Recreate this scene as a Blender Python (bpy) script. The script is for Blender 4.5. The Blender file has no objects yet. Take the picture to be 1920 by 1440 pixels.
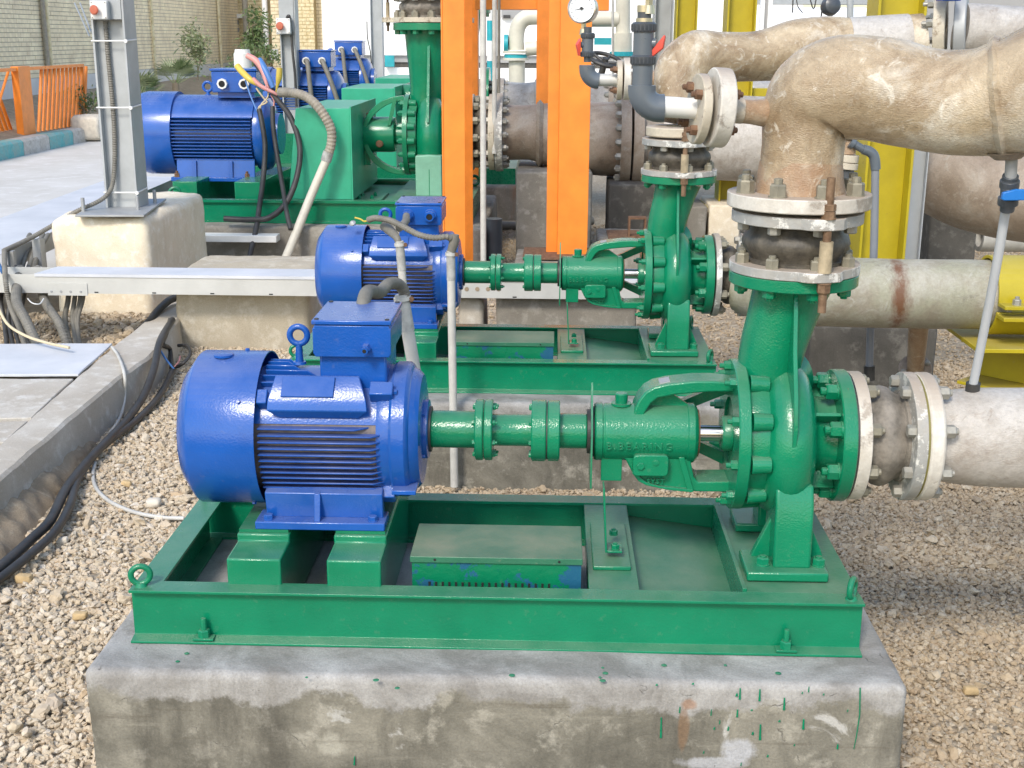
import bpy, bmesh, math, random
import numpy as np
from mathutils import Vector, Matrix, Quaternion, noise
random.seed(7)
PI = math.pi
R = math.radians
S = bpy.context.scene
COL = S.collection

# ------------------------------------------------------------------ camera
FPX = 2350.0
CAM = Vector((0, 0, 1.88))
_p, _y, _r = R(15.5), R(1.8), R(0.3)
FW = Vector((-math.sin(_y) * math.cos(_p), math.cos(_y) * math.cos(_p), -math.sin(_p)))
_rt = Vector((math.cos(_y), math.sin(_y), 0))
_up = _rt.cross(FW)
RT = _rt * math.cos(_r) + _up * math.sin(_r)
UP = _up * math.cos(_r) - _rt * math.sin(_r)
cd = bpy.data.cameras.new('camera')
cam = bpy.data.objects.new('camera', cd)
COL.objects.link(cam)
cd.sensor_width = 36
cd.lens = FPX / 1920 * 36
cd.clip_end = 600
cam.matrix_world = Matrix(((RT.x, UP.x, -FW.x, CAM.x), (RT.y, UP.y, -FW.y, CAM.y), (RT.z, UP.z, -FW.z, CAM.z), (0, 0, 0, 1)))
S.camera = cam

# ------------------------------------------------------------------ light
SUN_EL, SUN_AZ = R(43), R(200)          # azimuth clockwise from +Y: behind the camera, a little to the left
w = bpy.data.worlds.new('World')
S.world = w
w.use_nodes = True
nt = w.node_tree
bg = nt.nodes['Background']
sky = nt.nodes.new('ShaderNodeTexSky')
sky.sky_type = 'NISHITA'
sky.sun_disc = False
sky.sun_elevation = SUN_EL
sky.sun_rotation = SUN_AZ
sky.dust_density = 1.5
sky.air_density = 1.2
sky.ozone_density = 1.0
nt.links.new(sky.outputs[0], bg.inputs[0])
bg.inputs[1].default_value = 0.15
sl = bpy.data.lights.new('sun', 'SUN')
sl.energy = 1.5
sl.angle = R(12)
sl.color = (1.0, 0.93, 0.83)
sun = bpy.data.objects.new('sun', sl)
COL.objects.link(sun)
sd = Vector((math.sin(SUN_AZ) * math.cos(SUN_EL), math.cos(SUN_AZ) * math.cos(SUN_EL), math.sin(SUN_EL)))
sun.rotation_euler = (-sd).to_track_quat('-Z', 'Y').to_euler()
sun.location = sd * 30
S.view_settings.view_transform = 'Standard'
S.view_settings.look = 'None'
S.view_settings.gamma = 1.0
S.view_settings.use_curve_mapping = False
S.view_settings.exposure = 0.85


# ------------------------------------------------------------------ helpers
def U(px, py, **k):
    """point of the place seen at a pixel of the 1920 wide photograph, on the plane X=, Y= or Z="""
    d = FW + RT * ((px - 960) / FPX) + UP * ((720 - py) / FPX)
    (a, v), = k.items()
    i = 'XYZ'.index(a)
    return CAM + d * ((v - CAM[i]) / d[i])


def pxw(p):
    """metres per photo pixel at the depth of point p"""
    return (Vector(p) - CAM).dot(FW) / FPX


BASE = {}


def tag(o, label=None, cat=None, group=None, kind=None):
    if label: o['label'] = label
    if cat: o['category'] = cat
    if group: o['group'] = group
    if kind: o['kind'] = kind
    return o


def thing(name, loc, label, cat, group=None, rz=0):
    o = bpy.data.objects.new(name, None)
    COL.objects.link(o)
    o.location = loc
    o.rotation_euler = (0, 0, rz)
    o.empty_display_size = 0.1
    BASE[o.name] = Vector(loc) if rz == 0 else Vector((0, 0, 0))
    return tag(o, label, cat, group)


def sharp(me, ang=38):
    me.polygons.foreach_set('use_smooth', [True] * len(me.polygons))
    me.set_sharp_from_angle(angle=R(ang))


AX = {'X': Matrix(((0, 0, 1), (1, 0, 0), (0, 1, 0))), 'Y': Matrix(((0, 1, 0), (0, 0, 1), (1, 0, 0))), 'Z': Matrix.Identity(3)}


def frame_to(d):
    return Vector((0, 0, 1)).rotation_difference(Vector(d).normalized()).to_matrix()


class MB:
    """collects shapes; build() links them as one mesh object"""
    def __init__(s, off=(0, 0, 0), sc=1.0):
        s.bm = bmesh.new()
        s.off = Vector(off)
        s.sc = sc

    def T(s, v):
        return s.off + Vector(v) * s.sc

    def add(s, vs, fs):
        bv = [s.bm.verts.new(s.T(v)) for v in vs]
        for f in fs:
            try:
                s.bm.faces.new([bv[i] for i in f])
            except ValueError:
                pass
        return bv

    def box(s, x0, x1, y0, y1, z0, z1, rot=None, c=None):
        vs = [Vector((x, y, z)) for x in (x0, x1) for y in (y0, y1) for z in (z0, z1)]
        if rot is not None:
            c = Vector(c) if c is not None else Vector(((x0 + x1) / 2, (y0 + y1) / 2, (z0 + z1) / 2))
            vs = [c + rot @ (v - c) for v in vs]
        s.add(vs, [(0, 1, 3, 2), (4, 6, 7, 5), (0, 4, 5, 1), (2, 3, 7, 6), (0, 2, 6, 4), (1, 5, 7, 3)])
        return s

    def lathe(s, prof, c=(0, 0, 0), axis='X', seg=40, a0=0, a1=2 * PI):
        """prof: list of (t along axis, radius); closed ends when radius 0 or capped"""
        m = AX[axis] if isinstance(axis, str) else frame_to(axis)
        c = Vector(c)
        full = abs(a1 - a0 - 2 * PI) < 1e-6
        n = seg if full else seg + 1
        rows = []
        for t, r in prof:
            if r < 1e-6:
                rows.append([s.bm.verts.new(s.T(c + m @ Vector((0, 0, t))))])
            else:
                rows.append([s.bm.verts.new(s.T(c + m @ Vector((r * math.cos(a0 + (a1 - a0) * k / seg), r * math.sin(a0 + (a1 - a0) * k / seg), t)))) for k in range(n)])
        for A, B in zip(rows, rows[1:]):
            for k in range(seg):
                k2 = (k + 1) % n
                if len(A) == 1 and len(B) == 1: continue
                if len(A) == 1: f = (A[0], B[k2], B[k])
                elif len(B) == 1: f = (A[k], A[k2], B[0])
                else: f = (A[k], A[k2], B[k2], B[k])
                try: s.bm.faces.new(f)
                except ValueError: pass
        return s

    def cyl(s, p0, p1, r, r2=None, seg=24):
        p0, p1 = Vector(p0), Vector(p1)
        r2 = r if r2 is None else r2
        return s.lathe([(0, 0), (0, r), ((p1 - p0).length, r2), ((p1 - p0).length, 0)], p0, p1 - p0, seg)

    def ring(s, c, axis, Ro, Ri, t0, t1, seg=40):
        return s.lathe([(t0, Ri), (t0, Ro), (t1, Ro), (t1, Ri), (t0, Ri)], c, axis, seg)

    def torus(s, c, axis, Rm, r, seg=28, ts=10):
        return s.lathe([(r * math.sin(2 * PI * k / ts), Rm + r * math.cos(2 * PI * k / ts)) for k in range(ts + 1)], c, axis, seg)

    def prism(s, poly, plane, lo, hi):
        """poly in the named plane ('xz','xy','yz'), extruded over the third axis"""
        def mk(a, b, t):
            return {'xz': (a, t, b), 'xy': (a, b, t), 'yz': (t, a, b)}[plane]
        n = len(poly)
        vs = [mk(a, b, lo) for a, b in poly] + [mk(a, b, hi) for a, b in poly]
        s.add(vs, [tuple(range(n))[::-1], tuple(range(n, 2 * n))] + [(i, (i + 1) % n, n + (i + 1) % n, n + i) for i in range(n)])
        return s

    def tube(s, pts, r, seg=12, caps=True, sub=0, ridge=None):
        """swept round tube; r number or list; sub smooths the path; ridge=(pitch, depth) corrugates it"""
        P = [Vector(p) for p in pts]
        rr = list(r) if hasattr(r, '__len__') else [r] * len(P)
        if sub:
            P, rr = smooth_path(P, rr, sub)
        if ridge:
            pitch, dep = ridge
            L = [0]
            for a, b in zip(P, P[1:]): L.append(L[-1] + (b - a).length)
            n = int(L[-1] / (pitch / 2))
            Q, q = [], []
            j = 0
            for k in range(n + 1):
                t = L[-1] * k / n
                while j < len(L) - 2 and L[j + 1] < t: j += 1
                u = (t - L[j]) / max(1e-9, L[j + 1] - L[j])
                Q.append(P[j].lerp(P[j + 1], u))
                q.append((rr[j] * (1 - u) + rr[j + 1] * u) * (1 - dep * (k % 2)))
            P, rr = Q, q
        t0 = (P[1] - P[0]).normalized()
        nrm = t0.orthogonal().normalized()
        rows = []
        for i, p in enumerate(P):
            t = (P[min(i + 1, len(P) - 1)] - P[max(i - 1, 0)]).normalized()
            nrm = (nrm - t * nrm.dot(t)).normalized()
            b = t.cross(nrm)
            rows.append([s.bm.verts.new(s.T(p + (nrm * math.cos(2 * PI * k / seg) + b * math.sin(2 * PI * k / seg)) * rr[i])) for k in range(seg)])
        for A, B in zip(rows, rows[1:]):
            for k in range(seg):
                k2 = (k + 1) % seg
                s.bm.faces.new((A[k], A[k2], B[k2], B[k]))
        if caps:
            s.bm.faces.new(rows[0][::-1])
            s.bm.faces.new(rows[-1])
        return s

    def build(s, name, mat, parent=None, bev=0, bseg=2, ang=38, seal=True):
        if seal: bmesh.ops.recalc_face_normals(s.bm, faces=s.bm.faces[:])
        b = BASE.get(parent.name, Vector()) if parent else Vector()
        if b.length: bmesh.ops.translate(s.bm, verts=s.bm.verts[:], vec=-b)
        me = bpy.data.meshes.new(name)
        s.bm.to_mesh(me)
        s.bm.free()
        sharp(me, ang)
        me.materials.append(mat)
        o = bpy.data.objects.new(name, me)
        COL.objects.link(o)
        o.parent = parent
        BASE[o.name] = b
        if bev:
            m = o.modifiers.new('bevel', 'BEVEL')
            m.width = bev
            m.segments = bseg
            m.limit_method = 'ANGLE'
            m.angle_limit = R(35)
        return o


def smooth_path(P, rr, sub):
    Q, q = [], []
    n = len(P)
    for i in range(n - 1):
        p0, p1, p2, p3 = P[max(i - 1, 0)], P[i], P[i + 1], P[min(i + 2, n - 1)]
        r0, r1, r2, r3 = rr[max(i - 1, 0)], rr[i], rr[i + 1], rr[min(i + 2, n - 1)]
        for k in range(sub):
            t = k / sub
            a, b, c, d = -.5 * t + t * t - .5 * t ** 3, 1 - 2.5 * t * t + 1.5 * t ** 3, .5 * t + 2 * t * t - 1.5 * t ** 3, -.5 * t * t + .5 * t ** 3
            Q.append(p0 * a + p1 * b + p2 * c + p3 * d)
            q.append(r0 * a + r1 * b + r2 * c + r3 * d)
    Q.append(P[-1])
    q.append(rr[-1])
    return Q, q


_meshes = {}


def hexmesh(af, h, washer, stud, mat):
    """hex nut or bolt head along +Z, with washer and stud end"""
    key = (round(af, 5), round(h, 5), washer, round(stud, 4), mat.name)
    if key in _meshes: return _meshes[key]
    m = MB()
    z = 0
    if washer:
        m.lathe([(0, 0), (0, af * .62), (af * .1, af * .62), (af * .1, 0)], seg=16, axis='Z')
        z = af * .1
    r = af / math.sqrt(3)
    m.lathe([(z, 0), (z, r), (z + h * .86, r), (z + h, r * .86), (z + h, 0)], seg=6, axis='Z')
    if stud: m.lathe([(z + h, 0), (z + h, af * .3), (z + h + stud * .85, af * .3), (z + h + stud, af * .24), (z + h + stud, 0)], seg=10, axis='Z')
    bmesh.ops.recalc_face_normals(m.bm, faces=m.bm.faces[:])
    me = bpy.data.meshes.new('hex')
    m.bm.to_mesh(me)
    m.bm.free()
    sharp(me, 30)
    me.materials.append(mat)
    _meshes[key] = me
    return me


def nut(parent, p, axis, af, h=None, washer=True, stud=0, mat=None, name='bolt', spin=None):
    """one hexagon nut or bolt head as an object of its own; p in world coordinates"""
    me = hexmesh(af, h or af * .6, washer, stud, mat)
    o = bpy.data.objects.new(name, me)
    COL.objects.link(o)
    o.parent = parent
    b = BASE.get(parent.name, Vector()) if parent else Vector()
    o.location = Vector(p) - b
    q = Vector((0, 0, 1)).rotation_difference(Vector(axis).normalized())
    o.rotation_mode = 'QUATERNION'
    o.rotation_quaternion = q @ Quaternion((0, 0, 1), random.uniform(0, 1) if spin is None else spin)
    return o


def share(src, name, parent, loc, rot=None, scale=None):
    """another object on the same mesh"""
    o = bpy.data.objects.new(name, src.data if hasattr(src, 'data') else src)
    COL.objects.link(o)
    o.parent = parent
    o.location = loc
    if rot is not None: o.rotation_euler = rot
    if scale is not None: o.scale = scale
    return o


def rough_block(x0, x1, y0, y1, z0, z1, r=.04, step=.06, amp=.006, seed=0, name='block', mat=None, parent=None, seg=3, freq=4):
    bm = bmesh.new()
    bmesh.ops.create_cube(bm, size=1)
    bmesh.ops.scale(bm, vec=(x1 - x0, y1 - y0, z1 - z0), verts=bm.verts[:])
    bmesh.ops.translate(bm, vec=((x0 + x1) / 2, (y0 + y1) / 2, (z0 + z1) / 2), verts=bm.verts[:])
    if r:
        bmesh.ops.bevel(bm, geom=[e for e in bm.edges], offset=r, segments=seg, affect='EDGES', profile=.5)
    for _ in range(8):
        es = [e for e in bm.edges if e.calc_length() > step * 1.5]
        if not es: break
        bmesh.ops.subdivide_edges(bm, edges=es, cuts=1, use_grid_fill=True)
        if len(bm.verts) > 30000: break
    bmesh.ops.triangulate(bm, faces=[f for f in bm.faces if len(f.verts) > 4])
    sv = Vector((seed * 13.7, seed * 3.1, seed * 7.7))
    for v in bm.verts:
        n = noise.noise_vector(v.co * freq + sv) + .4 * noise.noise_vector(v.co * freq * 4 + sv)
        v.co += n * amp
    b = BASE.get(parent.name, Vector()) if parent else Vector()
    bmesh.ops.translate(bm, verts=bm.verts[:], vec=-b)
    me = bpy.data.meshes.new(name)
    bm.to_mesh(me)
    bm.free()
    sharp(me, 50)
    me.materials.append(mat)
    o = bpy.data.objects.new(name, me)
    COL.objects.link(o)
    o.parent = parent
    BASE[o.name] = b
    return o


# ------------------------------------------------------------------ materials
class NT:
    def __init__(s, name):
        s.m = bpy.data.materials.new(name)
        s.m.use_nodes = True
        s.t = s.m.node_tree
        s.b = s.t.nodes['Principled BSDF']
        s.tc = s.n('ShaderNodeTexCoord')
        s.co = s.tc.outputs['Object']

    def n(s, k, **kw):
        o = s.t.nodes.new(k)
        for a, b in kw.items(): setattr(o, a, b)
        return o

    def l(s, a, b):
        s.t.links.new(a, b)

    def noise(s, scale, detail=5, rough=.6, co=None, dist=0, sc3=None):
        o = s.n('ShaderNodeTexNoise')
        o.inputs['Scale'].default_value = scale
        o.inputs['Detail'].default_value = detail
        o.inputs['Roughness'].default_value = rough
        o.inputs['Distortion'].default_value = dist
        c = co or s.co
        if sc3:
            mp = s.n('ShaderNodeMapping')
            mp.inputs['Scale'].default_value = sc3
            s.l(c, mp.inputs[0])
            c = mp.outputs[0]
        s.l(c, o.inputs['Vector'])
        return o.outputs['Fac']

    def ramp(s, fac, stops):
        o = s.n('ShaderNodeValToRGB')
        e = o.color_ramp.elements
        while len(e) < len(stops): e.new(.5)
        for i, (p, c) in enumerate(stops):
            e[i].position = p
            e[i].color = (c, c, c, 1) if not hasattr(c, '__len__') else (*c, 1)
        s.l(fac, o.inputs[0])
        return o.outputs[0]

    def mix(s, fac, a, b, mode='MIX'):
        o = s.n('ShaderNodeMix', data_type='RGBA', blend_type=mode)
        for i, v in ((0, fac), (6, a), (7, b)):
            if hasattr(v, 'default_value'): s.l(v, o.inputs[i])
            elif i == 0: o.inputs[0].default_value = v
            else: o.inputs[i].default_value = (*v, 1)
        return o.outputs[2]

    def math(s, op, a, b=0.0, clamp=False):
        o = s.n('ShaderNodeMath', operation=op, use_clamp=clamp)
        for i, v in ((0, a), (1, b)):
            if hasattr(v, 'default_value'): s.l(v, o.inputs[i])
            else: o.inputs[i].default_value = v
        return o.outputs[0]

    def bump(s, h, st=.3, d=.01, prev=None):
        o = s.n('ShaderNodeBump')
        o.inputs['Strength'].default_value = st
        o.inputs['Distance'].default_value = d
        s.l(h, o.inputs['Height'])
        if prev: s.l(prev, o.inputs['Normal'])
        s.l(o.outputs[0], s.b.inputs['Normal'])
        return o.outputs[0]

    def setc(s, c):
        s.l(c, s.b.inputs['Base Color']) if hasattr(c, 'default_value') else setattr(s.b.inputs['Base Color'], 'default_value', (*c, 1))

    def setr(s, c):
        s.l(c, s.b.inputs['Roughness']) if hasattr(c, 'default_value') else setattr(s.b.inputs['Roughness'], 'default_value', c)

    def upness(s):
        g = s.n('ShaderNodeNewGeometry')
        x = s.n('ShaderNodeSeparateXYZ')
        s.l(g.outputs['True Normal'], x.inputs[0])
        return x.outputs[2]


def paint(name, col, rough=.25, dust=.5, bump=.25, bscale=90, chip=None, var=.12, dcol=(.30, .27, .22)):
    """brushed-on gloss paint: slight brush relief, colour drift, settled dust, optional chips"""
    t = NT(name)
    n1 = t.noise(6, 5, .6)
    n2 = t.noise(45, 4, .6)
    a = tuple(min(1, c * (1 + var)) for c in col)
    b = tuple(c * (1 - var) for c in col)
    c = t.mix(t.ramp(n1, [(.3, 0.), (.7, 1.)]), b, a)
    up = t.upness()
    upm = t.ramp(up, [(.45, 0.), (.95, 1.)])
    d = t.math('MULTIPLY', upm, t.math('MULTIPLY', t.ramp(n1, [(.35, .25), (.7, 1.)]), dust))
    speck = t.math('MULTIPLY', t.ramp(n2, [(.62, 0.), (.72, 1.)]), dust * .25)
    d = t.math('MAXIMUM', d, speck)
    c = t.mix(d, c, dcol)
    r = t.math('ADD', t.math('MULTIPLY', d, .45), t.math('ADD', t.math('MULTIPLY', n2, .16), rough - .08))
    if chip:
        ccol, amt, csc = chip
        m = t.ramp(t.noise(csc, 8, .7), [(amt, 0.), (amt + .02, 1.)])
        c = t.mix(m, c, ccol)
        r = t.math('ADD', r, t.math('MULTIPLY', m, .3))
    t.setc(c)
    t.setr(r)
    h = t.math('ADD', t.noise(bscale, 3, .5), t.math('MULTIPLY', t.noise(12, 2, .5), 1.2))
    t.bump(h, bump, .004)
    return t.m


def plain(name, col, rough=.5, metal=0., var=.15, bump=.2, bscale=60, var2=None, vs=8, spec=.5):
    t = NT(name)
    n1 = t.noise(vs, 6, .65)
    c = t.mix(t.ramp(n1, [(.3, 0.), (.7, 1.)]), tuple(x * (1 - var) for x in col), var2 or tuple(min(1, x * (1 + var)) for x in col))
    t.setc(c)
    t.b.inputs['Metallic'].default_value = metal
    t.b.inputs['Specular IOR Level'].default_value = spec
    t.setr(t.math('ADD', t.math('MULTIPLY', n1, .25), rough - .12))
    t.bump(t.noise(bscale, 5, .6), bump, .004)
    return t.m


def concrete(name, base, dark, light, scale=1.0, crack=True, rough=.85, bump=.5, rust=None, lo=.3, hi=.7):
    t = NT(name)
    big = t.noise(2.2 * scale, 8, .62, dist=.4)
    mid = t.noise(9 * scale, 8, .65)
    fine = t.noise(160, 4, .7)
    c = t.mix(t.ramp(big, [(lo, 0.), (hi, 1.)]), dark, base)
    c = t.mix(t.math('MULTIPLY', t.ramp(mid, [(.52, 0.), (.66, 1.)]), .8), c, light)
    c = t.mix(t.math('MULTIPLY', t.ramp(t.noise(5 * scale, 8, .7, sc3=(1, 1, .25)), [(.55, 0.), (.7, 1.)]), .55), c, dark)
    c = t.mix(.35, c, t.ramp(fine, [(.3, .35), (.7, .75)]), 'OVERLAY')
    h = t.math('ADD', t.math('MULTIPLY', fine, .35), mid)
    if crack:
        v = t.n('ShaderNodeTexVoronoi', feature='DISTANCE_TO_EDGE')
        v.inputs['Scale'].default_value = 1.6 * scale
        nz = t.n('ShaderNodeTexNoise')
        nz.inputs['Scale'].default_value = 6
        nz.inputs['Detail'].default_value = 6
        t.l(t.co, nz.inputs['Vector'])
        ad = t.n('ShaderNodeVectorMath', operation='MULTIPLY_ADD')
        t.l(nz.outputs['Color'], ad.inputs[0])
        ad.inputs[1].default_value = (.35, .35, .35)
        t.l(t.co, ad.inputs[2])
        t.l(ad.outputs[0], v.inputs['Vector'])
        k = t.ramp(v.outputs['Distance'], [(.0, 1.), (.007, 0.)])
        k = t.math('MULTIPLY', k, t.ramp(mid, [(.42, 0.), (.55, .8)]))
        c = t.mix(k, c, tuple(x * .35 for x in dark))
        h = t.math('SUBTRACT', h, t.math('MULTIPLY', k, .8))
    if rust:
        m = t.ramp(t.noise(1.7, 6, .6, sc3=(1, 1, .15)), [(rust, 0.), (rust + .06, 1.)])
        c = t.mix(t.math('MULTIPLY', m, .7), c, (.28, .12, .04))
    t.setc(c)
    t.setr(rough)
    t.bump(h, bump, .006)
    return t.m


def chipped(name, col, under, amt=.56, rough=.5, sc=14, dust=.6):
    """old light paint, chipped and dusty, over darker metal"""
    t = NT(name)
    m = t.ramp(t.noise(sc, 9, .72), [(amt, 0.), (amt + .05, 1.)])
    c = t.mix(t.ramp(t.noise(24, 6, .7), [(.35, 0.), (.65, 1.)]), tuple(x * .78 for x in col), col)
    c = t.mix(t.math('MULTIPLY', t.ramp(t.noise(5, 8, .75, dist=.6), [(.42, 0.), (.68, 1.)]), .65), c, (.40, .35, .28))
    c = t.mix(m, c, under)
    up = t.math('MULTIPLY', t.ramp(t.upness(), [(.5, 0.), (.95, 1.)]), dust)
    c = t.mix(up, c, (.40, .33, .26))
    t.setc(c)
    t.setr(rough)
    t.bump(t.math('SUBTRACT', t.noise(120, 4, .6), t.math('MULTIPLY', m, .8)), .35, .004)
    return t.m


def frp(name, a, b, c3, rough=.3, weave=True, rustp=None):
    """laminated glass-fibre pipe: mottled resin, weave relief, milky patches"""
    t = NT(name)
    n1 = t.noise(5, 8, .68, dist=.8)
    n2 = t.noise(14, 7, .7, dist=1.2)
    c = t.mix(t.ramp(n1, [(.36, 0.), (.60, 1.)]), a, b)
    n3 = t.noise(3.2, 9, .72, dist=.5)
    c = t.mix(t.math('MULTIPLY', t.ramp(n3, [(.50, 0.), (.66, 1.)]), .75), c, c3)
    c = t.mix(t.math('MULTIPLY', t.ramp(n2, [(.57, 0.), (.66, 1.)]), .6), c, c3)
    c = t.mix(t.math('MULTIPLY', t.ramp(t.noise(4.5, 9, .75, dist=1.0), [(.60, 0.), (.66, 1.)]), .45), c, tuple(x * .6 for x in a))
    c = t.mix(.25, c, t.ramp(t.noise(70, 5, .7), [(.3, .3), (.7, .8)]), 'OVERLAY')
    if rustp:
        v = t.n('ShaderNodeVectorMath', operation='SUBTRACT')
        t.l(t.co, v.inputs[0])
        v.inputs[1].default_value = rustp
        v2 = t.n('ShaderNodeVectorMath', operation='MULTIPLY')
        t.l(v.outputs[0], v2.inputs[0])
        v2.inputs[1].default_value = (22, 3, 5)
        v3 = t.n('ShaderNodeVectorMath', operation='LENGTH')
        t.l(v2.outputs[0], v3.inputs[0])
        d = t.math('ADD', v3.outputs['Value'], t.math('MULTIPLY', t.math('SUBTRACT', t.noise(14, 6, .7, sc3=(1, 1, .4)), .5), 2.6))
        c = t.mix(t.ramp(d, [(.35, .9), (1.2, 0.)]), c, (.14, .048, .014))
    t.setc(c)
    t.setr(t.math('ADD', t.math('MULTIPLY', n2, .35), rough - .12))
    wv = t.noise(150, 3, .6, sc3=(1, 1, 2.5))
    h = t.math('ADD', t.math('MULTIPLY', wv, .8 if weave else .2), t.math('MULTIPLY', n2, 1.0))
    t.bump(h, .5, .007)
    return t.m


M = {}
M['green'] = paint('green_gloss_paint', (.0035, .19, .09), .15, .30, .26, 190, chip=((.12, .07, .035), .715, 26))
M['green2'] = paint('green_gloss_paint_dusty', (.0035, .165, .078), .28, .4)
M['green3'] = paint('green_guard_paint', (.03, .36, .21), .38, .3, .12)
M['greenchip'] = paint('green_paint_over_blue', (.002, .17, .074), .3, .4, chip=((.003, .09, .17), .52, 9))
M['blue'] = paint('blue_gloss_paint', (.0095, .086, .365), .19, .34, .15, 170, chip=((.05, .06, .12), .72, 30))
M['bluedirt'] = paint('blue_fin_paint_dusty', (.009, .075, .34), .28, .5, dcol=(.20, .17, .15))
M['orange'] = paint('orange_paint', (.80, .235, .028), .42, .25, .12, chip=((.45, .13, .03), .70, 12))
M['yellow'] = paint('yellow_paint', (.42, .335, .010), .42, .35, .15, chip=((.26, .20, .04), .68, 10))
M['grey'] = paint('grey_steel_paint', (.37, .39, .395), .42, .15, .08)
M['galv'] = plain('galvanised_sheet', (.50, .52, .54), .42, .35, .1, .05, vs=5)
M['galvwhite'] = plain('pale_galvanised_side', (.52, .52, .49), .5, .15, .08, .08, vs=5)
M['galvgrey'] = plain('galvanised_bracket', (.36, .37, .37), .5, .3, .12, .1)
M['chrome'] = plain('polished_shaft', (.62, .60, .57), .2, 1., .06, .02)
M['steelrust'] = plain('rusty_steel', (.12, .055, .028), .8, .1, .35, .6, var2=(.25, .145, .085), vs=30)
M['stud'] = plain('rusty_threaded_steel', (.17, .095, .05), .65, .3, .3, .5, var2=(.29, .19, .115), vs=30)
M['nut'] = plain('dull_khaki_nut', (.27, .25, .19), .55, .35, .2, .3, vs=20)
M['nutgrey'] = plain('dull_grey_nut', (.34, .33, .29), .5, .4, .2, .3, vs=20)
M['spacer'] = plain('dirty_cream_sleeve', (.38, .31, .20), .6, 0, .4, .3, vs=22)
M['whitef'] = chipped('white_flange_paint', (.70, .67, .60), (.34, .30, .25), .55, .5, 9, .92)
M['creamf'] = chipped('cream_flange_paint', (.60, .54, .42), (.30, .24, .17), .56, .5, 12, .85)
M['plate'] = chipped('worn_grey_plate', (.36, .365, .35), (.66, .65, .60), .52, .5, 17, .85)
M['rubber'] = plain('black_rubber_bellows', (.03, .027, .022), .5, 0, .3, .6, var2=(.135, .118, .09), vs=20)
M['rubberdust'] = plain('dusty_rubber_bellows', (.12, .11, .09), .6, 0, .3, .6, var2=(.29, .26, .22), vs=19)
M['black'] = plain('black_cable', (.022, .022, .022), .5, 0, .3, .2, var2=(.06, .058, .055))
M['conduit'] = plain('dusty_grey_conduit', (.17, .16, .135), .6, 0, .25, .2, vs=14)
M['pvcpipe'] = plain('dirty_pale_conduit_pipe', (.50, .49, .45), .5, 0, .18, .2, vs=10)
M['pvc'] = plain('grey_pvc', (.105, .125, .145), .3, 0, .12, .05)
M['pvcdark'] = plain('dark_grey_pvc', (.06, .068, .078), .32, 0, .12, .05)
M['red'] = plain('faded_red_plastic', (.62, .07, .045), .35, 0, .12, .05)
M['bluep'] = plain('blue_plastic', (.01, .16, .52), .35, 0, .1, .05)
M['whitep'] = plain('white_plastic', (.72, .72, .69), .4, 0, .05, .05)
M['yellowp'] = plain('yellow_wire', (.62, .47, .08), .4, 0, .1, .05)
M['pinkp'] = plain('pink_wire', (.62, .28, .25), .45, 0, .1, .05)
M['bluew'] = plain('blue_wire', (.07, .20, .50), .4, 0, .1, .05)
M['teal'] = paint('turquoise_paint', (.02, .33, .38), .4, .2, .1)
M['kteal'] = chipped('turquoise_kerb_paint', (.12, .47, .48), (.42, .45, .42), .60, .8, 9, .2)
M['kwhite'] = chipped('white_kerb_paint', (.58, .57, .54), (.38, .36, .32), .52, .8, 9, .2)
M['brick'] = plain('buff_brick', (.88, .74, .52), .85, 0, .2, .5, vs=3, bscale=90)
M['ybrick'] = plain('yellow_brick', (.74, .58, .28), .85, 0, .25, .5, var2=(.84, .76, .54), vs=9, bscale=90)
M['mortar'] = plain('mortar', (.36, .32, .24), .95, 0, .2, .5)
M['plaster'] = plain('grey_plaster', (.60, .60, .59), .9, 0, .08, .3, vs=2)
M['ymortar'] = plain('yellow_mortar', (.50, .40, .22), .95, 0, .2, .5)
M['white'] = plain('white_wall_paint', (.88, .88, .87), .7, 0, .02, .05, vs=1)
M['pplinth'] = concrete('stained_plinth_concrete', (.27, .245, .20), (.125, .115, .09), (.36, .35, .32), 1.0)
M['ptop'] = concrete('plinth_top_screed', (.40, .385, .36), (.24, .22, .19), (.48, .48, .47), 1.2, crack=True)
M['block'] = concrete('cream_block_concrete', (.82, .73, .56), (.68, .58, .42), (.86, .79, .66), 2.2, crack=False, bump=1.0)
M['wrap'] = concrete('wrapped_block_concrete', (.48, .43, .33), (.37, .32, .235), (.54, .50, .41), 1.3, crack=False, bump=.5)
M['kerb'] = concrete('kerb_concrete', (.52, .485, .42), (.38, .335, .27), (.60, .575, .52), 1.0, crack=False)
M['pave'] = concrete('pale_paving', (.58, .565, .53), (.48, .46, .42), (.63, .62, .60), .5, crack=False, bump=.15)
M['soil'] = concrete('dusty_soil', (.34, .27, .185), (.22, .17, .11), (.42, .35, .25), 2.0, crack=False, bump=1.0)
M['dark'] = concrete('dark_concrete', (.10, .092, .078), (.045, .042, .036), (.16, .15, .13), 1.2, crack=False)  # much darker mottled concrete than the other support blocks
M['greyc'] = concrete('grey_support_concrete', (.27, .25, .21), (.16, .145, .12), (.34, .32, .28), 1.3, crack=False, rust=.66)
M['frp'] = frp('tan_laminate_pipe', (.25, .175, .10), (.47, .38, .255), (.73, .69, .59), .24)
M['frpw'] = frp('pale_laminate_pipe', (.38, .35, .31), (.49, .465, .43), (.27, .225, .18), .32)
M['frpg'] = frp('greenish_laminate_pipe', (.29, .265, .20), (.34, .33, .25), (.44, .42, .36), .32)
M['frpb'] = frp('brown_laminate_pipe', (.21, .16, .115), (.30, .245, .19), (.36, .33, .28), .34)
M['frpo'] = frp('ochre_laminate_cone', (.29, .175, .095), (.38, .275, .175), (.58, .51, .40), .3)
M['glass'] = plain('dial_face', (.72, .75, .78), .2, 0, .03, .0)
M['ink'] = plain('black_ink', (.02, .02, .02), .5, 0, .1, .0)
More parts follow.
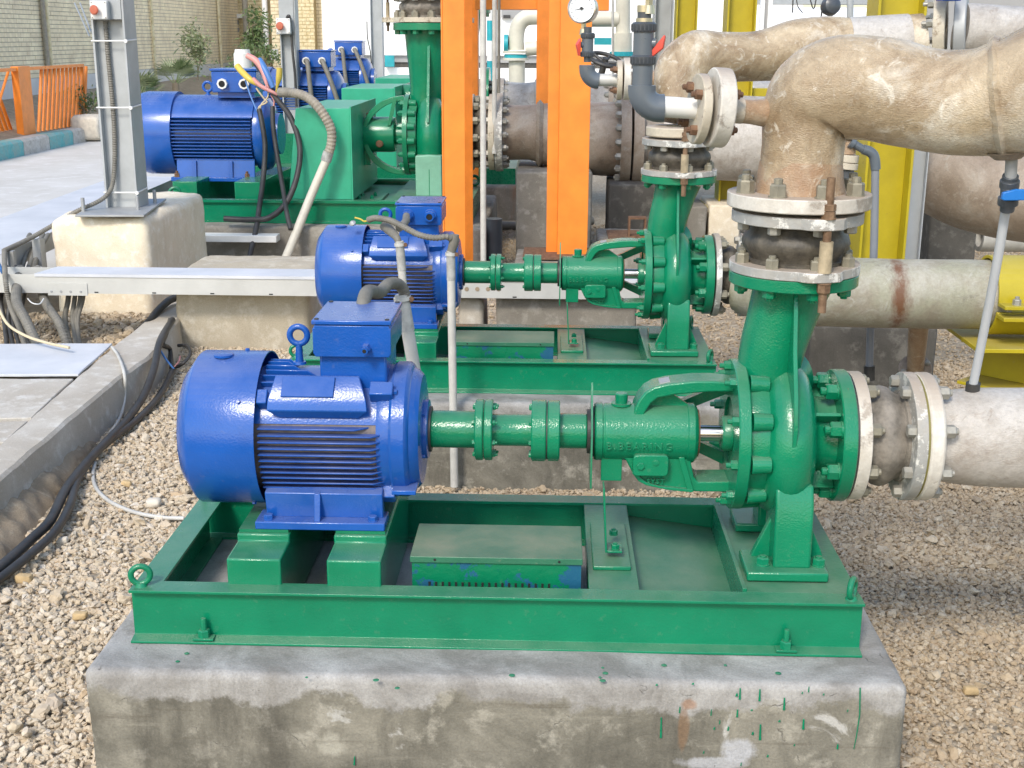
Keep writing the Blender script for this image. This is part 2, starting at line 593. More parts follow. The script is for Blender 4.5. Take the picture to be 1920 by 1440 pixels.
M['brass'] = plain('brass_nipple', (.55, .48, .34), .3, .9, .1, .05)
M['hole'] = plain('dark_hole', (.012, .012, .012), .9, 0, .1, 0)

M['pvcl'] = plain('mid_grey_pvc', (.20, .215, .24), .35, 0, .08, .05)
M['pvcl2'] = plain('light_grey_pvc', (.46, .48, .50), .4, 0, .06, .05)
# ------------------------------------------------------------------ motor, coupling, pump, frame builders
def vadd(O, v, sc=1.0):
    return Vector(O) + Vector(v) * sc


def lifting_eye(parent, p, rm, r, mat, yaw=0, shank=.03, name='lifting_eye', tilt=0):
    """ring on a shank; p is the foot of the shank"""
    m = MB()
    c = Vector(p) + Vector((0, 0, shank + rm))
    m.torus(c, (math.sin(yaw), -math.cos(yaw), tilt), rm, r, 26, 10)
    m.cyl(p, Vector(p) + Vector((0, 0, shank + r * .6)), r * 1.35, r * .95, 14)
    m.cyl(p, Vector(p) + Vector((0, 0, r * .8)), r * 2.2, r * 2.0, 18)
    return m.build(name, mat, parent)


def motor_small(O, label, glands, group):
    """finned motor of pump sets one and two; O = point on the shaft axis with local x kept from set one"""
    t = thing('electric_motor', vadd(O, (-.6, 0, -.232)), label, 'motor', group)
    B = M['blue']
    # fan cowl with rolled rear edge
    m = MB(O)
    m.lathe([(-.972, 0), (-.972, .148), (-.970, .158), (-.938, .2035), (-.932, .207), (-.757, .207), (-.757, .2035), (-.90, .2035), (-.90, .02), (-.90, 0)], seg=72)
    cw = m.build('fan_cowl', B, t, ang=50)
    m = MB(O)
    m.lathe([(0, 0), (0, .026), (.006, .026), (.008, .022), (.008, 0)], (-.868, -.03, .2035), 'Z', 20)
    m.build('plug', B, cw)
    for x, a in ((-.80, 35), (-.79, -62), (-.82, 100)):
        nut(cw, vadd(O, (x, -.207 * math.cos(R(a)), .207 * math.sin(R(a)))), (0, -math.cos(R(a)), math.sin(R(a))), .011, .006, False, 0, B, 'screw')
    # body core
    m = MB(O)
    m.lathe([(-.90, 0), (-.90, .164), (-.45, .166), (-.440, .166), (-.440, .168), (-.43, .172), (-.41, .172), (-.41, 0)], seg=60)
    bd = m.build('motor_body', M['gapdust'], t, ang=40)
    m = MB(O)
    m.lathe([(-.77, .10), (-.77, .1685), (-.441, .1685), (-.441, .10)], seg=36, a0=R(20), a1=R(160))
    m.build('upper_jacket', B, bd, ang=40)
    m = MB(O)
    m.lathe([(-.448, .10), (-.448, .170), (-.432, .174), (-.409, .174), (-.409, .10)], seg=60)
    m.build('body_ring', B, bd, ang=30)
    # cooling fins: horizontal plates through the core, clipped to a circle, tapered drive end
    zs = [.050 - .0172 * i for i in range(14)]
    for i, z in enumerate(zs):
        wv = math.sqrt(max(.0, .190 ** 2 - z * z))
        xl, xr = -.752, (-.424 if 0 < i < 12 else -.45)
        if i == 13: xl = -.715
        tp = .05 if i > 11 or i == 0 else .035
        for sgn in (-1,):
            w0, w1 = .12, wv
            m = MB(O)
            m.prism([(xl, -w0), (xl, -w1), (xr - tp, -w1), (xr, -w1 + tp * .75), (xr, -w0)], 'xy', z - .0022, z + .0022)
            m.build('cooling_fin', M['bluedirt'], bd, bev=.001, bseg=1)
    m = MB(O)
    for z in zs[::2]:
        wv = math.sqrt(.190 ** 2 - z * z)
        m.prism([(-.752, .12), (-.752, wv), (-.45, wv), (-.43, .12)], 'xy', z - .0022, z + .0022)
    tag(m.build('rear_fins', M['bluedirt'], bd), kind='stuff')
    # stepped upright fins on the shoulder
    for i, (a, xa, xb) in enumerate(((56, -.755, -.60), (64, -.755, -.63), (71, -.75, -.64), (79, -.755, -.68), (88, -.755, -.70), (97, -.755, -.7))):
        ca, sa = math.cos(R(a)), math.sin(R(a))
        m = MB(O)
        rot = Matrix.Rotation(R(90 - a), 3, 'X')
        poly = [(xa, .14), (xa, .186), (xb, .186), (xb + .03, .165), (xb + .03, .14)]
        vs = []
        for tt in (-.0025, .0025):
            for x, r in poly:
                vs.append((x, -r * ca + tt * sa, r * sa + tt * ca))
        n = len(poly)
        m.add(vs, [tuple(range(n))[::-1], tuple(range(n, 2 * n))] + [(j, (j + 1) % n, n + (j + 1) % n, n + j) for j in range(n)])
        m.build('cooling_fin', B, bd, bev=.001, bseg=1)
    # nameplate pad leaning on the shoulder
    rot = Matrix.Rotation(R(42), 3, 'X')
    m = MB(O)
    c = Vector((-.60, -.128, .128))
    vs = []
    for yy, zz, xa, xb in ((-.022, -.03, -.722, -.472), (-.022, .012, -.712, -.50), (-.004, .03, -.705, -.505), (.03, .03, -.705, -.505), (.03, -.03, -.722, -.472)):
        pass
    prof = [(-.158, .075, -.700, -.492), (-.176, .098, -.728, -.466), (-.170, .128, -.724, -.470), (-.118, .178, -.712, -.494), (-.06, .15, -.712, -.494), (-.08, .07, -.700, -.492)]
    n = len(prof)
    m.add([(q[2], q[0], q[1]) for q in prof] + [(q[3], q[0], q[1]) for q in prof],
          [tuple(range(n)), tuple(range(n, 2 * n))[::-1]] + [(j, (j + 1) % n, n + (j + 1) % n, n + j) for j in range(n)])
    pad = m.build('nameplate_pad', B, bd, bev=.003)
    m = MB(O)
    a_, b_ = Vector((0, -.172, .131)), Vector((0, -.121, .1795))
    d_ = (b_ - a_).normalized()
    nn = Vector((0, -d_.z, d_.y))
    vs = []
    for x in (-.690, -.555):
        for q in (a_ + d_ * .004, b_ - d_ * .006):
            vs += [Vector((x, q.y, q.z)) - nn * .001, Vector((x, q.y, q.z)) + nn * .003]
    m.add(vs, [(0, 2, 3, 1), (4, 5, 7, 6), (0, 1, 5, 4), (2, 6, 7, 3), (1, 3, 7, 5), (0, 4, 6, 2)])
    m.build('nameplate', B, t, bev=.001, bseg=1)
    # small lug beside the cowl, end lugs with bolts
    for x0, x1, a in ((-.755, -.728, 40), (-.465, -.405, 48), (-.465, -.405, -50)):
        ca, sa = math.cos(R(a)), math.sin(R(a))
        m = MB(O)
        rot = Matrix.Rotation(R(-a), 3, 'X')
        m.box(x0, x1, -.205, -.14, -.02, .02, rot=rot, c=(x0, 0, 0))
        lg = m.build('end_lug', B, bd, bev=.003)
        if x0 < -.5: continue
        nut(lg, vadd(O, (x1, -.185 * ca, .185 * sa)), (1, 0, 0), .014, .01, False, 0, B, 'bolt')
    # drive end bell and bearing cap
    m = MB(O)
    m.lathe([(-.415, 0), (-.415, .178), (-.408, .183), (-.376, .183), (-.368, .177), (-.364, .168), (-.352, .160), (-.341, .148), (-.337, .12), (-.337, 0)], seg=56)
    eb = m.build('end_bell', B, t, ang=30)
    m = MB(O)
    m.box(-.408, -.345, -.180, -.10, -.125, -.113)
    m.build('cast_ledge', B, eb, bev=.002)
    m = MB(O)
    m.lathe([(-.35, 0), (-.35, .092), (-.338, .092), (-.336, .080), (-.326, .080), (-.324, .074), (-.324, 0)], seg=40)
    bc = m.build('bearing_cap', B, t)
    for k in range(4):
        a = R(45 + 90 * k)
        nut(bc, vadd(O, (-.338, .083 * math.cos(a), .083 * math.sin(a))), (1, 0, 0), .010, .007, False, 0, B, 'bolt')
    m = MB(O)
    m.lathe([(-.328, 0), (-.328, .062), (-.318, .062), (-.318, 0)], seg=30)
    m.build('shaft_seal', M['black'], t)
    # feet
    m = MB(O)
    m.prism([(-.192, -.201), (-.192, -.223), (-.10, -.223), (-.10, -.201)], 'yz', -.768, -.427)
    m.prism([(-.15, -.203), (-.165, -.13), (-.135, -.12), (-.12, -.203)], 'yz', -.745, -.435)
    ft = m.build('motor_foot', B, t, bev=.003)
    m = MB(O)
    m.prism([(.192, -.201), (.192, -.223), (.10, -.223), (.10, -.201)], 'yz', -.768, -.427)
    m.prism([(.15, -.203), (.165, -.13), (.135, -.12), (.12, -.203)], 'yz', -.745, -.435)
    m.build('motor_foot', B, t, bev=.003)
    m = MB(O)
    m.prism([(-.13, -.2015), (-.185, -.2015), (-.170, -.13), (-.13, -.12)], 'yz', -.613, -.597)
    m.build('foot_gusset', B, ft, bev=.0015)
    for x in (-.735, -.46):
        nut(ft, vadd(O, (x, -.172, -.201)), (0, 0, 1), .022, .012, True, 0, B, 'bolt')
    # terminal box
    m = MB(O)
    m.box(-.60, -.425, -.095, .11, .13, .237)
    ped = m.build('box_pedestal', B, t, bev=.006)
    m = MB(O)
    m.prism([(-.612, .237), (-.612, .303), (-.608, .303), (-.608, .310), (-.414, .310), (-.414, .303), (-.410, .303), (-.410, .237), (-.416, .227), (-.606, .227)], 'xz', -.115, .125)
    tb = m.build('terminal_box', B, t, bev=.004)
    m = MB(O)
    m.box(-.614, -.408, -.1175, .1275, .312, .324)
    ld = m.build('lid', B, tb, bev=.003)
    for x in (-.602, -.42):
        for y in (-.105, .115):
            nut(ld, vadd(O, (x, y, .3235)), (0, 0, 1), .011, .0035, False, 0, M['black'], 'lid_screw')
    if glands == 'plug':
        m = MB(O)
        m.cyl((-.474, -.112, .252), (-.474, -.140, .252), .0135, .012, 6)
        m.cyl((-.474, -.139, .252), (-.474, -.150, .252), .009, .009, 14)
        m.build('cable_gland', B, tb)
        m = MB(O)
        m.cyl((-.474, -.149, .252), (-.474, -.1515, .252), .005, .005, 10)
        m.build('gland_opening', M['hole'], tb)
    else:
        for x, full in ((-.56, 1), (-.46, 0)):
            m = MB(O)
            m.cyl((x, -.112, .268), (x, -.128, .268), .030, .028, 22)
            m.cyl((x, -.127, .268), (x, -.15, .268), .024, .023, 8)
            m.ring((x, -.149, .268), (0, -1, 0), .019, .014, 0, .008, 18)
            m.build('cable_gland', B, tb)
            m = MB(O)
            m.cyl((x, -.149, .268), (x, -.153, .268), .014, .014, 14)
            m.build('gland_opening', M['hole'] if not full else M['conduit'], tb)
    lifting_eye(t, vadd(O, (-.672, 0, .178)), .0235, .0085, B, yaw=0, shank=.055, tilt=0)
    return t


def coupling_small(O, label, group):
    t = thing('spacer_coupling', vadd(O, (-.1, 0, -.06)), label, 'coupling', group)
    G = M['green']
    m = MB(O)
    m.lathe([(-.319, 0), (-.319, .049), (-.315, .0505), (-.197, .0505), (-.197, 0)], seg=40)
    m.build('hub_sleeve', G, t)
    for x0, x1, rr, nm in ((-.199, -.1765, .083, 'disc_flange'), (-.1745, -.152, .083, 'disc_flange'), (-.048, -.0085, .0835, 'disc_flange'), (-.005, .028, .0825, 'disc_flange')):
        m = MB(O)
        m.lathe([(x0, 0), (x0, rr - .003), (x0 + .003, rr), (x1 - .003, rr), (x1, rr - .003), (x1, 0)], seg=48)
        f = m.build(nm, G, t)
        if x0 in (-.1745,):
            for k in range(8):
                a = R(12 + 45 * k)
                nut(f, vadd(O, (x1, .069 * math.cos(a), .069 * math.sin(a))), (1, 0, 0), .013, .008, False, .006, G, 'bolt')
        if x0 in (-.199, -.048):
            for k in range(8):
                a = R(12 + 45 * k)
                nut(f, vadd(O, (x0, .069 * math.cos(a), .069 * math.sin(a))), (-1, 0, 0), .012, .007, False, 0, G, 'bolt')
    m = MB(O)
    m.lathe([(-.156, 0), (-.156, .0455), (-.15, .043), (-.055, .043), (-.047, .0455), (-.047, 0)], seg=40)
    m.build('spacer_tube', G, t)
    m = MB(O)
    m.lathe([(-.010, 0), (-.010, .078), (-.003, .078), (-.003, 0)], seg=40)
    m.build('shim_pack', M['black'], t)
    m = MB(O)
    m.lathe([(.026, 0), (.026, .0475), (.098, .0475), (.101, .045), (.101, 0)], seg=40)
    m.build('hub_sleeve', G, t)
    return t


def raised_text(txt, parent, place, size, mat, name='raised_lettering', ext=.0025):
    cu = bpy.data.curves.new('lettering', 'FONT')
    cu.body = txt
    cu.size = size
    cu.extrude = ext
    cu.bevel_depth = .0006
    cu.resolution_u = 2
    cu.space_character = 1.25
    tmp = bpy.data.objects.new('lettering', cu)
    COL.objects.link(tmp)
    dg = bpy.context.evaluated_depsgraph_get()
    me = bpy.data.meshes.new_from_object(tmp.evaluated_get(dg))
    bpy.data.objects.remove(tmp)
    b = BASE.get(parent.name, Vector())
    for v in me.vertices:
        v.co = place(v.co) - b
    me.materials.clear()
    me.materials.append(mat)
    o = bpy.data.objects.new(name, me)
    COL.objects.link(o)
    o.parent = parent
    BASE[o.name] = b
    return o


def volute_mesh(m, cx, Rhub, Rbase, grow, rt, sq=1.0, seg=64, ts=16):
    """scroll casing swept round the x axis: section swells towards the outlet at the top"""
    rows = []
    for k in range(seg):
        th = 2 * PI * k / seg
        # 0 at top going round; growth reaches its peak on the way back to the top
        g = (k / seg)
        rr = rt * (0.86 + .22 * g)
        rc = Rbase + grow * g
        row = []
        for j in range(ts + 1):
            a = -PI * .5 - .35 + (PI + .7) * j / ts
            row.append((cx + rr * math.sin(a) * sq, rc + rr * math.cos(a)))
        row = [(cx - rt * 1.02, Rhub)] + row + [(cx + rt * 1.02, Rhub)]
        rows.append([m.bm.verts.new(m.T((x, -r * math.sin(th), r * math.cos(th)))) for x, r in row])
    for A, B_ in zip(rows, rows[1:] + rows[:1]):
        for j in range(len(A) - 1):
            m.bm.faces.new((A[j], A[j + 1], B_[j + 1], B_[j]))
    m.bm.faces.new([r[0] for r in rows])
    m.bm.faces.new([r[-1] for r in rows][::-1])


def pump_small(O, label, group):
    t = thing('centrifugal_pump', vadd(O, (.61, 0, -.323)), label, 'pump', group)
    G = M['green']
    # bearing housing
    m = MB(O)
    m.lathe([(.120, 0), (.120, .074), (.124, .078), (.142, .078), (.142, .0745), (.146, .0745), (.149, .077), (.368, .078), (.368, .081), (.386, .081), (.390, .077), (.395, .072), (.395, 0)], seg=48)
    m.box(.140, .196, -.045, .045, -.125, -.05)
    bh = m.build('bearing_housing', G, t, bev=.0015, ang=32)
    m = MB(O)
    m.lathe([(.1015, 0), (.1015, .060), (.110, .060), (.112, .068), (.1205, .068), (.1205, 0)], seg=40)
    m.build('bearing_cover', M['black'], bh)
    m = MB(O)
    m.lathe([(.395, .02), (.395, .066), (.400, .064), (.400, .02)], seg=36)
    br = m.build('bearing_seal_ring', M['steelrust'], bh)
    for k in range(8):
        a = R(20 + 45 * k)
        nut(bh, vadd(O, (.394, .060 * math.cos(a), .060 * math.sin(a))), (1, 0, 0), .009, .006, False, 0, G, 'bolt')
    m = MB(O)
    m.lathe([(0, 0), (0, .027), (.006, .027), (.006, .016), (.012, .016), (.012, .0165)], (.192, 0, .076), 'Z', 26)
    m.lathe([(.012, 0), (.012, .017), (.030, .0175), (.033, .015), (.033, 0)], (.192, 0, .076), 'Z', 12)
    m.build('oil_filler_cap', G, bh)
    # boss with plug on the side
    m = MB(O)
    pts = []
    for cxx, czz, a0 in ((.305, -.050, 0), (.235, -.050, 90), (.235, -.085, 180), (.305, -.085, 270)):
        for q in range(4):
            a = R(a0 + 30 * q)
            pts.append((cxx + .012 * math.cos(a), czz + .012 * math.sin(a)))
    m.prism(pts, 'xz', -.084, -.04)
    bs = m.build('drain_boss', G, bh, bev=.003)
    nut(bs, vadd(O, (.243, -.084, -.068)), (0, -1, 0), .018, .006, False, 0, G, 'plug')
    nut(bs, vadd(O, (.283, -.084, -.058)), (0, -1, 0), .015, .003, False, 0, G, 'plug')
    # raised cast letters , lying on the side of the housing
    def place(v):
        ang = (v.y - .008) / .078 - .24
        r = .0775 + v.z
        return vadd(O, (.150 + v.x, -r * math.cos(ang), r * math.sin(ang)))
    raised_text('B.BEARING', t, place, .030, G, ext=.0032)
    raised_text('SYST', t, lambda v: vadd(O, (.262 + v.x, -.0610 - v.z, -.124 + v.y * .95)), .019, G)
    # upper arm: curved web from the housing over to the casing flange
    m = MB(O)
    up = [(.222, .055), (.226, .078), (.236, .102), (.252, .124), (.275, .138), (.31, .147), (.38, .156), (.43, .157), (.486, .152), (.486, .128), (.42, .127), (.33, .118), (.285, .108), (.268, .094), (.254, .070), (.248, .052)]
    m.prism(up, 'xz', -.045, .045)
    ua = m.build('upper_arm', G, t, bev=.005, bseg=3)
    m = MB(O)
    m.box(.29, .318, -.028, .020, .1445, .1475, rot=Matrix.Rotation(R(-12), 3, 'Y'))
    m.build('size_plate', M['galvgrey'], ua)
    m = MB(O)
    m.prism([(.25, .05), (.262, .088), (.29, .105), (.33, .108), (.38, .074), (.38, .05)], 'xz', -.006, .006)
    m.build('web', G, ua)
    # lower arm pair
    m = MB(O)
    lo = [(.185, -.045), (.205, -.062), (.222, -.095), (.240, -.118), (.262, -.130), (.32, -.142), (.40, -.150), (.486, -.150), (.486, -.120), (.40, -.122), (.388, -.108), (.378, -.060), (.35, -.045)]
    m.prism(lo, 'xz', -.052, .052)
    la = m.build('lower_arm', G, t, bev=.004, bseg=2)
    m = MB(O)
    m.prism([(.222, -.095), (.240, -.118), (.262, -.130), (.32, -.142), (.386, -.148), (.386, -.140), (.30, -.132), (.262, -.122), (.246, -.108), (.232, -.09)], 'xz', -.064, -.05)
    m.prism([(.345, -.05), (.36, -.05), (.39, -.146), (.372, -.146)], 'xz', -.062, -.05)
    m.build('arm_rib', G, la, bev=.0015)
    # far side arms and the adapter ring behind the casing flange
    m = MB(O)
    m.prism([(.36, .03), (.36, .06), (.486, .12), (.486, .085)], 'xz', .09, .12)
    m.prism([(.36, -.03), (.36, -.06), (.486, -.12), (.486, -.085)], 'xz', .09, .12)
    m.build('rear_arm', G, t)
    m = MB(O)
    m.lathe([(.394, 0), (.394, .0225), (.50, .0225), (.50, 0)], seg=24)
    m.build('pump_shaft', M['chrome'], t)
    m = MB(O)
    m.lathe([(.462, .023), (.462, .044), (.468, .048), (.489, .048), (.489, .023)], seg=32)
    m.build('gland_cover', M['green2'], t)
    # casing flange with nuts
    m = MB(O)
    m.lathe([(.482, .10), (.482, .199), (.485, .202), (.511, .202), (.514, .199), (.514, .10), (.482, .10)], seg=72)
    fl = m.build('casing_flange', G, t, ang=30)
    m = MB(O)
    m.lathe([(.490, 0), (.490, .12), (.51, .12), (.51, 0)], seg=40)
    m.build('casing_cover', M['green2'], fl)
    NB = 10
    for k in range(NB):
        a = R(9 + 360 / NB * k)
        p = (.482, .183 * math.cos(a), .183 * math.sin(a))
        nut(fl, vadd(O, p), (-1, 0, 0), .023, .017, False, .012, G, 'nut')
    # casing ring with bosses
    m = MB(O)
    m.lathe([(.518, .05), (.518, .172), (.55, .178), (.59, .170), (.60, .05)], seg=64)
    ring = m.build('casing_ring', G, t)
    for k in range(NB):
        a = R(9 + 360 / NB * k)
        c, s_ = math.cos(a), math.sin(a)
        m = MB(O)
        m.cyl((.518, .180 * c, .180 * s_), (.568, .178 * c, .178 * s_), .0245, .022, 4 if False else 16)
        m.build('bolt_boss', G, ring, bev=.0015)
    # volute
    m = MB(O)
    volute_mesh(m, .622, .10, .133, .012, .085, sq=.88)
    vol = m.build('volute', G, t, ang=60)
    # drip-free neck: rises from the left flank, leans back, ends in the outlet flange
    m = MB(O)
    m.tube([(.590, .0, .04), (.580, .0, .12), (.580, .0, .19), (.588, .0, .25), (.602, 0, .31), (.616, 0, .37), (.628, 0, .42)], [.08, .082, .083, .086, .089, .094, .103], 32, sub=6)
    m.build('outlet_neck', G, t, ang=60)
    m = MB(O)
    m.prism([(-.095, .419), (-.118, .36), (-.142, .26), (-.192, .16), (-.218, .08), (-.21, .03), (-.06, .08), (-.03, .419)], 'yz', .613, .624)
    m.build('front_rib', G, t, bev=.002)
    m = MB(O)
    m.lathe([(.414, .06), (.414, .162), (.417, .165), (.443, .165), (.446, .162), (.446, .06), (.414, .06)], (.628, 0, 0), 'Z', 64)
    df = m.build('outlet_flange', G, t, ang=30)
    for k in range(8):
        a = R(22.5 + 45 * k - 12)
        nut(df, vadd(O, (.628 + .140 * math.cos(a), .140 * math.sin(a), .414)), (0, 0, -1), .030, .020, False, .006, G, 'bolt_head')
    # suction side
    m = MB(O)
    m.lathe([(.66, .10), (.675, .135), (.69, .115), (.705, .104), (.735, .102), (.745, .106), (.755, .108)], seg=48)
    m.build('suction_neck', G, t, ang=60)
    for a in (52, -38, 142, -128):
        m = MB(O)
        rot = Matrix.Rotation(R(a), 3, 'X')
        vs = []
        for tt in (-.005, .005):
            for x, r in ((.66, .09), (.66, .150), (.751, .150), (.751, .09)):
                vs.append(rot @ Vector((x, -r if False else r * 1.0, tt)))
        m.add(vs, [(3, 2, 1, 0), (4, 5, 6, 7), (0, 1, 5, 4), (1, 2, 6, 5), (2, 3, 7, 6), (3, 0, 4, 7)])
        m.build('suction_rib', G, t, bev=.0015)
    m = MB(O)
    m.lathe([(.751, .07), (.751, .174), (.754, .177), (.785, .177), (.788, .174), (.788, .07), (.751, .07)], seg=72)
    sf = m.build('suction_flange', G, t, ang=30)
    for k in range(8):
        a = R(22.5 + 45 * k)
        nut(sf, vadd(O, (.751, .148 * math.cos(a), .148 * math.sin(a))), (-1, 0, 0), .038, .027, True, .014, G, 'nut')
    # foot with gussets
    m = MB(O)
    m.prism([(-.212, -.30), (-.206, -.20), (-.202, -.13), (-.18, -.08), (-.06, -.08), (-.06, -.30)], 'yz', .584, .682)
    lg = m.build('leg', G, t, bev=.008, bseg=3)
    m = MB(O)
    m.box(.590, .676, .08, .18, -.30, -.10)
    m.build('rear_leg', G, t, bev=.006)
    m = MB(O)
    m.box(.513, .722, -.245, -.09, -.3215, -.296)
    ft = m.build('foot_plate', G, t, bev=.005)
    m = MB(O)
    m.box(.53, .72, .09, .22, -.3215, -.296)
    m.build('foot_plate', G, t, bev=.005)
    for s_ in (-1, 1):
        m = MB(O)
        x0 = .586 if s_ < 0 else .680
        x1 = x0 + s_ * .048
        m.prism([(x0, -.297), (x1, -.297), (x1 - s_ * .008, -.275), (x0, -.185)], 'xz', -.140, -.118)
        m.build('foot_gusset', G, ft, bev=.002)
        for y in (-.19,):
            nut(ft, vadd(O, (.633 + s_ * .072, y, -.296)), (0, 0, 1), .030, .018, True, .004, G, 'bolt')
    # guard plate and support strap
    m = MB(O)
    m.prism([(-.02, .142), (-.095, .02), (-.095, -.13), (.05, -.13), (.05, .02)], 'yz', .110, .1145)
    m.build('guard_plate', M['green2'], t)
    m = MB(O)
    m.prism([(.143, -.115), (.148, -.115), (.158, -.290), (.158, -.296), (.153, -.296)], 'xz', -.135, -.075)
    m.box(.1585, .198, -.135, -.075, -.296, -.2905)
    st = m.build('support_strap', G, t, bev=.001)
    for y in (-.12, -.02):
        nut(st, vadd(O, (.180, y - .0, -.290)), (0, 0, 1), .020, .012, True, .004, G, 'bolt')
    return t


def base_frame(cx, cy, top, label, group, x0=-1.055, x1=.788, d=.733, h=.14, y0=2.87, eye=True, sc=1.0):
    """channel-section skid; x,y given for set one and shifted by cx,cy"""
    t = thing('pump_base_frame', (cx + (x0 + x1) / 2, cy + y0 + d / 2, top - h), label, 'base frame', group)
    G = M['green']
    O = (cx, cy, 0)
    b = top - h
    ft, fw, wb = .009, .062, .008
    y1 = y0 + d

    def chan_x(name, yy, s_):       # channel along x, web set in behind the flanges; s_=+1 flanges point to -y
        m = MB(O)
        ya = yy
        yb = yy + s_ * fw
        yw = yy + s_ * .022
        m.prism([(ya, top), (yb, top), (yb, top - ft), (yw + s_ * wb, top - ft), (yw + s_ * wb, b + ft), (yb, b + ft), (yb, b), (ya - s_ * .012, b), (ya - s_ * .012, b + ft * .7), (yw, b + ft * 1.3), (yw, top - ft * 1.2), (ya, top - ft * .8)], 'yz', x0, x1)
        return m.build(name, G, t, bev=.0012)
    fb = chan_x('front_beam', y0, 1)
    chan_x('rear_beam', y1, -1)

    m = MB(O)
    m.prism([(x0 + .001, top - .0006), (x0 + fw + .01, top - .0006), (x0 + fw + .01, top - ft), (x0 + .022, top - ft), (x0 + .022, b + ft), (x0 + fw, b + ft), (x0 + fw, b + .001), (x0, b + .001)][:8], 'xz', y0 + fw + .0005, y1 - fw - .0005)
    m.build('end_beam', G, t, bev=.0012)
    m = MB(O)
    m.box(x1 - .022, x1 - .014, y0 + fw, y1 - fw, b + .001, top - .0095)
    m.build('end_beam', G, t)
    m = MB(O)
    m.box(.498, x1 - .001, y0 + fw + .0005, y1 - fw - .0005, top - .009, top - .0006)
    m.box(.494, .505, y0 + fw + .001, y1 - fw - .001, b + .04, top + .008)
    m.build('pump_plate', M['green2'], t, bev=.001)
    m = MB(O)
    m.box(.106, .235, y0 + fw + .0005, y1 - fw - .0005, top - .06, top - .004)
    xb = m.build('cross_beam', M['green2'], t, bev=.002)
    m = MB(O)
    m.box(.120, .220, y0 + .185, y0 + .49, top - .004, top + .008)
    m.build('bracket_pad', M['green2'], xb, bev=.003)
    m = MB(O)
    m.prism([(.235, top - .05), (.494, top - .085), (.494, top - .09), (.235, top - .055)], 'xz', y0 + fw - .03, y1 - fw + .03)
    m.build('drip_tray', M['green2'], t)
    # the two blocks under the motor
    for xa in (-.815, -.560):
        m = MB(O)
        m.prism([(y0 + .050, b + .01), (y0 + .050, top + .070), (y0 + .165, top + .070), (y0 + .165, top + .091), (y1 - .17, top + .091), (y1 - .17, top + .07), (y1 - .06, top + .07), (y1 - .06, b + .01)], 'yz', xa, xa + .138)
        bl = m.build('motor_block', G, t, bev=.005, bseg=2)
        m = MB(O)
        m.box(xa + .004, xa + .134, y0 + .175, y1 - .18, top + .0915, top + .1)
        m.build('packing_plate', M['green2'], bl)
    # anchor bolts
    for x in (-.87, .60):
        m = MB(O)
        m.box(x - .026, x + .026, y0 - .011, y0 + .017, b + .0095, b + .0155)
        ap = m.build('anchor_plate', G, t, bev=.001)
        nut(ap, Vector(O) + Vector((x, y0 + .004, b + .0155)), (0, 0, 1), .026, .02, False, .03, G, 'anchor_bolt')
    if eye:
        for x, y, yw in ((x0 + .024, y0 + .03, R(14)), (x1 - .028, y0 + .03, R(62)), (x1 - .04, y1 - .03, R(70)), (x0 + .024, y1 - .03, 0)):
            m = MB(O)
            c = Vector((x, y, top + .030))
            m.torus(c, (math.sin(yw), -math.cos(yw), 0), .0235, .0078, 26, 10)
            m.cyl((x, y, top), (x, y, top + .010), .016, .012, 14)
            m.build('lifting_eye', G, t)
    return t


def vent_box(cx, cy, top, label):
    t = thing('vented_cover_box', (cx - .13, cy + 3.09, top - .14), label, 'cover box', 'vented cover boxes lying in the frames')
    m = MB((cx, cy, 0))
    m.box(-.350, .087, 2.984, 3.2, top - .13, top + .042)
    b = m.build('box_body', M['greenchip'], t, bev=.001)
    m = MB((cx, cy, 0))
    m.box(-.354, .090, 2.978, 3.205, top + .043, top + .060)
    l = m.build('box_lid', M['green2'], t, bev=.0015)
    l.data.materials[0] = M['liddust']
    sm = None
    for k in range(19):
        x = -.305 + .0172 * k
        if sm is None:
            m = MB((cx, cy, 0))
            m.box(x - .0028, x + .0028, 2.982, 2.9845, top - .055, top - .012)
            sm = m.build('vent_slot', M['hole'], b)
            x00 = x
        else:
            share(sm, 'vent_slot', b, (x - x00, 0, 0))
    for x in (-.29, .03):
        nut(l, (cx + x, cy + 2.978, top + .052), (0, -1, 0), .006, .0015, False, 0, M['hole'], 'screw_hole')
    return t


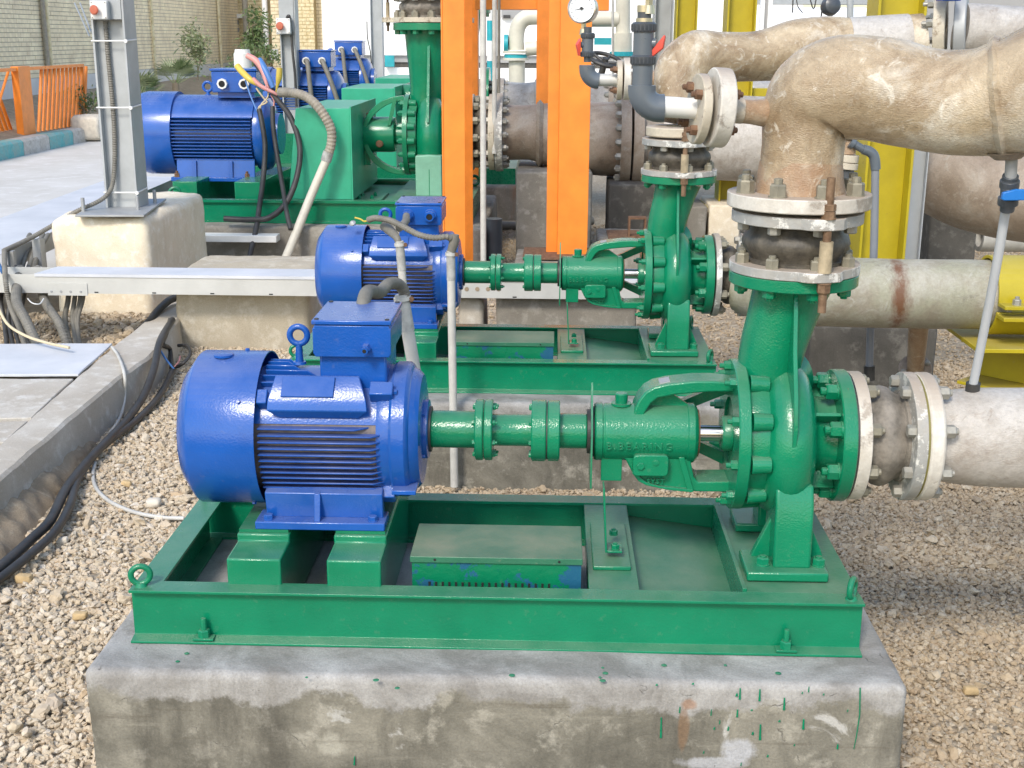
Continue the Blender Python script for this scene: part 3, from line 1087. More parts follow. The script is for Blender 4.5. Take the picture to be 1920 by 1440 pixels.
def bellows_joint(c, axis, zs, label, group, lug=None, Rp=.165, Rb=.125, mats=('plate', 'rubber', 'plate'), nuts=8, rod=True, spin=0, loc=None, rodang=-68, nutout=True):
    """rubber expansion joint between two plates; c = point on the axis at t=0; zs=(lower plate t0,t1, upper plate t0,t1)"""
    t = thing('expansion_joint', loc or c, label, 'expansion joint', group)
    fr = AX[axis] if isinstance(axis, str) else frame_to(Vector(axis).normalized())
    c = Vector(c)
    ax = fr @ Vector((0, 0, 1))

    def P3(r, a, tt): return c + fr @ Vector((r * math.cos(a), r * math.sin(a), tt))
    ra = [R(rodang), R(rodang + 180)]
    for (t0, t1), mn in (((zs[0], zs[1]), mats[0]), ((zs[2], zs[3]), mats[2])):
        m = MB()
        N = 96
        ring = []
        for k in range(N):
            a = 2 * PI * k / N
            r = Rp
            if lug:
                for q in ra:
                    dd = abs((a - q + PI) % (2 * PI) - PI)
                    r = max(r, Rp + lug * max(0, min(1, (R(24) - dd) / R(11))) - .004 * (dd / R(20)) ** 2 if dd < R(26) else r)
            ring.append((r, a))
        vs = [P3(r, a, t0) for r, a in ring] + [P3(r, a, t1) for r, a in ring] + [P3(Rb * .7, a, t0) for r, a in ring] + [P3(Rb * .7, a, t1) for r, a in ring]
        fs = []
        for k in range(N):
            j = (k + 1) % N
            fs += [(k, j, N + j, N + k), (2 * N + k, 3 * N + k, 3 * N + j, 2 * N + j), (N + k, N + j, 3 * N + j, 3 * N + k), (k, 2 * N + k, 2 * N + j, j)]
        m.add(vs, fs)
        m.build('end_plate', M[mn], t, bev=.002, ang=25)
    L = zs[2] - zs[1]
    m = MB()
    a, b = zs[1], zs[2]
    prof = [(a, Rb * .7), (a, Rb * .96), (a + L * .07, Rb * .96), (a + L * .10, Rb * .90), (a + L * .22, Rb * .93), (a + L * .36, Rb * 1.03), (a + L * .5, Rb * 1.06), (a + L * .64, Rb * 1.03), (a + L * .78, Rb * .93), (a + L * .90, Rb * .90), (a + L * .93, Rb * .96), (b, Rb * .96), (b, Rb * .7)]
    m.lathe(prof, c, ax if not isinstance(axis, str) else axis, 48)
    m.build('rubber_bellows', M[mats[1]], t, ang=50)
    if nuts:
        for k in range(nuts):
            an = 2 * PI * k / nuts + spin
            nut(t, P3(Rp * .86, an, zs[1]), ax, Rp * .185, Rp * .15, False, Rp * .05, M['nut'], 'nut')
            nut(t, P3(Rp * .86, an, zs[2]), -ax, Rp * .17, Rp * .12, False, 0, M['nutgrey'], 'bolt_head')
    if rod:
        for q in ra:
            rr = Rp + lug * .45
            m = MB()
            m.cyl(P3(rr, q, zs[0] - .075), P3(rr, q, zs[3] + .10), .0105, .0105, 14)
            ro = m.build('tie_rod', M['stud'], t)
            m = MB()
            m.cyl(P3(rr, q, zs[1]), P3(rr, q, zs[1] + L * .74), .0165, .0165, 20)
            m.build('tie_rod_sleeve', M['spacer'], ro)
            nut(ro, P3(rr, q, zs[3]), ax, .030, .017, True, 0, M['stud'], 'nut')
            nut(ro, P3(rr, q, zs[3] + .021), ax, .030, .016, False, 0, M['stud'], 'nut')
            nut(ro, P3(rr, q, zs[0]), -ax, .030, .024, True, 0, M['stud'], 'nut')
    return t


M['liddust'] = paint('green_lid_dusty', (.03, .15, .085), .38, .95, .25, dcol=(.22, .23, .16))

M['gapdust'] = plain('blue_paint_under_brown_dust', (.075, .072, .10), .6, 0, .3, .4, var2=(.21, .17, .145), vs=22)

# ---- sets one and two
AZ = .853
S1 = (0, 3.235, AZ)
DX2, DY2 = -.074, 2.35
S2 = (DX2, 3.235 + DY2, AZ)
motor_small(S1, 'nearest blue finned motor with blank plug on its terminal box and rounded fan cowl', 'plug', 'finned motors on the front skids')
coupling_small(S1, 'nearest green spacer coupling between blue motor and pump, lowest in the photo', 'green spacer couplings')
pump_small(S1, 'nearest glossy green pump with bare polished shaft, on the front skid', 'green pumps on the front skids')
base_frame(0, 0, .53, 'nearest green channel skid on the front concrete plinth', 'green skids')
vent_box(0, 0, .53, 'slotted green metal box with flaking blue patches, lying in the nearest skid')
motor_small(S2, 'second blue finned motor, with two round cable entries facing front', 'two', 'finned motors on the front skids')
coupling_small(S2, 'second green spacer coupling, in front of the white cable tray and orange post', 'green spacer couplings')
pump_small(S2, 'second green pump, behind the nearest one and left of the white flange', 'green pumps on the front skids')
base_frame(DX2, DY2, .53, 'second green channel skid, directly behind the nearest one', 'green skids')
vent_box(DX2, DY2, .53, 'green metal box lying in the second skid behind the grey conduits')
# ------------------------------------------------------------------ ground, gravel, plinths, kerbs
def struct(o):
    return tag(o, kind='structure')


def plinth_mat():
    t = NT('plinth_screed_over_concrete')
    sep = t.n('ShaderNodeSeparateXYZ')
    t.l(t.co, sep.inputs[0])
    big = t.noise(2.3, 9, .64, dist=.6)
    mid = t.noise(8, 9, .68)
    fine = t.noise(170, 4, .7)
    drip = t.noise(5, 8, .7, sc3=(1, 1, .22))
    side = t.mix(t.ramp(big, [(.38, 0.), (.60, 1.)]), (.12, .112, .088), (.255, .238, .19))
    side = t.mix(t.math('MULTIPLY', t.ramp(mid, [(.54, 0.), (.62, 1.)]), .75), side, (.33, .31, .255))
    side = t.mix(t.math('MULTIPLY', t.ramp(drip, [(.53, 0.), (.66, 1.)]), .7), side, (.07, .064, .05))
    side = t.mix(t.math('MULTIPLY', t.ramp(t.noise(3.1, 8, .6, dist=1.5), [(.62, 0.), (.66, 1.)]), .8), side, (.46, .45, .42))
    top = t.mix(t.ramp(t.noise(3.6, 8, .66, dist=.5), [(.40, 0.), (.62, 1.)]), (.21, .20, .182), (.38, .37, .35))
    top = t.mix(t.math('MULTIPLY', t.ramp(drip, [(.56, 0.), (.72, 1.)]), .7), top, (.16, .145, .12))
    # ragged lower edge of the screed
    zz = t.math('ADD', sep.outputs[2], t.math('MULTIPLY', t.math('SUBTRACT', t.noise(5, 9, .74), .5), .24))
    k = t.ramp(zz, [(.0, 0.), (1., 1.)])
    k = t.n('ShaderNodeMapRange')
    t.l(zz, k.inputs[0])
    k.inputs[1].default_value = -.075
    k.inputs[2].default_value = -.052
    k = k.outputs[0]
    c = t.mix(k, side, top)
    def blot(px, py, sc, soft, col, amt, cc):
        q = U(px, py, Y=2.71)
        a_ = t.n('ShaderNodeVectorMath', operation='SUBTRACT')
        t.l(t.co, a_.inputs[0])
        a_.inputs[1].default_value = (q.x + .13, q.y - 3.2, q.z - .39)
        b_ = t.n('ShaderNodeVectorMath', operation='MULTIPLY')
        t.l(a_.outputs[0], b_.inputs[0])
        b_.inputs[1].default_value = sc
        l_ = t.n('ShaderNodeVectorMath', operation='LENGTH')
        t.l(b_.outputs[0], l_.inputs[0])
        d_ = t.math('ADD', l_.outputs['Value'], t.math('MULTIPLY', t.math('SUBTRACT', t.noise(16, 8, .72, sc3=(1, 1, .5)), .5), soft))
        return t.mix(t.math('MULTIPLY', t.ramp(d_, [(.55, 1.), (.85, 0.)]), amt), cc, col)
    c = blot(1292, 1322, (38, 2, 45), 1.1, (.27, .125, .05), .6, c)
    c = blot(1282, 1365, (60, 2, 12), 1.3, (.22, .12, .055), .5, c)
    c = blot(1385, 1408, (17, 2, 22), 1.2, (.40, .405, .42), .85, c)
    c = blot(1340, 1432, (9, 2, 45), 1.2, (.40, .405, .42), .7, c)
    c = blot(620, 1400, (20, 2, 20), 1.6, (.42, .40, .33), .6, c)
    v = t.n('ShaderNodeTexVoronoi', feature='DISTANCE_TO_EDGE')
    v.inputs['Scale'].default_value = 1.9
    nz = t.n('ShaderNodeTexNoise')
    nz.inputs['Scale'].default_value = 7
    nz.inputs['Detail'].default_value = 6
    t.l(t.co, nz.inputs['Vector'])
    ad = t.n('ShaderNodeVectorMath', operation='MULTIPLY_ADD')
    t.l(nz.outputs['Color'], ad.inputs[0])
    ad.inputs[1].default_value = (.22, .22, .22)
    t.l(t.co, ad.inputs[2])
    t.l(ad.outputs[0], v.inputs['Vector'])
    cr = t.math('MULTIPLY', t.ramp(v.outputs['Distance'], [(0., 1.), (.0045, 0.)]), t.ramp(mid, [(.56, 0.), (.62, .7)]))
    c = t.mix(cr, c, (.05, .045, .035))
    lay = t.math('MULTIPLY', t.ramp(t.noise(3.5, 8, .7, dist=.3, sc3=(.35, 1, 5)), [(.56, 0.), (.63, 1.)]), .6)
    c = t.mix(t.math('MULTIPLY', lay, t.math('SUBTRACT', 1.0, k)), c, (.115, .10, .075))
    lay2 = t.math('MULTIPLY', t.ramp(t.noise(4.2, 8, .7, dist=.3, sc3=(.5, 1, 4)), [(.60, 0.), (.70, 1.)]), .25)
    c = t.mix(t.math('MULTIPLY', lay2, t.math('SUBTRACT', 1.0, k)), c, (.40, .375, .30))
    spk = t.math('MULTIPLY', t.ramp(t.noise(60, 3, .6), [(.70, 0.), (.73, 1.)]), .7)
    c = t.mix(spk, c, (.10, .09, .075))
    c = t.mix(.4, c, t.ramp(fine, [(.3, .33), (.7, .75)]), 'OVERLAY')
    t.setc(c)
    t.setr(.82)
    t.bump(t.math('SUBTRACT', t.math('ADD', t.math('MULTIPLY', fine, .3), t.math('MULTIPLY', mid, 1.6)), cr), .55, .008)
    return t.m


M['plinth'] = plinth_mat()


def gravel_ground_mat():
    t = NT('gravel_bed')
    v = t.n('ShaderNodeTexVoronoi')
    v.inputs['Scale'].default_value = 42
    t.l(t.co, v.inputs['Vector'])
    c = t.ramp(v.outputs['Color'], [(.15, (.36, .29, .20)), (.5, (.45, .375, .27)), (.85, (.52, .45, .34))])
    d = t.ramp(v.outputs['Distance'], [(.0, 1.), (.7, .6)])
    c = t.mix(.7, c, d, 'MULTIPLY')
    c = t.mix(t.ramp(t.noise(1.3, 5), [(.35, 0.), (.7, .5)]), c, (.27, .215, .15))
    t.setc(c)
    t.setr(.95)
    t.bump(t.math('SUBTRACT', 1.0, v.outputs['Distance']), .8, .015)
    return t.m


M['bed'] = gravel_ground_mat()
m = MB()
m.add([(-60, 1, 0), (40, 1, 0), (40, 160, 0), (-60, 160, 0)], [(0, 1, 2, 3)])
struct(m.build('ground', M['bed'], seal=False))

# ---- plinths
for i, (cx, cy, lab) in enumerate(((0, 0, 'nearest concrete plinth, spotted with green paint drips, under the front skid'),
                                   (DX2, DY2, 'second concrete plinth, with pale top, under the second skid'))):
    t = thing('concrete_plinth', (cx - .13, cy + 3.2, 0), lab, 'plinth', 'concrete machine plinths')
    o = rough_block(cx - 1.125, cx + .868, cy + 2.715, cy + 3.78, -.12, .390, r=.022, step=.03, amp=.0035, seed=3 + i, name='plinth_body', mat=M['plinth'], parent=t, seg=5, freq=3.2)
    if i == 0:
        # keep the material's height scale: object origin sits at ground, screed limit is measured from the top
        pl1 = t
    o.data.transform(Matrix.Translation((0, 0, -.39)))
    o.location = (0, 0, .39)

# green paint runs on the nearest plinth: thin dried paint, slightly proud of the concrete
m = MB()
random.seed(5)
runs = [(1388, 1290, 1312), (1425, 1292, 1315), (1471, 1308, 1332), (1507, 1348, 1368), (1240, 1345, 1384), (1426, 1358, 1388), (1334, 1330, 1342), (1366, 1362, 1370), (1382, 1300, 1306), (1571, 1395, 1405), (1412, 1372, 1378), (1517, 1287, 1298),
        (665, 1418, 1435), (1505, 1297, 1301), (1340, 1363, 1368), (1383, 1330, 1345), (1350, 1350, 1358), (1275, 1325, 1337), (1545, 1300, 1304), (1300, 1280, 1284), (1232, 1282, 1286), (1490, 1395, 1399), (1462, 1350, 1354), (1390, 1430, 1436), (1440, 1415, 1420), (1320, 1408, 1413), (1590, 1330, 1335), (1410, 1330, 1333)]
yf = 2.7105
for (x, ya, yb) in runs:
    a, b = U(x, ya, Y=yf), U(x - 1, yb, Y=yf)
    wd = random.uniform(.0016, .0034)
    m.add([(a.x - wd * .6, yf, a.z), (a.x + wd * .6, yf, a.z), (b.x + wd, yf, b.z), (b.x - wd, yf, b.z)] + [(p[0], yf - .0015, p[1]) for p in ((a.x - wd * .3, a.z - .001), (a.x + wd * .3, a.z - .001), (b.x + wd * .6, b.z + .001), (b.x - wd * .6, b.z + .001))],
          [(4, 5, 6, 7), (0, 1, 5, 4), (1, 2, 6, 5), (2, 3, 7, 6), (3, 0, 4, 7)])
# long thin run at the right end
pts = [U(1613, 1290, Y=yf), U(1612, 1340, Y=yf), U(1606, 1380, Y=yf), U(1601, 1405, Y=yf)]
m.tube([p + Vector((0, .0005, 0)) for p in pts], [.0019, .0016, .0013, .0009], 6)
# spots on the top
for (x, y) in ((1130, 1252), (1125, 1270), (1130, 1276), (1245, 1247), (1360, 1247), (1459, 1262), (333, 1240), (350, 1225), (575, 1270), (705, 1275), (745, 1290), (960, 1266), (1135, 1262)):
    c = U(x, y, Z=.3925)
    r = random.uniform(.003, .008)
    m.lathe([(0, 0), (0, r), (.0012, r * .7), (.0012, 0)], c, 'Z', 9)
tag(m.build('paint_drips', M['green'], pl1), kind='stuff')
m = MB()
c0 = U(1283, 1312, Y=yf)

# ---- crushed stone, scattered as instances
rng = np.random.default_rng(4)


def scatter(name, boxes, smin, smax, mat, label=None, left=True, zoff=0.0):
    P_, Z_ = [], []
    for (x0, x1, y0, y1, n) in boxes:
        k = int(n * (x1 - x0) * (y1 - y0))
        q = np.stack([rng.uniform(x0, x1, k), rng.uniform(y0, y1, k)], 1)
        keep = np.ones(k, bool)
        for cx, cy in ((0, 0), (DX2, DY2)):
            keep &= ~((q[:, 0] > cx - 1.10) & (q[:, 0] < cx + .85) & (q[:, 1] > cy + 2.74) & (q[:, 1] < cy + 3.75))
        # left limit: foot of the kerb
        if left: keep &= q[:, 0] > (-1.97 - (q[:, 1] - 4.2) * .125)
        q = q[keep]
        P_.append(q)
    q = np.concatenate(P_)
    n = len(q)
    s = smin + (smax - smin) * rng.power(.8, n) * rng.uniform(.4, 1, n)
    big = rng.uniform(0, 1, n) < .035
    s[big] *= rng.uniform(1.4, 2.1, int(big.sum()))
    z = s * rng.uniform(-.1, .55, n) + zoff
    co = np.stack([q[:, 0], q[:, 1], z], 1).astype(np.float32)
    me = bpy.data.meshes.new(name)
    me.vertices.add(n)
    me.vertices.foreach_set('co', co.ravel())
    at = me.attributes.new('stone_size', 'FLOAT', 'POINT')
    at.data.foreach_set('value', s.astype(np.float32))
    o = bpy.data.objects.new(name, me)
    COL.objects.link(o)
    g = bpy.data.node_groups.new(name + '_nodes', 'GeometryNodeTree')
    g.interface.new_socket('Geometry', in_out='INPUT', socket_type='NodeSocketGeometry')
    g.interface.new_socket('Geometry', in_out='OUTPUT', socket_type='NodeSocketGeometry')
    N = g.nodes.new
    L = g.links.new
    gi, go = N('NodeGroupInput'), N('NodeGroupOutput')
    geo2i = N('GeometryNodeGeometryToInstance')
    for k in range(7):
        ico = N('GeometryNodeMeshIcoSphere')
        ico.inputs['Radius'].default_value = .5
        ico.inputs['Subdivisions'].default_value = 2
        sp = N('GeometryNodeSetPosition')
        pos = N('GeometryNodeInputPosition')
        nz = N('ShaderNodeTexNoise')
        nz.noise_dimensions = '4D'
        nz.inputs['Scale'].default_value = 1.5
        nz.inputs['Detail'].default_value = 1.5
        nz.inputs['W'].default_value = k * 3.3
        L(pos.outputs[0], nz.inputs['Vector'])
        sub = N('ShaderNodeVectorMath'); sub.operation = 'SUBTRACT'
        L(nz.outputs['Color'], sub.inputs[0]); sub.inputs[1].default_value = (.5, .5, .5)
        mul = N('ShaderNodeVectorMath'); mul.operation = 'MULTIPLY'
        L(sub.outputs[0], mul.inputs[0]); mul.inputs[1].default_value = (1.5, 1.5, 1.1)
        L(ico.outputs['Mesh'], sp.inputs['Geometry'])
        L(mul.outputs[0], sp.inputs['Offset'])
        tr = N('GeometryNodeTransform')
        tr.inputs['Scale'].default_value = (1, .78 - .03 * k, .62 + .03 * (k % 3))
        L(sp.outputs[0], tr.inputs['Geometry'])
        sm = N('GeometryNodeSetMaterial')
        sm.inputs['Material'].default_value = mat
        L(tr.outputs[0], sm.inputs['Geometry'])
        ss = N('GeometryNodeSetShadeSmooth')
        ss.inputs['Shade Smooth'].default_value = False
        L(sm.outputs[0], ss.inputs['Geometry'])
        L(ss.outputs[0], geo2i.inputs[0])
    iop = N('GeometryNodeInstanceOnPoints')
    iop.inputs['Pick Instance'].default_value = True
    L(gi.outputs[0], iop.inputs['Points'])
    L(geo2i.outputs[0], iop.inputs['Instance'])
    rr = N('FunctionNodeRandomValue')
    rr.data_type = 'FLOAT_VECTOR'
    rr.inputs[0].default_value = (-.7, -.7, 0)
    rr.inputs[1].default_value = (.7, .7, 6.283)
    L(rr.outputs[0], iop.inputs['Rotation'])
    na = N('GeometryNodeInputNamedAttribute')
    na.data_type = 'FLOAT'
    na.inputs['Name'].default_value = 'stone_size'
    L(na.outputs[0], iop.inputs['Scale'])
    L(iop.outputs[0], go.inputs[0])
    md = o.modifiers.new('scatter', 'NODES')
    md.node_group = g
    tag(o, label, 'gravel', None, 'stuff')
    return o


def stone_mat(name, stops):
    t = NT(name)
    oi = t.n('ShaderNodeObjectInfo')
    c = t.ramp(oi.outputs['Random'], stops)
    c = t.mix(t.ramp(t.noise(3.0, 4), [(.35, .5), (.7, 1.)]), t.mix(1.0, c, (.72, .66, .6), 'MULTIPLY'), c)
    t.setc(c)
    t.setr(.85)
    return t.m


M['stone'] = stone_mat('crushed_stone_tan', [(0, (.39, .305, .20)), (.2, (.46, .375, .26)), (.4, (.37, .285, .19)), (.55, (.49, .41, .295)), (.7, (.42, .33, .22)), (.85, (.52, .45, .34)), (.95, (.40, .335, .25)), (1, (.33, .27, .195))])
M['stonew'] = stone_mat('crushed_stone_pale', [(0, (.53, .44, .31)), (.2, (.59, .51, .385)), (.4, (.50, .41, .285)), (.55, (.62, .55, .43)), (.7, (.54, .44, .31)), (.85, (.65, .59, .49)), (.95, (.52, .40, .26)), (1, (.46, .41, .34))])
for st in ('stone', 'stonew'): pass
scatter('gravel_right', [(-1.1, 3.6, 2.2, 5.2, 7600), (-1.1, 4.2, 5.2, 7.4, 3800), (-1.6, 7, 7.4, 13, 1000)], .0105, .028, M['stone'], 'tan crushed stone spread round the plinths and under the pipes')
scatter('gravel_left', [(-2.4, -1.02, 2.0, 7.6, 6000)], .011, .034, M['stonew'], 'pale crushed stone between the kerb and the plinths')
M['stones'] = stone_mat('rubble_tan', [(0, (.42, .33, .22)), (.4, (.54, .45, .32)), (.7, (.48, .38, .25)), (1, (.62, .54, .42))])
scatter('trench_rubble', [(-4.6, -2.3, 6.9, 8.2, 2600)], .012, .05, M['stones'], 'tan rubble lying in the open cable trench under the tray', False, .05)
# a few single rocks
M['rock'] = plain('pale_rock', (.62, .56, .46), .85, 0, .2, .6, vs=12)
M['rockb'] = plain('ochre_rock', (.52, .38, .2), .85, 0, .25, .6, vs=12)
for i, (x, y, r, mt, lb) in enumerate(((287, 946, .045, 'rock', 'large white rock on the gravel left of the nearest skid'), (237, 908, .028, 'rockb', 'round ochre rock up the gravel from the large white one'),
                                       (45, 1087, .042, 'rockb', 'ochre rock by the black cables at the left edge'), (85, 1025, .038, 'rock', 'cream rock beside the black cables'),
                                       (150, 1157, .030, 'rockb', 'flat yellowish rock left of the front plinth'), (1820, 1297, .032, 'rockb', 'brown rock standing in the gravel right of the front plinth'),
                                       (118, 1015, .03, 'rock', 'pale rock on the gravel just right of the cables'))):
    c = U(x, y, Z=.015)
    r *= .75
    o = rough_block(c.x - r, c.x + r, c.y - r * .7, c.y + r * .7, c.z - r * .3, c.z + r * .75, r=r * .35, step=.02, amp=r * .3, seed=20 + i, name='rock', mat=M[mt], seg=2, freq=9 / r * .05)
    tag(o, lb, 'rock', 'single rocks in the gravel')

# ---- channel kerb on the left, running away from the camera
def kerbline(f):            # right top edge and left top edge from the photo, z = .2
    return f
rt = [U(-60, 950, Z=.2), U(7, 890, Z=.2), U(133, 783, Z=.2), U(220, 710, Z=.2), U(283, 667, Z=.2), U(325, 612, Z=.2), U(340, 590, Z=.2)]
lf = [U(-60, 885, Z=.2), U(0, 833, Z=.2), U(143, 708, Z=.2), U(215, 647, Z=.2), U(252, 618, Z=.2), U(300, 580, Z=.2), U(332, 562, Z=.2)]
ext = (rt[1] - rt[0]).normalized() * -1.2
rt.insert(0, rt[0] + ext)
lf.insert(0, lf[0] + ext)
m = MB()
rows = []
for a, b in zip(lf, rt):
    q = [(a.x, a.y, -.35), (a.x, a.y, .192), (a.x + .008, a.y, .2)]
    mid = a.lerp(b, .5)
    q += [(mid.x, mid.y, .201), (b.x - .014, b.y, .2), (b.x, b.y, .186), (b.x + .012, b.y, .1), (b.x + .02, b.y, -.05)]
    rows.append([m.bm.verts.new(v) for v in q])
for A, B in zip(rows, rows[1:]):
    for j in range(len(A) - 1): m.bm.faces.new((A[j], A[j + 1], B[j + 1], B[j]))
m.bm.faces.new(rows[0]); m.bm.faces.new(rows[-1][::-1])
for _ in range(4):
    es = [e for e in m.bm.edges if e.calc_length() > .09]
    if es: bmesh.ops.subdivide_edges(m.bm, edges=es, cuts=1, use_grid_fill=True)
for v in m.bm.verts:
    v.co += noise.noise_vector(v.co * 6) * .004 + noise.noise_vector(v.co * 22) * .0025
o = m.build('channel_kerb', M['kerb'], ang=32)
tag(struct(o))
# broken footing showing under the kerb
a = U(20, 985, Z=0); b = U(200, 800, Z=0)
m = MB()
rows = []
for k in range(26):
    f = k / 25
    p = U(-20 + 320 * f, 1080 - 425 * f, Z=0.0)
    wv = .01 + .02 * abs(noise.noise(Vector((f * 7, 0, 0))))
    rows.append([m.bm.verts.new((p.x - .12, p.y, .11)), m.bm.verts.new((p.x - .02 + wv, p.y, .055 + .03 * noise.noise(Vector((f * 9, 3, 0))))), m.bm.verts.new((p.x + .03 + wv * 1.4, p.y, -.01))])
for A, B in zip(rows, rows[1:]):
    for j in range(2): m.bm.faces.new((A[j], A[j + 1], B[j + 1], B[j]))
for _ in range(2):
    bmesh.ops.subdivide_edges(m.bm, edges=m.bm.edges[:], cuts=1, use_grid_fill=True)
for v in m.bm.verts: v.co += noise.noise_vector(v.co * 14) * .02
struct(m.build('kerb_footing', M['soil'], ang=60))


# ---- channel covers: concrete slabs and one pale plate
def slab(pix, z, th, name, mat, label, cat, group=None):
    P4 = [U(x, y, Z=z) for x, y in pix]
    c = sum(P4, Vector()) / 4
    m = MB()
    m.add([(p.x, p.y, z) for p in P4] + [(p.x, p.y, z - th) for p in P4], [(0, 1, 2, 3), (7, 6, 5, 4)] + [(i, 4 + i, 4 + (i + 1) % 4, (i + 1) % 4) for i in range(4)])
    bmesh.ops.subdivide_edges(m.bm, edges=m.bm.edges[:], cuts=5, use_grid_fill=True)
    bmesh.ops.translate(m.bm, verts=m.bm.verts[:], vec=-Vector((c.x, c.y, z - th)))
    for v in m.bm.verts: v.co += noise.noise_vector((v.co + c) * 5) * .004
    o = m.build(name, mat, bev=.004)
    o.location = (c.x, c.y, z - th)
    return tag(o, label, cat, group)


M['platew'] = plain('bluish_white_plate', (.54, .56, .59), .5, 0, .08, .1, var2=(.64, .65, .67), vs=3)
slab([(-140, 645), (210, 644), (146, 701), (-200, 705)], .212, .012, 'cover_plate', M['platew'], 'pale bluish white plate covering the far end of the cable channel', 'cover plate')
slab([(-140, 711), (138, 709), (58, 783), (-230, 790)], .2, .06, 'channel_cover', M['kerb'], 'concrete channel cover slab nearest behind the rust stained one', 'cover slab', 'concrete channel cover slabs')
slab([(-240, 796), (52, 789), (8, 829), (-300, 838)], .2, .06, 'channel_cover', M['kerb'], 'narrow concrete channel cover slab with rusty stain on its joint', 'cover slab', 'concrete channel cover slabs')
slab([(-310, 843), (2, 834), (-40, 872), (-330, 882)], .2, .06, 'channel_cover', M['kerb'], 'concrete channel cover slab cut by the left edge of the photo', 'cover slab', 'concrete channel cover slabs')

# soil of the open trench behind the plate, with rubble
m = MB()
a, b, c, d = U(-200, 720, Z=.05), U(300, 700, Z=.05), U(400, 520, Z=.02), U(-200, 520, Z=.02)
m.add([a, b, c, d], [(0, 1, 2, 3)])
bmesh.ops.subdivide_edges(m.bm, edges=m.bm.edges[:], cuts=30, use_grid_fill=True)
for v in m.bm.verts: v.co.z += noise.noise(v.co * 5) * .05 + noise.noise(v.co * 22) * .025
struct(m.build('trench_soil', M['soil'], ang=70))

# ---- cream block below the tray, wrapped block
p0, p1 = U(333, 655, Z=0), U(578, 655, Z=0)
o = rough_block(p0.x, p1.x + .02, p0.y, p0.y + .75, -.05, .47, r=.045, step=.05, amp=.012, seed=41, name='concrete_block', mat=M['wrap'], seg=3, freq=5)
o.name = 'concrete_block'
tag(o, 'low buff concrete block with cloth creases, below the cable tray', 'concrete block')
PB0 = U(108, 600, Z=0)
PBR = U(287, 600, Z=0)
o = rough_block(PB0.x, PBR.x + .02, PB0.y, PB0.y + 1.45, -.05, .70, r=.06, step=.06, amp=.016, seed=44, name='column_footing', mat=M['block'], seg=3, freq=5)
tag(o, 'tall cream concrete footing block under the nearest grey column', 'footing')

# ---- paving, kerb and planting bed
m = MB()
m.add([(-8.35, 9, .03), (-3.9, 9, .03), (-3.9, 110, .03), (-8.35, 110, .03)], [(0, 1, 2, 3)])
m.add([(-3.9, 14, .03), (-1.2, 14, .03), (-1.2, 110, .03), (-3.9, 110, .03)], [(0, 1, 2, 3)])
m.add([(-8.35, 5, .03), (-5.2, 5, .03), (-4.4, 9, .03), (-8.35, 9, .03)], [(0, 1, 2, 3)])
struct(m.build('paving', M['pave'], seal=False))
kt = thing('painted_kerb', (-8.45, 25, 0), 'kerb along the paving painted in turquoise and white blocks', 'kerb')
kp = 0
y = 14.0
k = 0
protos = {}
while y < 50:
    L = 1.05
    mt = 'kteal' if k % 2 else 'kwhite'
    if mt not in protos:
        m = MB()
        m.prism([(-8.62, 0), (-8.62, .26), (-8.60, .28), (-8.38, .28), (-8.34, .24), (-8.34, 0)], 'xz', 25 - L / 2 + .01, 25 + L / 2 - .01)
        protos[mt] = m.build('kerb_stone', M[mt], kt, bev=.006)
        protos[mt].location = (0, y - 25, 0)
    else:
        share(protos[mt], 'kerb_stone', kt, (0, y - 25, 0))
    y += L
    k += 1
m = MB()
m.add([(-8.6, 12, .24), (-8.6, 50, .24), (-10.6, 50, .72), (-10.6, 12, .72), (-14, 50, .72), (-14, 12, .72)], [(0, 1, 2, 3), (3, 2, 4, 5)])
bmesh.ops.subdivide_edges(m.bm, edges=m.bm.edges[:], cuts=20, use_grid_fill=True)
for v in m.bm.verts: v.co.z += noise.noise(v.co * 1.2) * .05
struct(m.build('planting_bed', M['soil'], ang=80))
# ------------------------------------------------------------------ joints, pipes and flanges round the pumps
def flange(name, c, axis, Ro, Ri, th, mat, parent, bev=.003, seg=64):
    m = MB()
    m.lathe([(0, Ri), (0, Ro), (th, Ro), (th, Ri), (0, Ri)], c, axis, seg)
    return m.build(name, mat, parent, bev=bev, ang=30)


for i, (cx, cy, ordn) in enumerate(((0, 0, 'nearest'), (DX2, DY2, 'second'))):
    c = Vector((cx + .628, cy + 3.235, AZ))
    bellows_joint(c, 'Z', (.4465, .471, .575, .603), ('nearest upright rubber joint with rusty tie rod, on the green outlet flange' if i == 0 else 'second upright rubber joint, under the small beige flange behind the orange posts'),
                  'upright expansion joints', lug=.022, Rp=.166, Rb=.13, nuts=8, spin=R(12), loc=(c.x, c.y, c.z + .446), rodang=-76 if i == 0 else -88)
    # suction joint
    s = Vector((cx + .788, cy + 3.235, AZ))
    if i == 0:
        m = MB(); m.lathe([(0, .07), (0, .171), (.005, .171), (.005, .07)], s, 'X', 56)
        j = bellows_joint(s, 'X', (.0055, .038, .150, .179), 'nearest dusty rubber joint on the suction flange of the front pump', 'suction joints', Rp=.172, Rb=.128, mats=('whitef', 'rubberdust', 'plate'), nuts=8, rod=False, spin=R(22.5), loc=tuple(s))
        m.build('gasket', M['black'], j)
    else:
        j = bellows_joint(s, 'X', (.0055, .030, .130, .160), 'second rubber joint with galvanised plate, on the pump behind the nearest', 'suction joints', Rp=.185, Rb=.125, mats=('plate', 'rubber', 'plate'), nuts=8, rod=False, spin=R(22.5), loc=tuple(s))

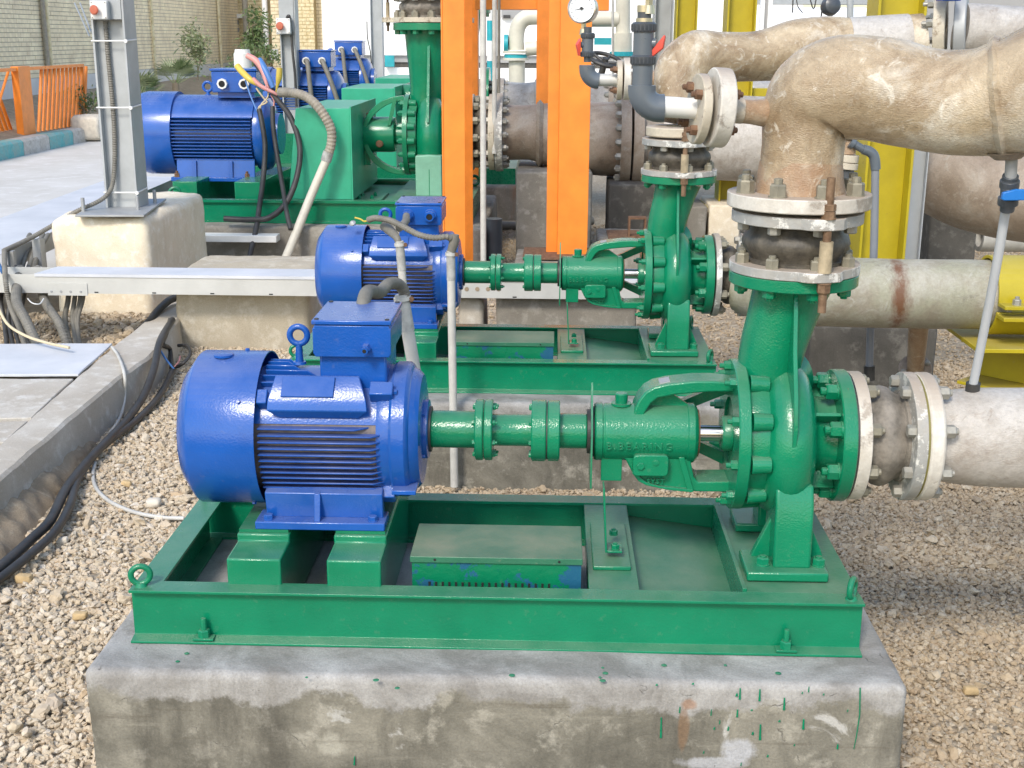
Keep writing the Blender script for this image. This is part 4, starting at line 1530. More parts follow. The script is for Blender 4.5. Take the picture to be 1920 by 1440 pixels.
# nearest riser with its white flange, elbow and long limb towards the right
c = Vector((.629, 3.235, AZ))
t = thing('discharge_pipe', (.629, 3.235, AZ + .612), 'nearest fat tan laminated pipe with white bolted flange, bending right above the front pump', 'pipe', 'laminated discharge pipes')
flange('pipe_flange', c + Vector((0, 0, .613)), 'Z', .181, .07, .036, M['whitef'], t)
for k in range(8):
    a = R(22.5 + 45 * k - 9)
    nut(t, c + Vector((.146 * math.cos(a), .146 * math.sin(a), .649)), (0, 0, 1), .038, .029, True, .014, M['nut'], 'nut')
m = MB()
m.tube([(.629, 3.235, AZ + .64), (.629, 3.237, 1.55), (.630, 3.238, 1.62), (.637, 3.236, 1.69), (.662, 3.225, 1.735), (.715, 3.205, 1.762), (.80, 3.175, 1.757), (.90, 3.14, 1.738), (1.0, 3.10, 1.735), (1.08, 3.065, 1.752), (1.15, 3.035, 1.765), (1.30, 2.97, 1.775), (1.6, 2.84, 1.79)],
       [.108, .104, .103, .112, .125, .128, .126, .122, .125, .140, .158, .168, .175], 48, sub=6)
for v in m.bm.verts:
    v.co += noise.noise_vector(v.co * 7) * .006 + noise.noise_vector(v.co * 19) * .0025
pb = m.build('pipe_wall', M['frp'], t, ang=70)
m = MB()
m.tube([(.629, 3.235, AZ + .6495), (.629, 3.235, 1.53), (.630, 3.237, 1.575)], [.116, .1095, .1035], 48, sub=3)
for v in m.bm.verts: v.co += noise.noise_vector(v.co * 9) * .004
m.build('pipe_collar', M['frpo'], t, ang=70)
for xx, rr, yy, zz in ((1.055, .1375, 3.077, 1.746), (1.15, .1595, 3.035, 1.765)):
    m = MB()
    d = Vector((1, -.42, .2)).normalized()
    m.tube([Vector((xx, yy, zz)) - d * .012, Vector((xx, yy, zz)), Vector((xx, yy, zz)) + d * .012], [rr - .003, rr + .0075, rr - .002], 48, caps=False)
    for v in m.bm.verts: v.co += noise.noise_vector(v.co * 25) * .003
    m.build('lamination_band', M['frp'], t, ang=70)

# nearest suction pipe
M['oliveg'] = plain('olive_gasket', (.20, .18, .05), .7, 0, .2, .2)
t = thing('suction_pipe', (1.02, 3.235, AZ), 'nearest pale laminated suction pipe with white flange, low at the right edge', 'pipe', 'laminated suction pipes')
flange('pipe_flange', (.973, 3.235, AZ), 'X', .172, .07, .040, M['whitef'], t, bev=.008)
m = MB(); m.lathe([(.9675, .07), (.9675, .168), (.9725, .168), (.9725, .07)], (0, 3.235, AZ), 'X', 48)
m.build('gasket', M['oliveg'], t)
for k in range(8):
    a = R(22.5 + 45 * k)
    nut(t, (1.013, 3.235 + .148 * math.cos(a), AZ + .148 * math.sin(a)), (1, 0, 0), .031, .024, True, .008, M['nutgrey'], 'nut')
m = MB()
m.tube([(1.01, 3.235, AZ), (1.04, 3.235, AZ), (1.08, 3.235, AZ), (1.15, 3.235, AZ), (1.3, 3.235, AZ), (1.5, 3.235, AZ), (2.2, 3.235, AZ)], [.115, .119, .126, .132, .134, .136, .136], 48, sub=5)
for v in m.bm.verts: v.co += noise.noise_vector(v.co * 8) * .0035
m.build('pipe_wall', M['frpw'], t, ang=70)

# second discharge pipe, with a cast steel joint behind at the upper right
YD = 5.76
t = thing('discharge_pipe', (.56, 5.585, AZ + .61), 'second tan laminated discharge pipe, wavy, running right to a grey bolted joint near the top', 'pipe', 'laminated discharge pipes')
flange('pipe_flange', (.554, 5.585, AZ + .612), 'Z', .150, .06, .042, M['creamf'], t, bev=.006)
path = [((1262, 225), .085, 5.6), ((1268, 190), .09, 5.62), ((1272, 150), .112, 5.66), ((1300, 112), .122, 5.7), ((1350, 108), .112, 5.74), ((1410, 106), .112, 5.78), ((1470, 97), .126, 5.8), ((1530, 88), .128, 5.8), ((1600, 86), .120, 5.8), ((1660, 84), .118, 5.8), ((1730, 78), .118, 5.8)]
m = MB()
m.tube([U(x, y, Y=Yv) for (x, y), r, Yv in path], [r for _, r, _ in path], 40, sub=6)
for v in m.bm.verts: v.co += noise.noise_vector(v.co * 6) * .009
m.build('pipe_wall', M['frp'], t, ang=70)
p = U(1590, 86, Y=5.8); q = U(1700, 80, Y=5.8)
m = MB()
m.tube([p, q], [.1225, .1235], 40)
m.build('smooth_sleeve', M['frpw'], t)
d = (q - p).normalized()
for i, (x, th, Ro, mt) in enumerate(((1752, .05, .165, 'creamf'), (1790, .05, .17, 'galvgrey'))):
    f = flange('pipe_flange', U(x, 60, Y=5.8), d + Vector((0, -.35, 0)), Ro, .06, th, M[mt], t, bev=.005)
for k in range(8):
    a = R(45 * k + 10)
    fr = frame_to(d + Vector((0, -.35, 0)))
    pp = U(1752, 60, Y=5.8) + fr @ Vector((.135 * math.cos(a), .135 * math.sin(a), 0))
    nut(t, pp, -(fr @ Vector((0, 0, 1))), .032, .024, True, .02, M['nutgrey'], 'nut')
m = MB()
m.tube([U(1800, 58, Y=5.8), U(1880, 66, Y=5.8), U(2000, 75, Y=5.8)], [.12, .125, .13], 32)
m.build('pipe_wall', M['frpw'], t)

# greenish suction pipe of the second pump
YP = 5.40
t = thing('suction_pipe', U(1500, 548, Y=YP), 'greenish laminated pipe with a rust run, crossing behind the nearest white flange', 'pipe', 'laminated suction pipes')
m = MB()
m.tube([U(1385, 530, Y=5.55), U(1430, 538, Y=5.5), U(1500, 546, Y=YP), U(1600, 549, Y=YP), U(1700, 551, Y=YP), U(1800, 552, Y=YP), U(1872, 553, Y=YP)], [.125, .145, .150, .150, .150, .150, .150], 44, sub=6)
for v in m.bm.verts: v.co += noise.noise_vector(v.co * 7) * .003
M['frpg'] = frp('greenish_laminate_pipe_rusted', (.27, .235, .175), (.31, .30, .215), (.42, .40, .34), .3, rustp=tuple(U(1690, 560, Y=YP - .15) - U(1500, 548, Y=YP)))
m.build('pipe_wall', M['frpg'], t, ang=70)
m = MB()
c = U(1872, 553, Y=YP)
m.lathe([(-.012, .12), (-.012, .154), (0, .156), (.012, .154), (.012, .12)], c, 'X', 44)
m.build('cut_end', M['frpw'], t)

# thick curved pipe at the right, behind
t = thing('header_pipe', U(1850, 360, Y=8.4), 'thick brown laminated pipe curving down at the right edge', 'pipe', 'laminated header pipes')
m = MB()
m.tube([U(1715, 240, Y=8.6), U(1745, 300, Y=8.6), U(1800, 335, Y=8.5), U(1870, 360, Y=8.4), U(1960, 372, Y=8.3), U(2100, 378, Y=8.3)], [.26, .30, .30, .30, .30, .30], 40, sub=6)
for v in m.bm.verts: v.co += noise.noise_vector(v.co * 4) * .012
m.build('pipe_wall', M['frpb'], t, ang=70)

# pipe passing behind the white flange, left of the riser
t = thing('header_pipe', U(1400, 250, Y=9.0), 'smooth beige pipe behind the white flange of the nearest riser', 'pipe', 'laminated header pipes')
m = MB()
m.tube([U(1275, 262, Y=9.6), U(1330, 258, Y=9.5), U(1420, 262, Y=9.4), U(1500, 268, Y=9.3), U(1600, 275, Y=9.2), U(1720, 280, Y=9.2)], [.31, .31, .31, .31, .31, .31], 40, sub=4)
m.build('pipe_wall', M['frpw'], t, ang=70)


# ---- small bore branches with pvc valves and gauges
def gauge(parent_label, c, r, facing, group):
    t = thing('pressure_gauge', c, parent_label, 'gauge', group)
    f = Vector(facing).normalized()
    fr = frame_to(f)
    m = MB()
    m.lathe([(-r * .75, 0), (-r * .75, r * .86), (-r * .68, r * .93), (.0, r * .95), (.004, r), (.012, r), (.014, r * .93), (.006, r * .90), (.006, 0)], c, f, 40)
    m.build('gauge_case', M['chrome'], t)
    m = MB()
    m.lathe([(.007, 0), (.007, r * .895), (.0085, r * .895), (.0085, 0)], c, f, 36)
    m.build('dial', M['glass'], t)
    c = Vector(c)
    for k in range(13):
        a = R(225 - 22.5 * k)
        rot = fr
        m = MB()
        ux = fr @ Vector((math.cos(a), math.sin(a), 0)); uy = fr @ Vector((-math.sin(a), math.cos(a), 0))
        L0, L1, wv = r * .68, r * .82, r * .014
        b = c + f * .009
        m.add([b + ux * L0 - uy * wv, b + ux * L1 - uy * wv, b + ux * L1 + uy * wv, b + ux * L0 + uy * wv] + [q + f * .0006 for q in (b + ux * L0 - uy * wv, b + ux * L1 - uy * wv, b + ux * L1 + uy * wv, b + ux * L0 + uy * wv)], [(0, 3, 2, 1), (4, 5, 6, 7), (0, 1, 5, 4), (1, 2, 6, 5), (2, 3, 7, 6), (3, 0, 4, 7)])
        m.build('scale_mark', M['ink'], t)
    m = MB()
    a = math.atan2(-.12, -1)
    horiz = Vector((0, 0, 1)).cross(f).normalized()
    up = f.cross(horiz)
    b = c + f * .011
    e = -horiz * r * .70 - up * r * .12
    n_ = up * r * .03
    m.add([b - n_ + horiz * r * .16, b + n_ + horiz * r * .16, b + e] + [q + f * .001 for q in (b - n_ + horiz * r * .16, b + n_ + horiz * r * .16, b + e)], [(0, 2, 1), (3, 4, 5), (0, 1, 4, 3), (1, 2, 5, 4), (2, 0, 3, 5)])
    m.lathe([(0, 0), (0, r * .10), (.003, r * .1), (.003, 0)], b, f, 14)
    m.build('needle', M['ink'], t)
    m = MB()
    m.cyl(c + Vector((0, 0, -r * .9)) - f * r * .35, c + Vector((0, 0, -r * 1.35)) - f * r * .35, r * .2, r * .2, 6)
    m.cyl(c + Vector((0, 0, -r * 1.3)) - f * r * .35, c + Vector((0, 0, -r * 1.7)) - f * r * .35, r * .26, r * .3, 16)
    m.build('stem', M['brass'], t)
    return t


def pvc_valve(parent_name, base, s, label, group, handle, hang):
    """union ball valve standing upright on base"""
    t = thing('ball_valve', base, label, 'valve', group)
    b = Vector(base)
    m = MB()
    m.lathe([(0, 0), (0, .022), (.045, .022), (.045, .0225), (.05, .03)], b, 'Z', 28) if False else None
    m.lathe([(0, 0), (0, .021 * s), (.030 * s, .021 * s), (.030 * s, 0)], b, 'Z', 28)
    m.build('valve_end', M['pvcdark'], t)
    for z0 in (.030, .135):
        m = MB()
        m.lathe([(z0 * s, 0), (z0 * s, .038 * s), ((z0 + .004) * s, .041 * s), ((z0 + .026) * s, .041 * s), ((z0 + .032) * s, .035 * s), ((z0 + .034) * s, 0)], b, 'Z', 28)
        for k in range(20):
            a = 2 * PI * k / 20
            m.box(b.x - .002 * s, b.x + .002 * s, b.y - .0425 * s, b.y - .039 * s, b.z + (z0 + .005) * s, b.z + (z0 + .025) * s, rot=Matrix.Rotation(a, 3, 'Z'), c=(b.x, b.y, 0))
        tag(m.build('union_nut', M['pvcdark'], t), kind='stuff')
    m = MB()
    m.lathe([(.062 * s, 0), (.062 * s, .034 * s), (.136 * s, .034 * s), (.136 * s, 0)], b, 'Z', 32)
    d = Vector((math.cos(hang), math.sin(hang), 0))
    m.cyl(b + Vector((0, 0, .099 * s)), b + Vector((0, 0, .099 * s)) + d * .042 * s, .017 * s, .017 * s, 16)
    m.build('valve_body', M['pvc'], t)
    m = MB()
    m.lathe([(.168 * s, 0), (.168 * s, .023 * s), (.20 * s, .023 * s), (.20 * s, 0)], b, 'Z', 28)
    m.build('valve_end', M['pvcdark'], t)
    m = MB()
    h0 = b + d * .047 * s + Vector((0, 0, .099 * s))
    sd_ = d.cross(Vector((0, 0, 1)))
    rows = [(Vector((0, 0, .035)), .012, .004), (Vector((0, 0, .0)), .016, .018), (Vector((0, 0, -.035)) + d * .012 * 0, .012, .012), (Vector((0, 0, -.062)), .011, .008)]
    if handle == 'tilt':
        rot = Matrix.Rotation(R(-38), 3, sd_)
    else:
        rot = Matrix.Identity(3)
    vs = []
    for cc, wy, wd in rows:
        for sy in (-1, 1):
            for sx in (0, 1):
                vs.append(h0 + rot @ ((cc + sd_ * sy * wy + d * (sx * wd * 1.4)) * s))
    fs = []
    for r_ in range(3):
        a = r_ * 4; c_ = a + 4
        fs += [(a, a + 1, c_ + 1, c_), (a + 1, a + 3, c_ + 3, c_ + 1), (a + 3, a + 2, c_ + 2, c_ + 3), (a + 2, a, c_, c_ + 2)]
    fs += [(0, 2, 3, 1), (12, 13, 15, 14)]
    m.add(vs, fs)
    m.build('handle', M['red'], t, bev=.002)
    return t


# branch on the nearest riser
c = U(1392, 208, Y=3.22)
t = thing('branch_pipe', c, 'small branch off the nearest riser with two thick white and beige flanges and grey elbow', 'branch pipe', 'instrument branches')
m = MB(); m.tube([U(1440, 212, Y=3.235), U(1408, 210, Y=3.22), U(1385, 208, Y=3.21)], [.036, .030, .030], 28)
m.build('branch_neck', M['frpo'], t)
m = MB(); m.tube([U(1392, 208, Y=3.21), U(1360, 206, Y=3.205)], [.0315, .0315], 28)
m.build('sleeve', M['creamf'], t)
axd = (U(1300, 202, Y=3.19) - U(1392, 208, Y=3.21)).normalized()
ca = U(1361, 203, Y=3.2)
f1 = flange('pipe_flange', ca, axd, .097, .012, .042, M['whitef'], t, bev=.004)
cb = U(1319, 205, Y=3.2)
f2 = flange('pipe_flange', cb, axd, .086, .012, .023, M['creamf'], t, bev=.003)
fr = frame_to(axd)
for k in range(4):
    a = R(45 + 90 * k)
    o_ = fr @ Vector((.062 * math.cos(a), .062 * math.sin(a), 0))
    nut(t, cb + axd * .023 + o_, axd, .024, .016, False, .010, M['steelrust'], 'nut')
    nut(t, ca + o_, -axd, .024, .016, False, .008, M['steelrust'], 'nut')
m = MB(); m.cyl(cb + axd * .02, cb + axd * .11, .0255, .0255, 28)
m.build('white_nipple', M['whitep'], t)
ce = cb + axd * .085
c2 = U(1216, 202, Y=3.19)
m = MB()
e0, e1 = U(1245, 203, Y=3.19), U(1204, 160, Y=3.19)
corner = Vector((e1.x, e0.y, e0.z))
rb = .045
pts = [e0]
for k in range(9):
    a = PI / 2 * k / 8
    pts.append(corner + Vector((rb - rb * math.sin(a), 0, rb - rb * math.cos(a))))
pts.append(Vector((e1.x, e0.y, e1.z + .0)))
m.tube(pts, .0345, 28)
m.build('elbow', M['pvc'], t)
m = MB()
m.cyl((e1.x, e0.y, e1.z), (e1.x, e0.y, e1.z + .05), .025, .025, 28)
m.build('riser_tube', M['pvc'], t)
b = Vector((e1.x, e0.y, U(1204, 136, Y=e0.y).z))
pvc_valve('v', b - Vector((0, 0, .004)), .74, 'nearer grey ball valve with tilted red handle, standing left of the nearest riser', 'grey plastic ball valves', 'tilt', R(-12))
tp = Vector((e1.x, e0.y, U(1210, 34, Y=e0.y).z))
m = MB()
m.lathe([(-.014, 0), (-.014, .020), (.0, .020), (.0, .012), (.014, .012), (.014, .018), (.03, .018), (.03, 0)], tp, 'Z', 20)
m.build('brass_nipple', M['brass'], t)
gauge('nearer pressure gauge cut by the top edge of the photo, above the grey ball valve', tp + Vector((0, -.02, .095)), .05, (-.55, -.8, 0), 'pressure gauges')

# branch on the second riser
Yb = 5.5
t = thing('branch_pipe', U(1180, 145, Y=Yb), 'smaller branch with beige and white flanges, between the broad orange post and the second riser', 'branch pipe', 'instrument branches')
ca, cb = U(1182, 148, Y=Yb), U(1166, 150, Y=Yb)
axd = Vector((-1, 0, 0))
flange('pipe_flange', ca, axd, .088, .01, .03, M['whitef'], t)
flange('pipe_flange', cb, axd, .082, .01, .022, M['creamf'], t)
m = MB(); m.cyl(ca, U(1225, 148, Y=Yb), .03, .035, 20); m.build('branch_neck', M['frpo'], t)
for k in range(4):
    a = R(45 + 90 * k)
    nut(t, cb + Vector((-.022, .06 * math.cos(a), .06 * math.sin(a))), axd, .024, .016, False, .012, M['steelrust'], 'nut')
m = MB(); m.cyl(cb, U(1118, 150, Y=Yb), .0255, .0255, 20); m.build('white_nipple', M['galvwhite'], t)
e0, e1 = U(1122, 152, Y=Yb), U(1101, 122, Y=Yb)
corner = Vector((e1.x, e0.y, e0.z)); rb = .05
pts = [e0] + [corner + Vector((rb - rb * math.sin(PI / 2 * k / 8), 0, rb - rb * math.cos(PI / 2 * k / 8))) for k in range(9)] + [Vector((e1.x, e0.y, e1.z))]
m = MB(); m.tube(pts, .034, 24); m.build('elbow', M['pvc'], t)
pvc_valve('v', Vector((e1.x, e0.y, e1.z + .012)), .72, 'farther grey ball valve with upright red handle before the broad orange post', 'grey plastic ball valves', 'up', R(200))
gauge('farther round pressure gauge in front of the broad orange post', U(1092, 16, Y=Yb), .062, (-.35, -.93, .05), 'pressure gauges')
# ------------------------------------------------------------------ bigger pump sets behind
def motor_big(O, label, s=1.0, group='large blue motors at the back', eyeside=True, glands=2):
    """O = point on the axis at the drive end; motor reaches 1.30 m to the left"""
    t = thing('electric_motor', Vector(O) + Vector((-.6 * s, 0, -.42 * s)), label, 'motor', group)
    B, D = M['blue'], M['blue']
    m = MB(O, s)
    m.lathe([(-1.30, 0), (-1.30, .20), (-1.29, .27), (-1.26, .325), (-1.22, .352), (-1.17, .362), (-.90, .362), (-.90, .350), (-.90, .02)], seg=64)
    m.build('fan_cowl', B, t, ang=50)
    m = MB(O, s)
    m.lathe([(-1.0, 0), (-1.0, .285), (-.19, .285), (-.19, .32), (-.14, .325), (-.10, .31), (-.06, .25), (-.045, .18), (0, .18), (0, 0)], seg=56)
    bd = m.build('motor_body', D, t, ang=35)
    # smooth upper jacket
    m = MB(O, s)
    m.lathe([(-.905, .27), (-.905, .335), (-.19, .335), (-.19, .27)], seg=30, a0=R(28), a1=R(152))
    for v in m.bm.verts: pass
    m.build('upper_jacket', B, bd, ang=40)
    zs = [.155 - .030 * i for i in range(13)]
    for z in zs:
        wv = math.sqrt(.345 ** 2 - z * z)
        m = MB(O, s)
        m.prism([(-.90, -.2), (-.90, -wv), (-.20, -wv), (-.20, -.2)], 'xy', z - .004, z + .004)
        m.build('cooling_fin', B, bd)
    m = MB(O, s)
    m.prism([(-.24, -.36), (-.31, -.36), (-.31, -.395), (-.24, -.395)], 'yz', -.93, -.16)
    m.prism([(-.29, -.362), (-.27, -.2), (-.25, -.2), (-.265, -.362)], 'yz', -.88, -.19)
    ft = m.build('motor_foot', B, t, bev=.004)
    for x in (-.72, -.40):
        m = MB(O, s)
        m.prism([(-.27, -.361), (-.31, -.361), (-.30, -.22), (-.26, -.22)], 'yz', x - .018, x + .018)
        m.build('foot_gusset', B, ft)
    for x in (-.88, -.26):
        nut(ft, Vector(O) + Vector((x, -.285, -.36)) * s, (0, 0, 1), .04 * s, .03 * s, True, .02 * s, M['steelrust'], 'bolt')
    m = MB(O, s)
    m.box(-.50, -.18, -.20, .12, .32, .38)
    m.build('box_pedestal', B, t)
    m = MB(O, s)
    m.box(-.54, -.15, -.24, .12, .365, .545)
    tb = m.build('terminal_box', B, t, bev=.008)
    m = MB(O, s)
    m.box(-.55, -.14, -.25, .13, .548, .566)
    m.build('lid', B, tb, bev=.003)
    for x in (-.44, -.25):
        m = MB(O, s)
        m.cyl((x, -.242, .44), (x, -.285, .44), .045, .045, 8)
        g = m.build('cable_gland', M['whitep'], tb)
        m = MB(O, s)
        m.cyl((x, -.284, .44), (x, -.288, .44), .028, .028, 14)
        m.build('gland_opening', M['hole'], g)
    lifting_eye(t, Vector(O) + Vector((-.64, 0, .33)) * s, .040 * s, .013 * s, B, shank=.035 * s, tilt=0)
    return t


def guard(x0, x1, yf, yb, z0, z1, label, group='green sheet metal guards', lean=.0):
    t = thing('coupling_guard', ((x0 + x1) / 2, (yf + yb) / 2, z0), label, 'guard', group)
    m = MB()
    m.add([(x0 - lean, yf, z0), (x1 + .0, yf, z0), (x1, yf, z1), (x0, yf, z1), (x0 - lean, yb, z0), (x1, yb, z0), (x1, yb, z1), (x0, yb, z1)],
          [(0, 1, 2, 3), (5, 4, 7, 6), (3, 2, 6, 7), (1, 5, 6, 2), (4, 0, 3, 7), (0, 4, 5, 1)])
    b = m.build('guard_cover', M['green3'], t, bev=.006)
    m = MB()
    m.box(x1 + .001, x1 + .012, yf - .02, yb + .02, z0, z1 + .015)
    m.build('guard_end', M['green3'], t)
    return t


UPZ = .10


def pump_big(O, s, label, group='large green pumps at the back', neckup=True):
    """O = axis point at the bearing housing's left end"""
    t = thing('centrifugal_pump', Vector(O) + Vector((.55, 0, -.5)) * s, label, 'pump', group)
    G = M['green']
    m = MB(O, s)
    m.lathe([(0, 0), (0, .16), (.03, .175), (.38, .175), (.42, .17), (.43, .10), (.50, .10), (.50, 0)], seg=40)
    m.box(.05, .17, -.08, .08, -.30, -.1)
    bh = m.build('bearing_housing', G, t, bev=.004, ang=32)
    nut(bh, Vector(O) + Vector((.28, -.175, -.08)) * s, (0, -1, 0), .06 * s, .03 * s, True, 0, M['steelrust'], 'plug')
    nut(bh, Vector(O) + Vector((.16, -.02, .175)) * s, (0, 0, 1), .05 * s, .04 * s, False, 0, M['steelrust'], 'plug')
    for sg in (1, -1):
        for yy in (-.10,):
            pts = []
            for k in range(9):
                a = R(8 + 80 * k / 8)
                pts.append((.53 - .42 * math.cos(a) * 1.0, yy, sg * (.04 + .35 * math.sin(a))))
            m = MB(O, s)
            w_ = .05
            poly = [(p[0], p[2]) for p in pts] + [(p[0] + .035 * (1 if p[0] < .5 else 1), p[2] - sg * .045) for p in pts[::-1]]
            m.prism(poly, 'xz', yy - w_, yy + w_)
            m.build('curved_arm', G, t, bev=.004)
    m = MB(O, s)
    m.prism([(.36, .10), (.39, .10), (.46, .36), (.42, .36)], 'xz', -.16, -.13)
    m.build('arm_rib', G, t)
    m = MB(O, s)
    m.lathe([(.53, .1), (.53, .40), (.575, .40), (.575, .1), (.53, .1)], seg=60)
    fl = m.build('casing_flange', G, t, ang=30)
    for k in range(16):
        a = 2 * PI * k / 16 + .1
        nut(fl, Vector(O) + Vector((.53, .36 * math.cos(a), .36 * math.sin(a))) * s, (-1, 0, 0), .05 * s, .04 * s, False, .015 * s, G, 'nut')
    m = MB(O, s)
    m.lathe([(.58, .1), (.58, .36), (.66, .35), (.66, .1)], seg=50)
    rg = m.build('casing_ring', G, t)
    for k in range(16):
        a = 2 * PI * k / 16 + .1
        m = MB(O, s)
        m.cyl((.58, .36 * math.cos(a), .36 * math.sin(a)), (.65, .36 * math.cos(a), .36 * math.sin(a)), .04, .034, 12)
        m.build('bolt_boss', G, rg)
    m = MB(O, s)
    volute_mesh(m, .79, .2, .28, .035, .145, sq=.98)
    m.build('volute', G, t, ang=60)
    m = MB(O, s)
    m.tube([(.72, 0, .12), (.73, 0, .30), (.745, 0, .50), (.76, 0, .78), (.765, 0, .92 + UPZ)], [.17, .16, .17, .21, .235], 36, sub=5)
    m.build('outlet_neck', G, t, ang=60)
    m = MB(O, s)
    m.prism([(-.20, .95), (-.26, .68), (-.36, .35), (-.42, .15), (-.1, .15), (-.1, .95)], 'yz', .775, .80)
    m.build('front_rib', G, t)
    m = MB(O, s)
    m.lathe([(.915, .1), (.915, .345), (.985, .345), (.985, .1), (.915, .1)], (.765, 0, UPZ), 'Z', 60)
    df = m.build('outlet_flange', G, t, bev=.005, ang=30)
    for k in range(12):
        a = 2 * PI * k / 12 + .2
        nut(df, Vector(O) + Vector((.765 + .30 * math.cos(a), .30 * math.sin(a), .915 + UPZ)) * s, (0, 0, -1), .055 * s, .04 * s, False, 0, G, 'bolt_head')
    # pale foot block
    m = MB(O, s)
    m.prism([(.665, -.92), (.665, -.17), (.80, -.16), (.92, -.17), (.93, -.92)], 'xz', -.455, -.10)
    lg = m.build('leg', M['palegreen'], t, bev=.01)
    m = MB(O, s)
    m.box(.798, .804, -.458, -.12, -.92, -.30)
    m.build('casting_seam', M['green'], lg)
    m = MB(O, s)
    m.prism([(.664, -.92), (.42, -.92), (.664, -.56)], 'xz', -.16, -.12)
    m.build('foot_gusset', G, t)
    m = MB(O, s)
    m.lathe([(.88, .15), (.93, .22), (1.06, .22), (1.06, .38), (1.10, .38), (1.10, .15)], seg=50)
    m.build('suction_flange', G, t, ang=30)
    return t


M['palegreen'] = paint('weathered_pale_green', (.17, .38, .27), .5, .2, .3)
A3 = 11.30
zA = U(700, 252, Y=A3).z
XD3 = U(528, 250, Y=A3).x
motor_big((XD3, A3, zA), 'large blue motor with cut wires at its terminal box, left of the tall guard', 1.0)
XB3 = U(664, 250, Y=A3).x
PS3 = .88
pump_big((XB3, A3, zA), PS3, 'large green pump with pale green foot, partly behind the narrow orange post')
gx0, gx1 = U(556, 250, Y=10.55), U(657, 250, Y=10.55)
guard(gx0.x, gx1.x, 10.55, 12.0, .545, U(600, 203, Y=10.55).z, 'nearest tall green sheet guard beside the cut wires', lean=.09)
# skid of set three
t = thing('pump_base_frame', (-2.0, 11.2, .36), 'large green skid under the motor with the cut wires', 'base frame', 'green skids')
x0, x1 = U(290, 380, Y=10.42).x, U(884, 385, Y=10.42).x
for yy, nm in ((10.42, 'front_beam'), (12.2, 'rear_beam')):
    m = MB()
    sg = 1 if yy < 11 else -1
    m.prism([(yy, .55), (yy + sg * .10, .55), (yy + sg * .10, .53), (yy + sg * .04, .53), (yy + sg * .04, .375), (yy + sg * .10, .375), (yy + sg * .10, .36), (yy, .36), (yy, .375), (yy + sg * .03, .375), (yy + sg * .03, .53), (yy, .53)], 'yz', x0, x1)
    m.build(nm, M['green'], t)
for xa in (x0, x1 - .1):
    m = MB()
    m.box(xa + .001, xa + .099, 10.525, 12.095, .362, .548)
    m.build('end_beam', M['green2'], t)
for (a, b) in (((327, 378), (372, 378)), ((442, 378), (490, 378))):
    m = MB()
    xa, xb = U(*a, Y=10.62).x, U(*b, Y=10.62).x
    m.box(xa, xb, 10.60, 11.9, .37, U(350, 340, Y=10.62).z)
    m.build('motor_block', M['green'], t, bev=.006)
m = MB(); m.box(XB3 - .1, XB3 + .38, 10.53, 12.09, .36, .50); m.build('cross_beam', M['green2'], t)
m = MB(); m.box(XB3 + .4, x1 - .11, 10.53, 12.09, .40, .545); m.build('pump_plate', M['green2'], t)
m = MB(); m.box(XB3 + .03, XB3 + .30, 10.75, 11.3, .502, .52); mp = m.build('bracket_pad', M['green2'], t)
for i in range(4): nut(mp, (XB3 + .10 + .11 * (i % 2), 10.85 + .2 * (i // 2), .52), (0, 0, 1), .03, .02, True, .01, M['green'], 'bolt')
m = MB(); m.box(XB3 + .06, XB3 + .075, 11.0, 11.1, .52, zA - .1); m.build('support_strap', M['green'], t)
m = MB(); m.torus((x0 + .16, 10.47, .60), (.2, -1, 0), .042, .014, 24, 8); m.build('lifting_eye', M['greendk'] if 'greendk' in M else M['green2'], t)
m = MB(); m.torus((x1 - .05, 11.6, .60), (.2, -1, 0), .042, .014, 24, 8); m.build('lifting_eye', M['green2'], t)
# plinth of set three
t = thing('concrete_plinth', (-2.0, 11.2, 0), 'stained large plinth behind the cable tray, under the largest green skid', 'plinth', 'concrete machine plinths')
rough_block(x0 - .25, x1 + .12, 10.25, 12.5, -.1, .36, r=.03, step=.12, amp=.01, seed=50, name='plinth_body', mat=M['greyc'], parent=t)
m = MB()
a = U(362, 425, Y=10.15); b = U(522, 425, Y=10.15)
m.box(a.x, b.x, 10.05, 10.2, .255, .31)
o = m.build('cable_duct', M['whitep'], bev=.004)
tag(o, 'short white cable duct lying against the plinth under the large green skid', 'cable duct')

# upright joint on pump three
cj = Vector((XB3 + .765 * PS3, A3, zA + (.985 + UPZ) * PS3))
z0 = cj.z
bellows_joint((cj.x, cj.y, 0), 'Z', (z0 + .004, z0 + .045, z0 + .215, z0 + .26), 'large rubber joint with pale plates and tie rods behind the narrow orange post', 'upright expansion joints', lug=.09, Rp=.31, Rb=.24, mats=('creamf', 'rubberdust', 'creamf'), nuts=12, spin=.2, loc=(cj.x, cj.y, z0), rodang=180)
t = thing('discharge_pipe', (cj.x, cj.y, z0 + .27), 'wide pipe flange and pipe at the top edge behind the narrow orange post', 'pipe')
flange('pipe_flange', (cj.x, cj.y, z0 + .27), 'Z', .35, .2, .07, M['creamf'], t)
m = MB(); m.tube([(cj.x, cj.y, z0 + .3), (cj.x, cj.y, z0 + 1.6), (cj.x, cj.y, z0 + 3)], [.25, .25, .25], 32); m.build('pipe_wall', M['frp'], t)

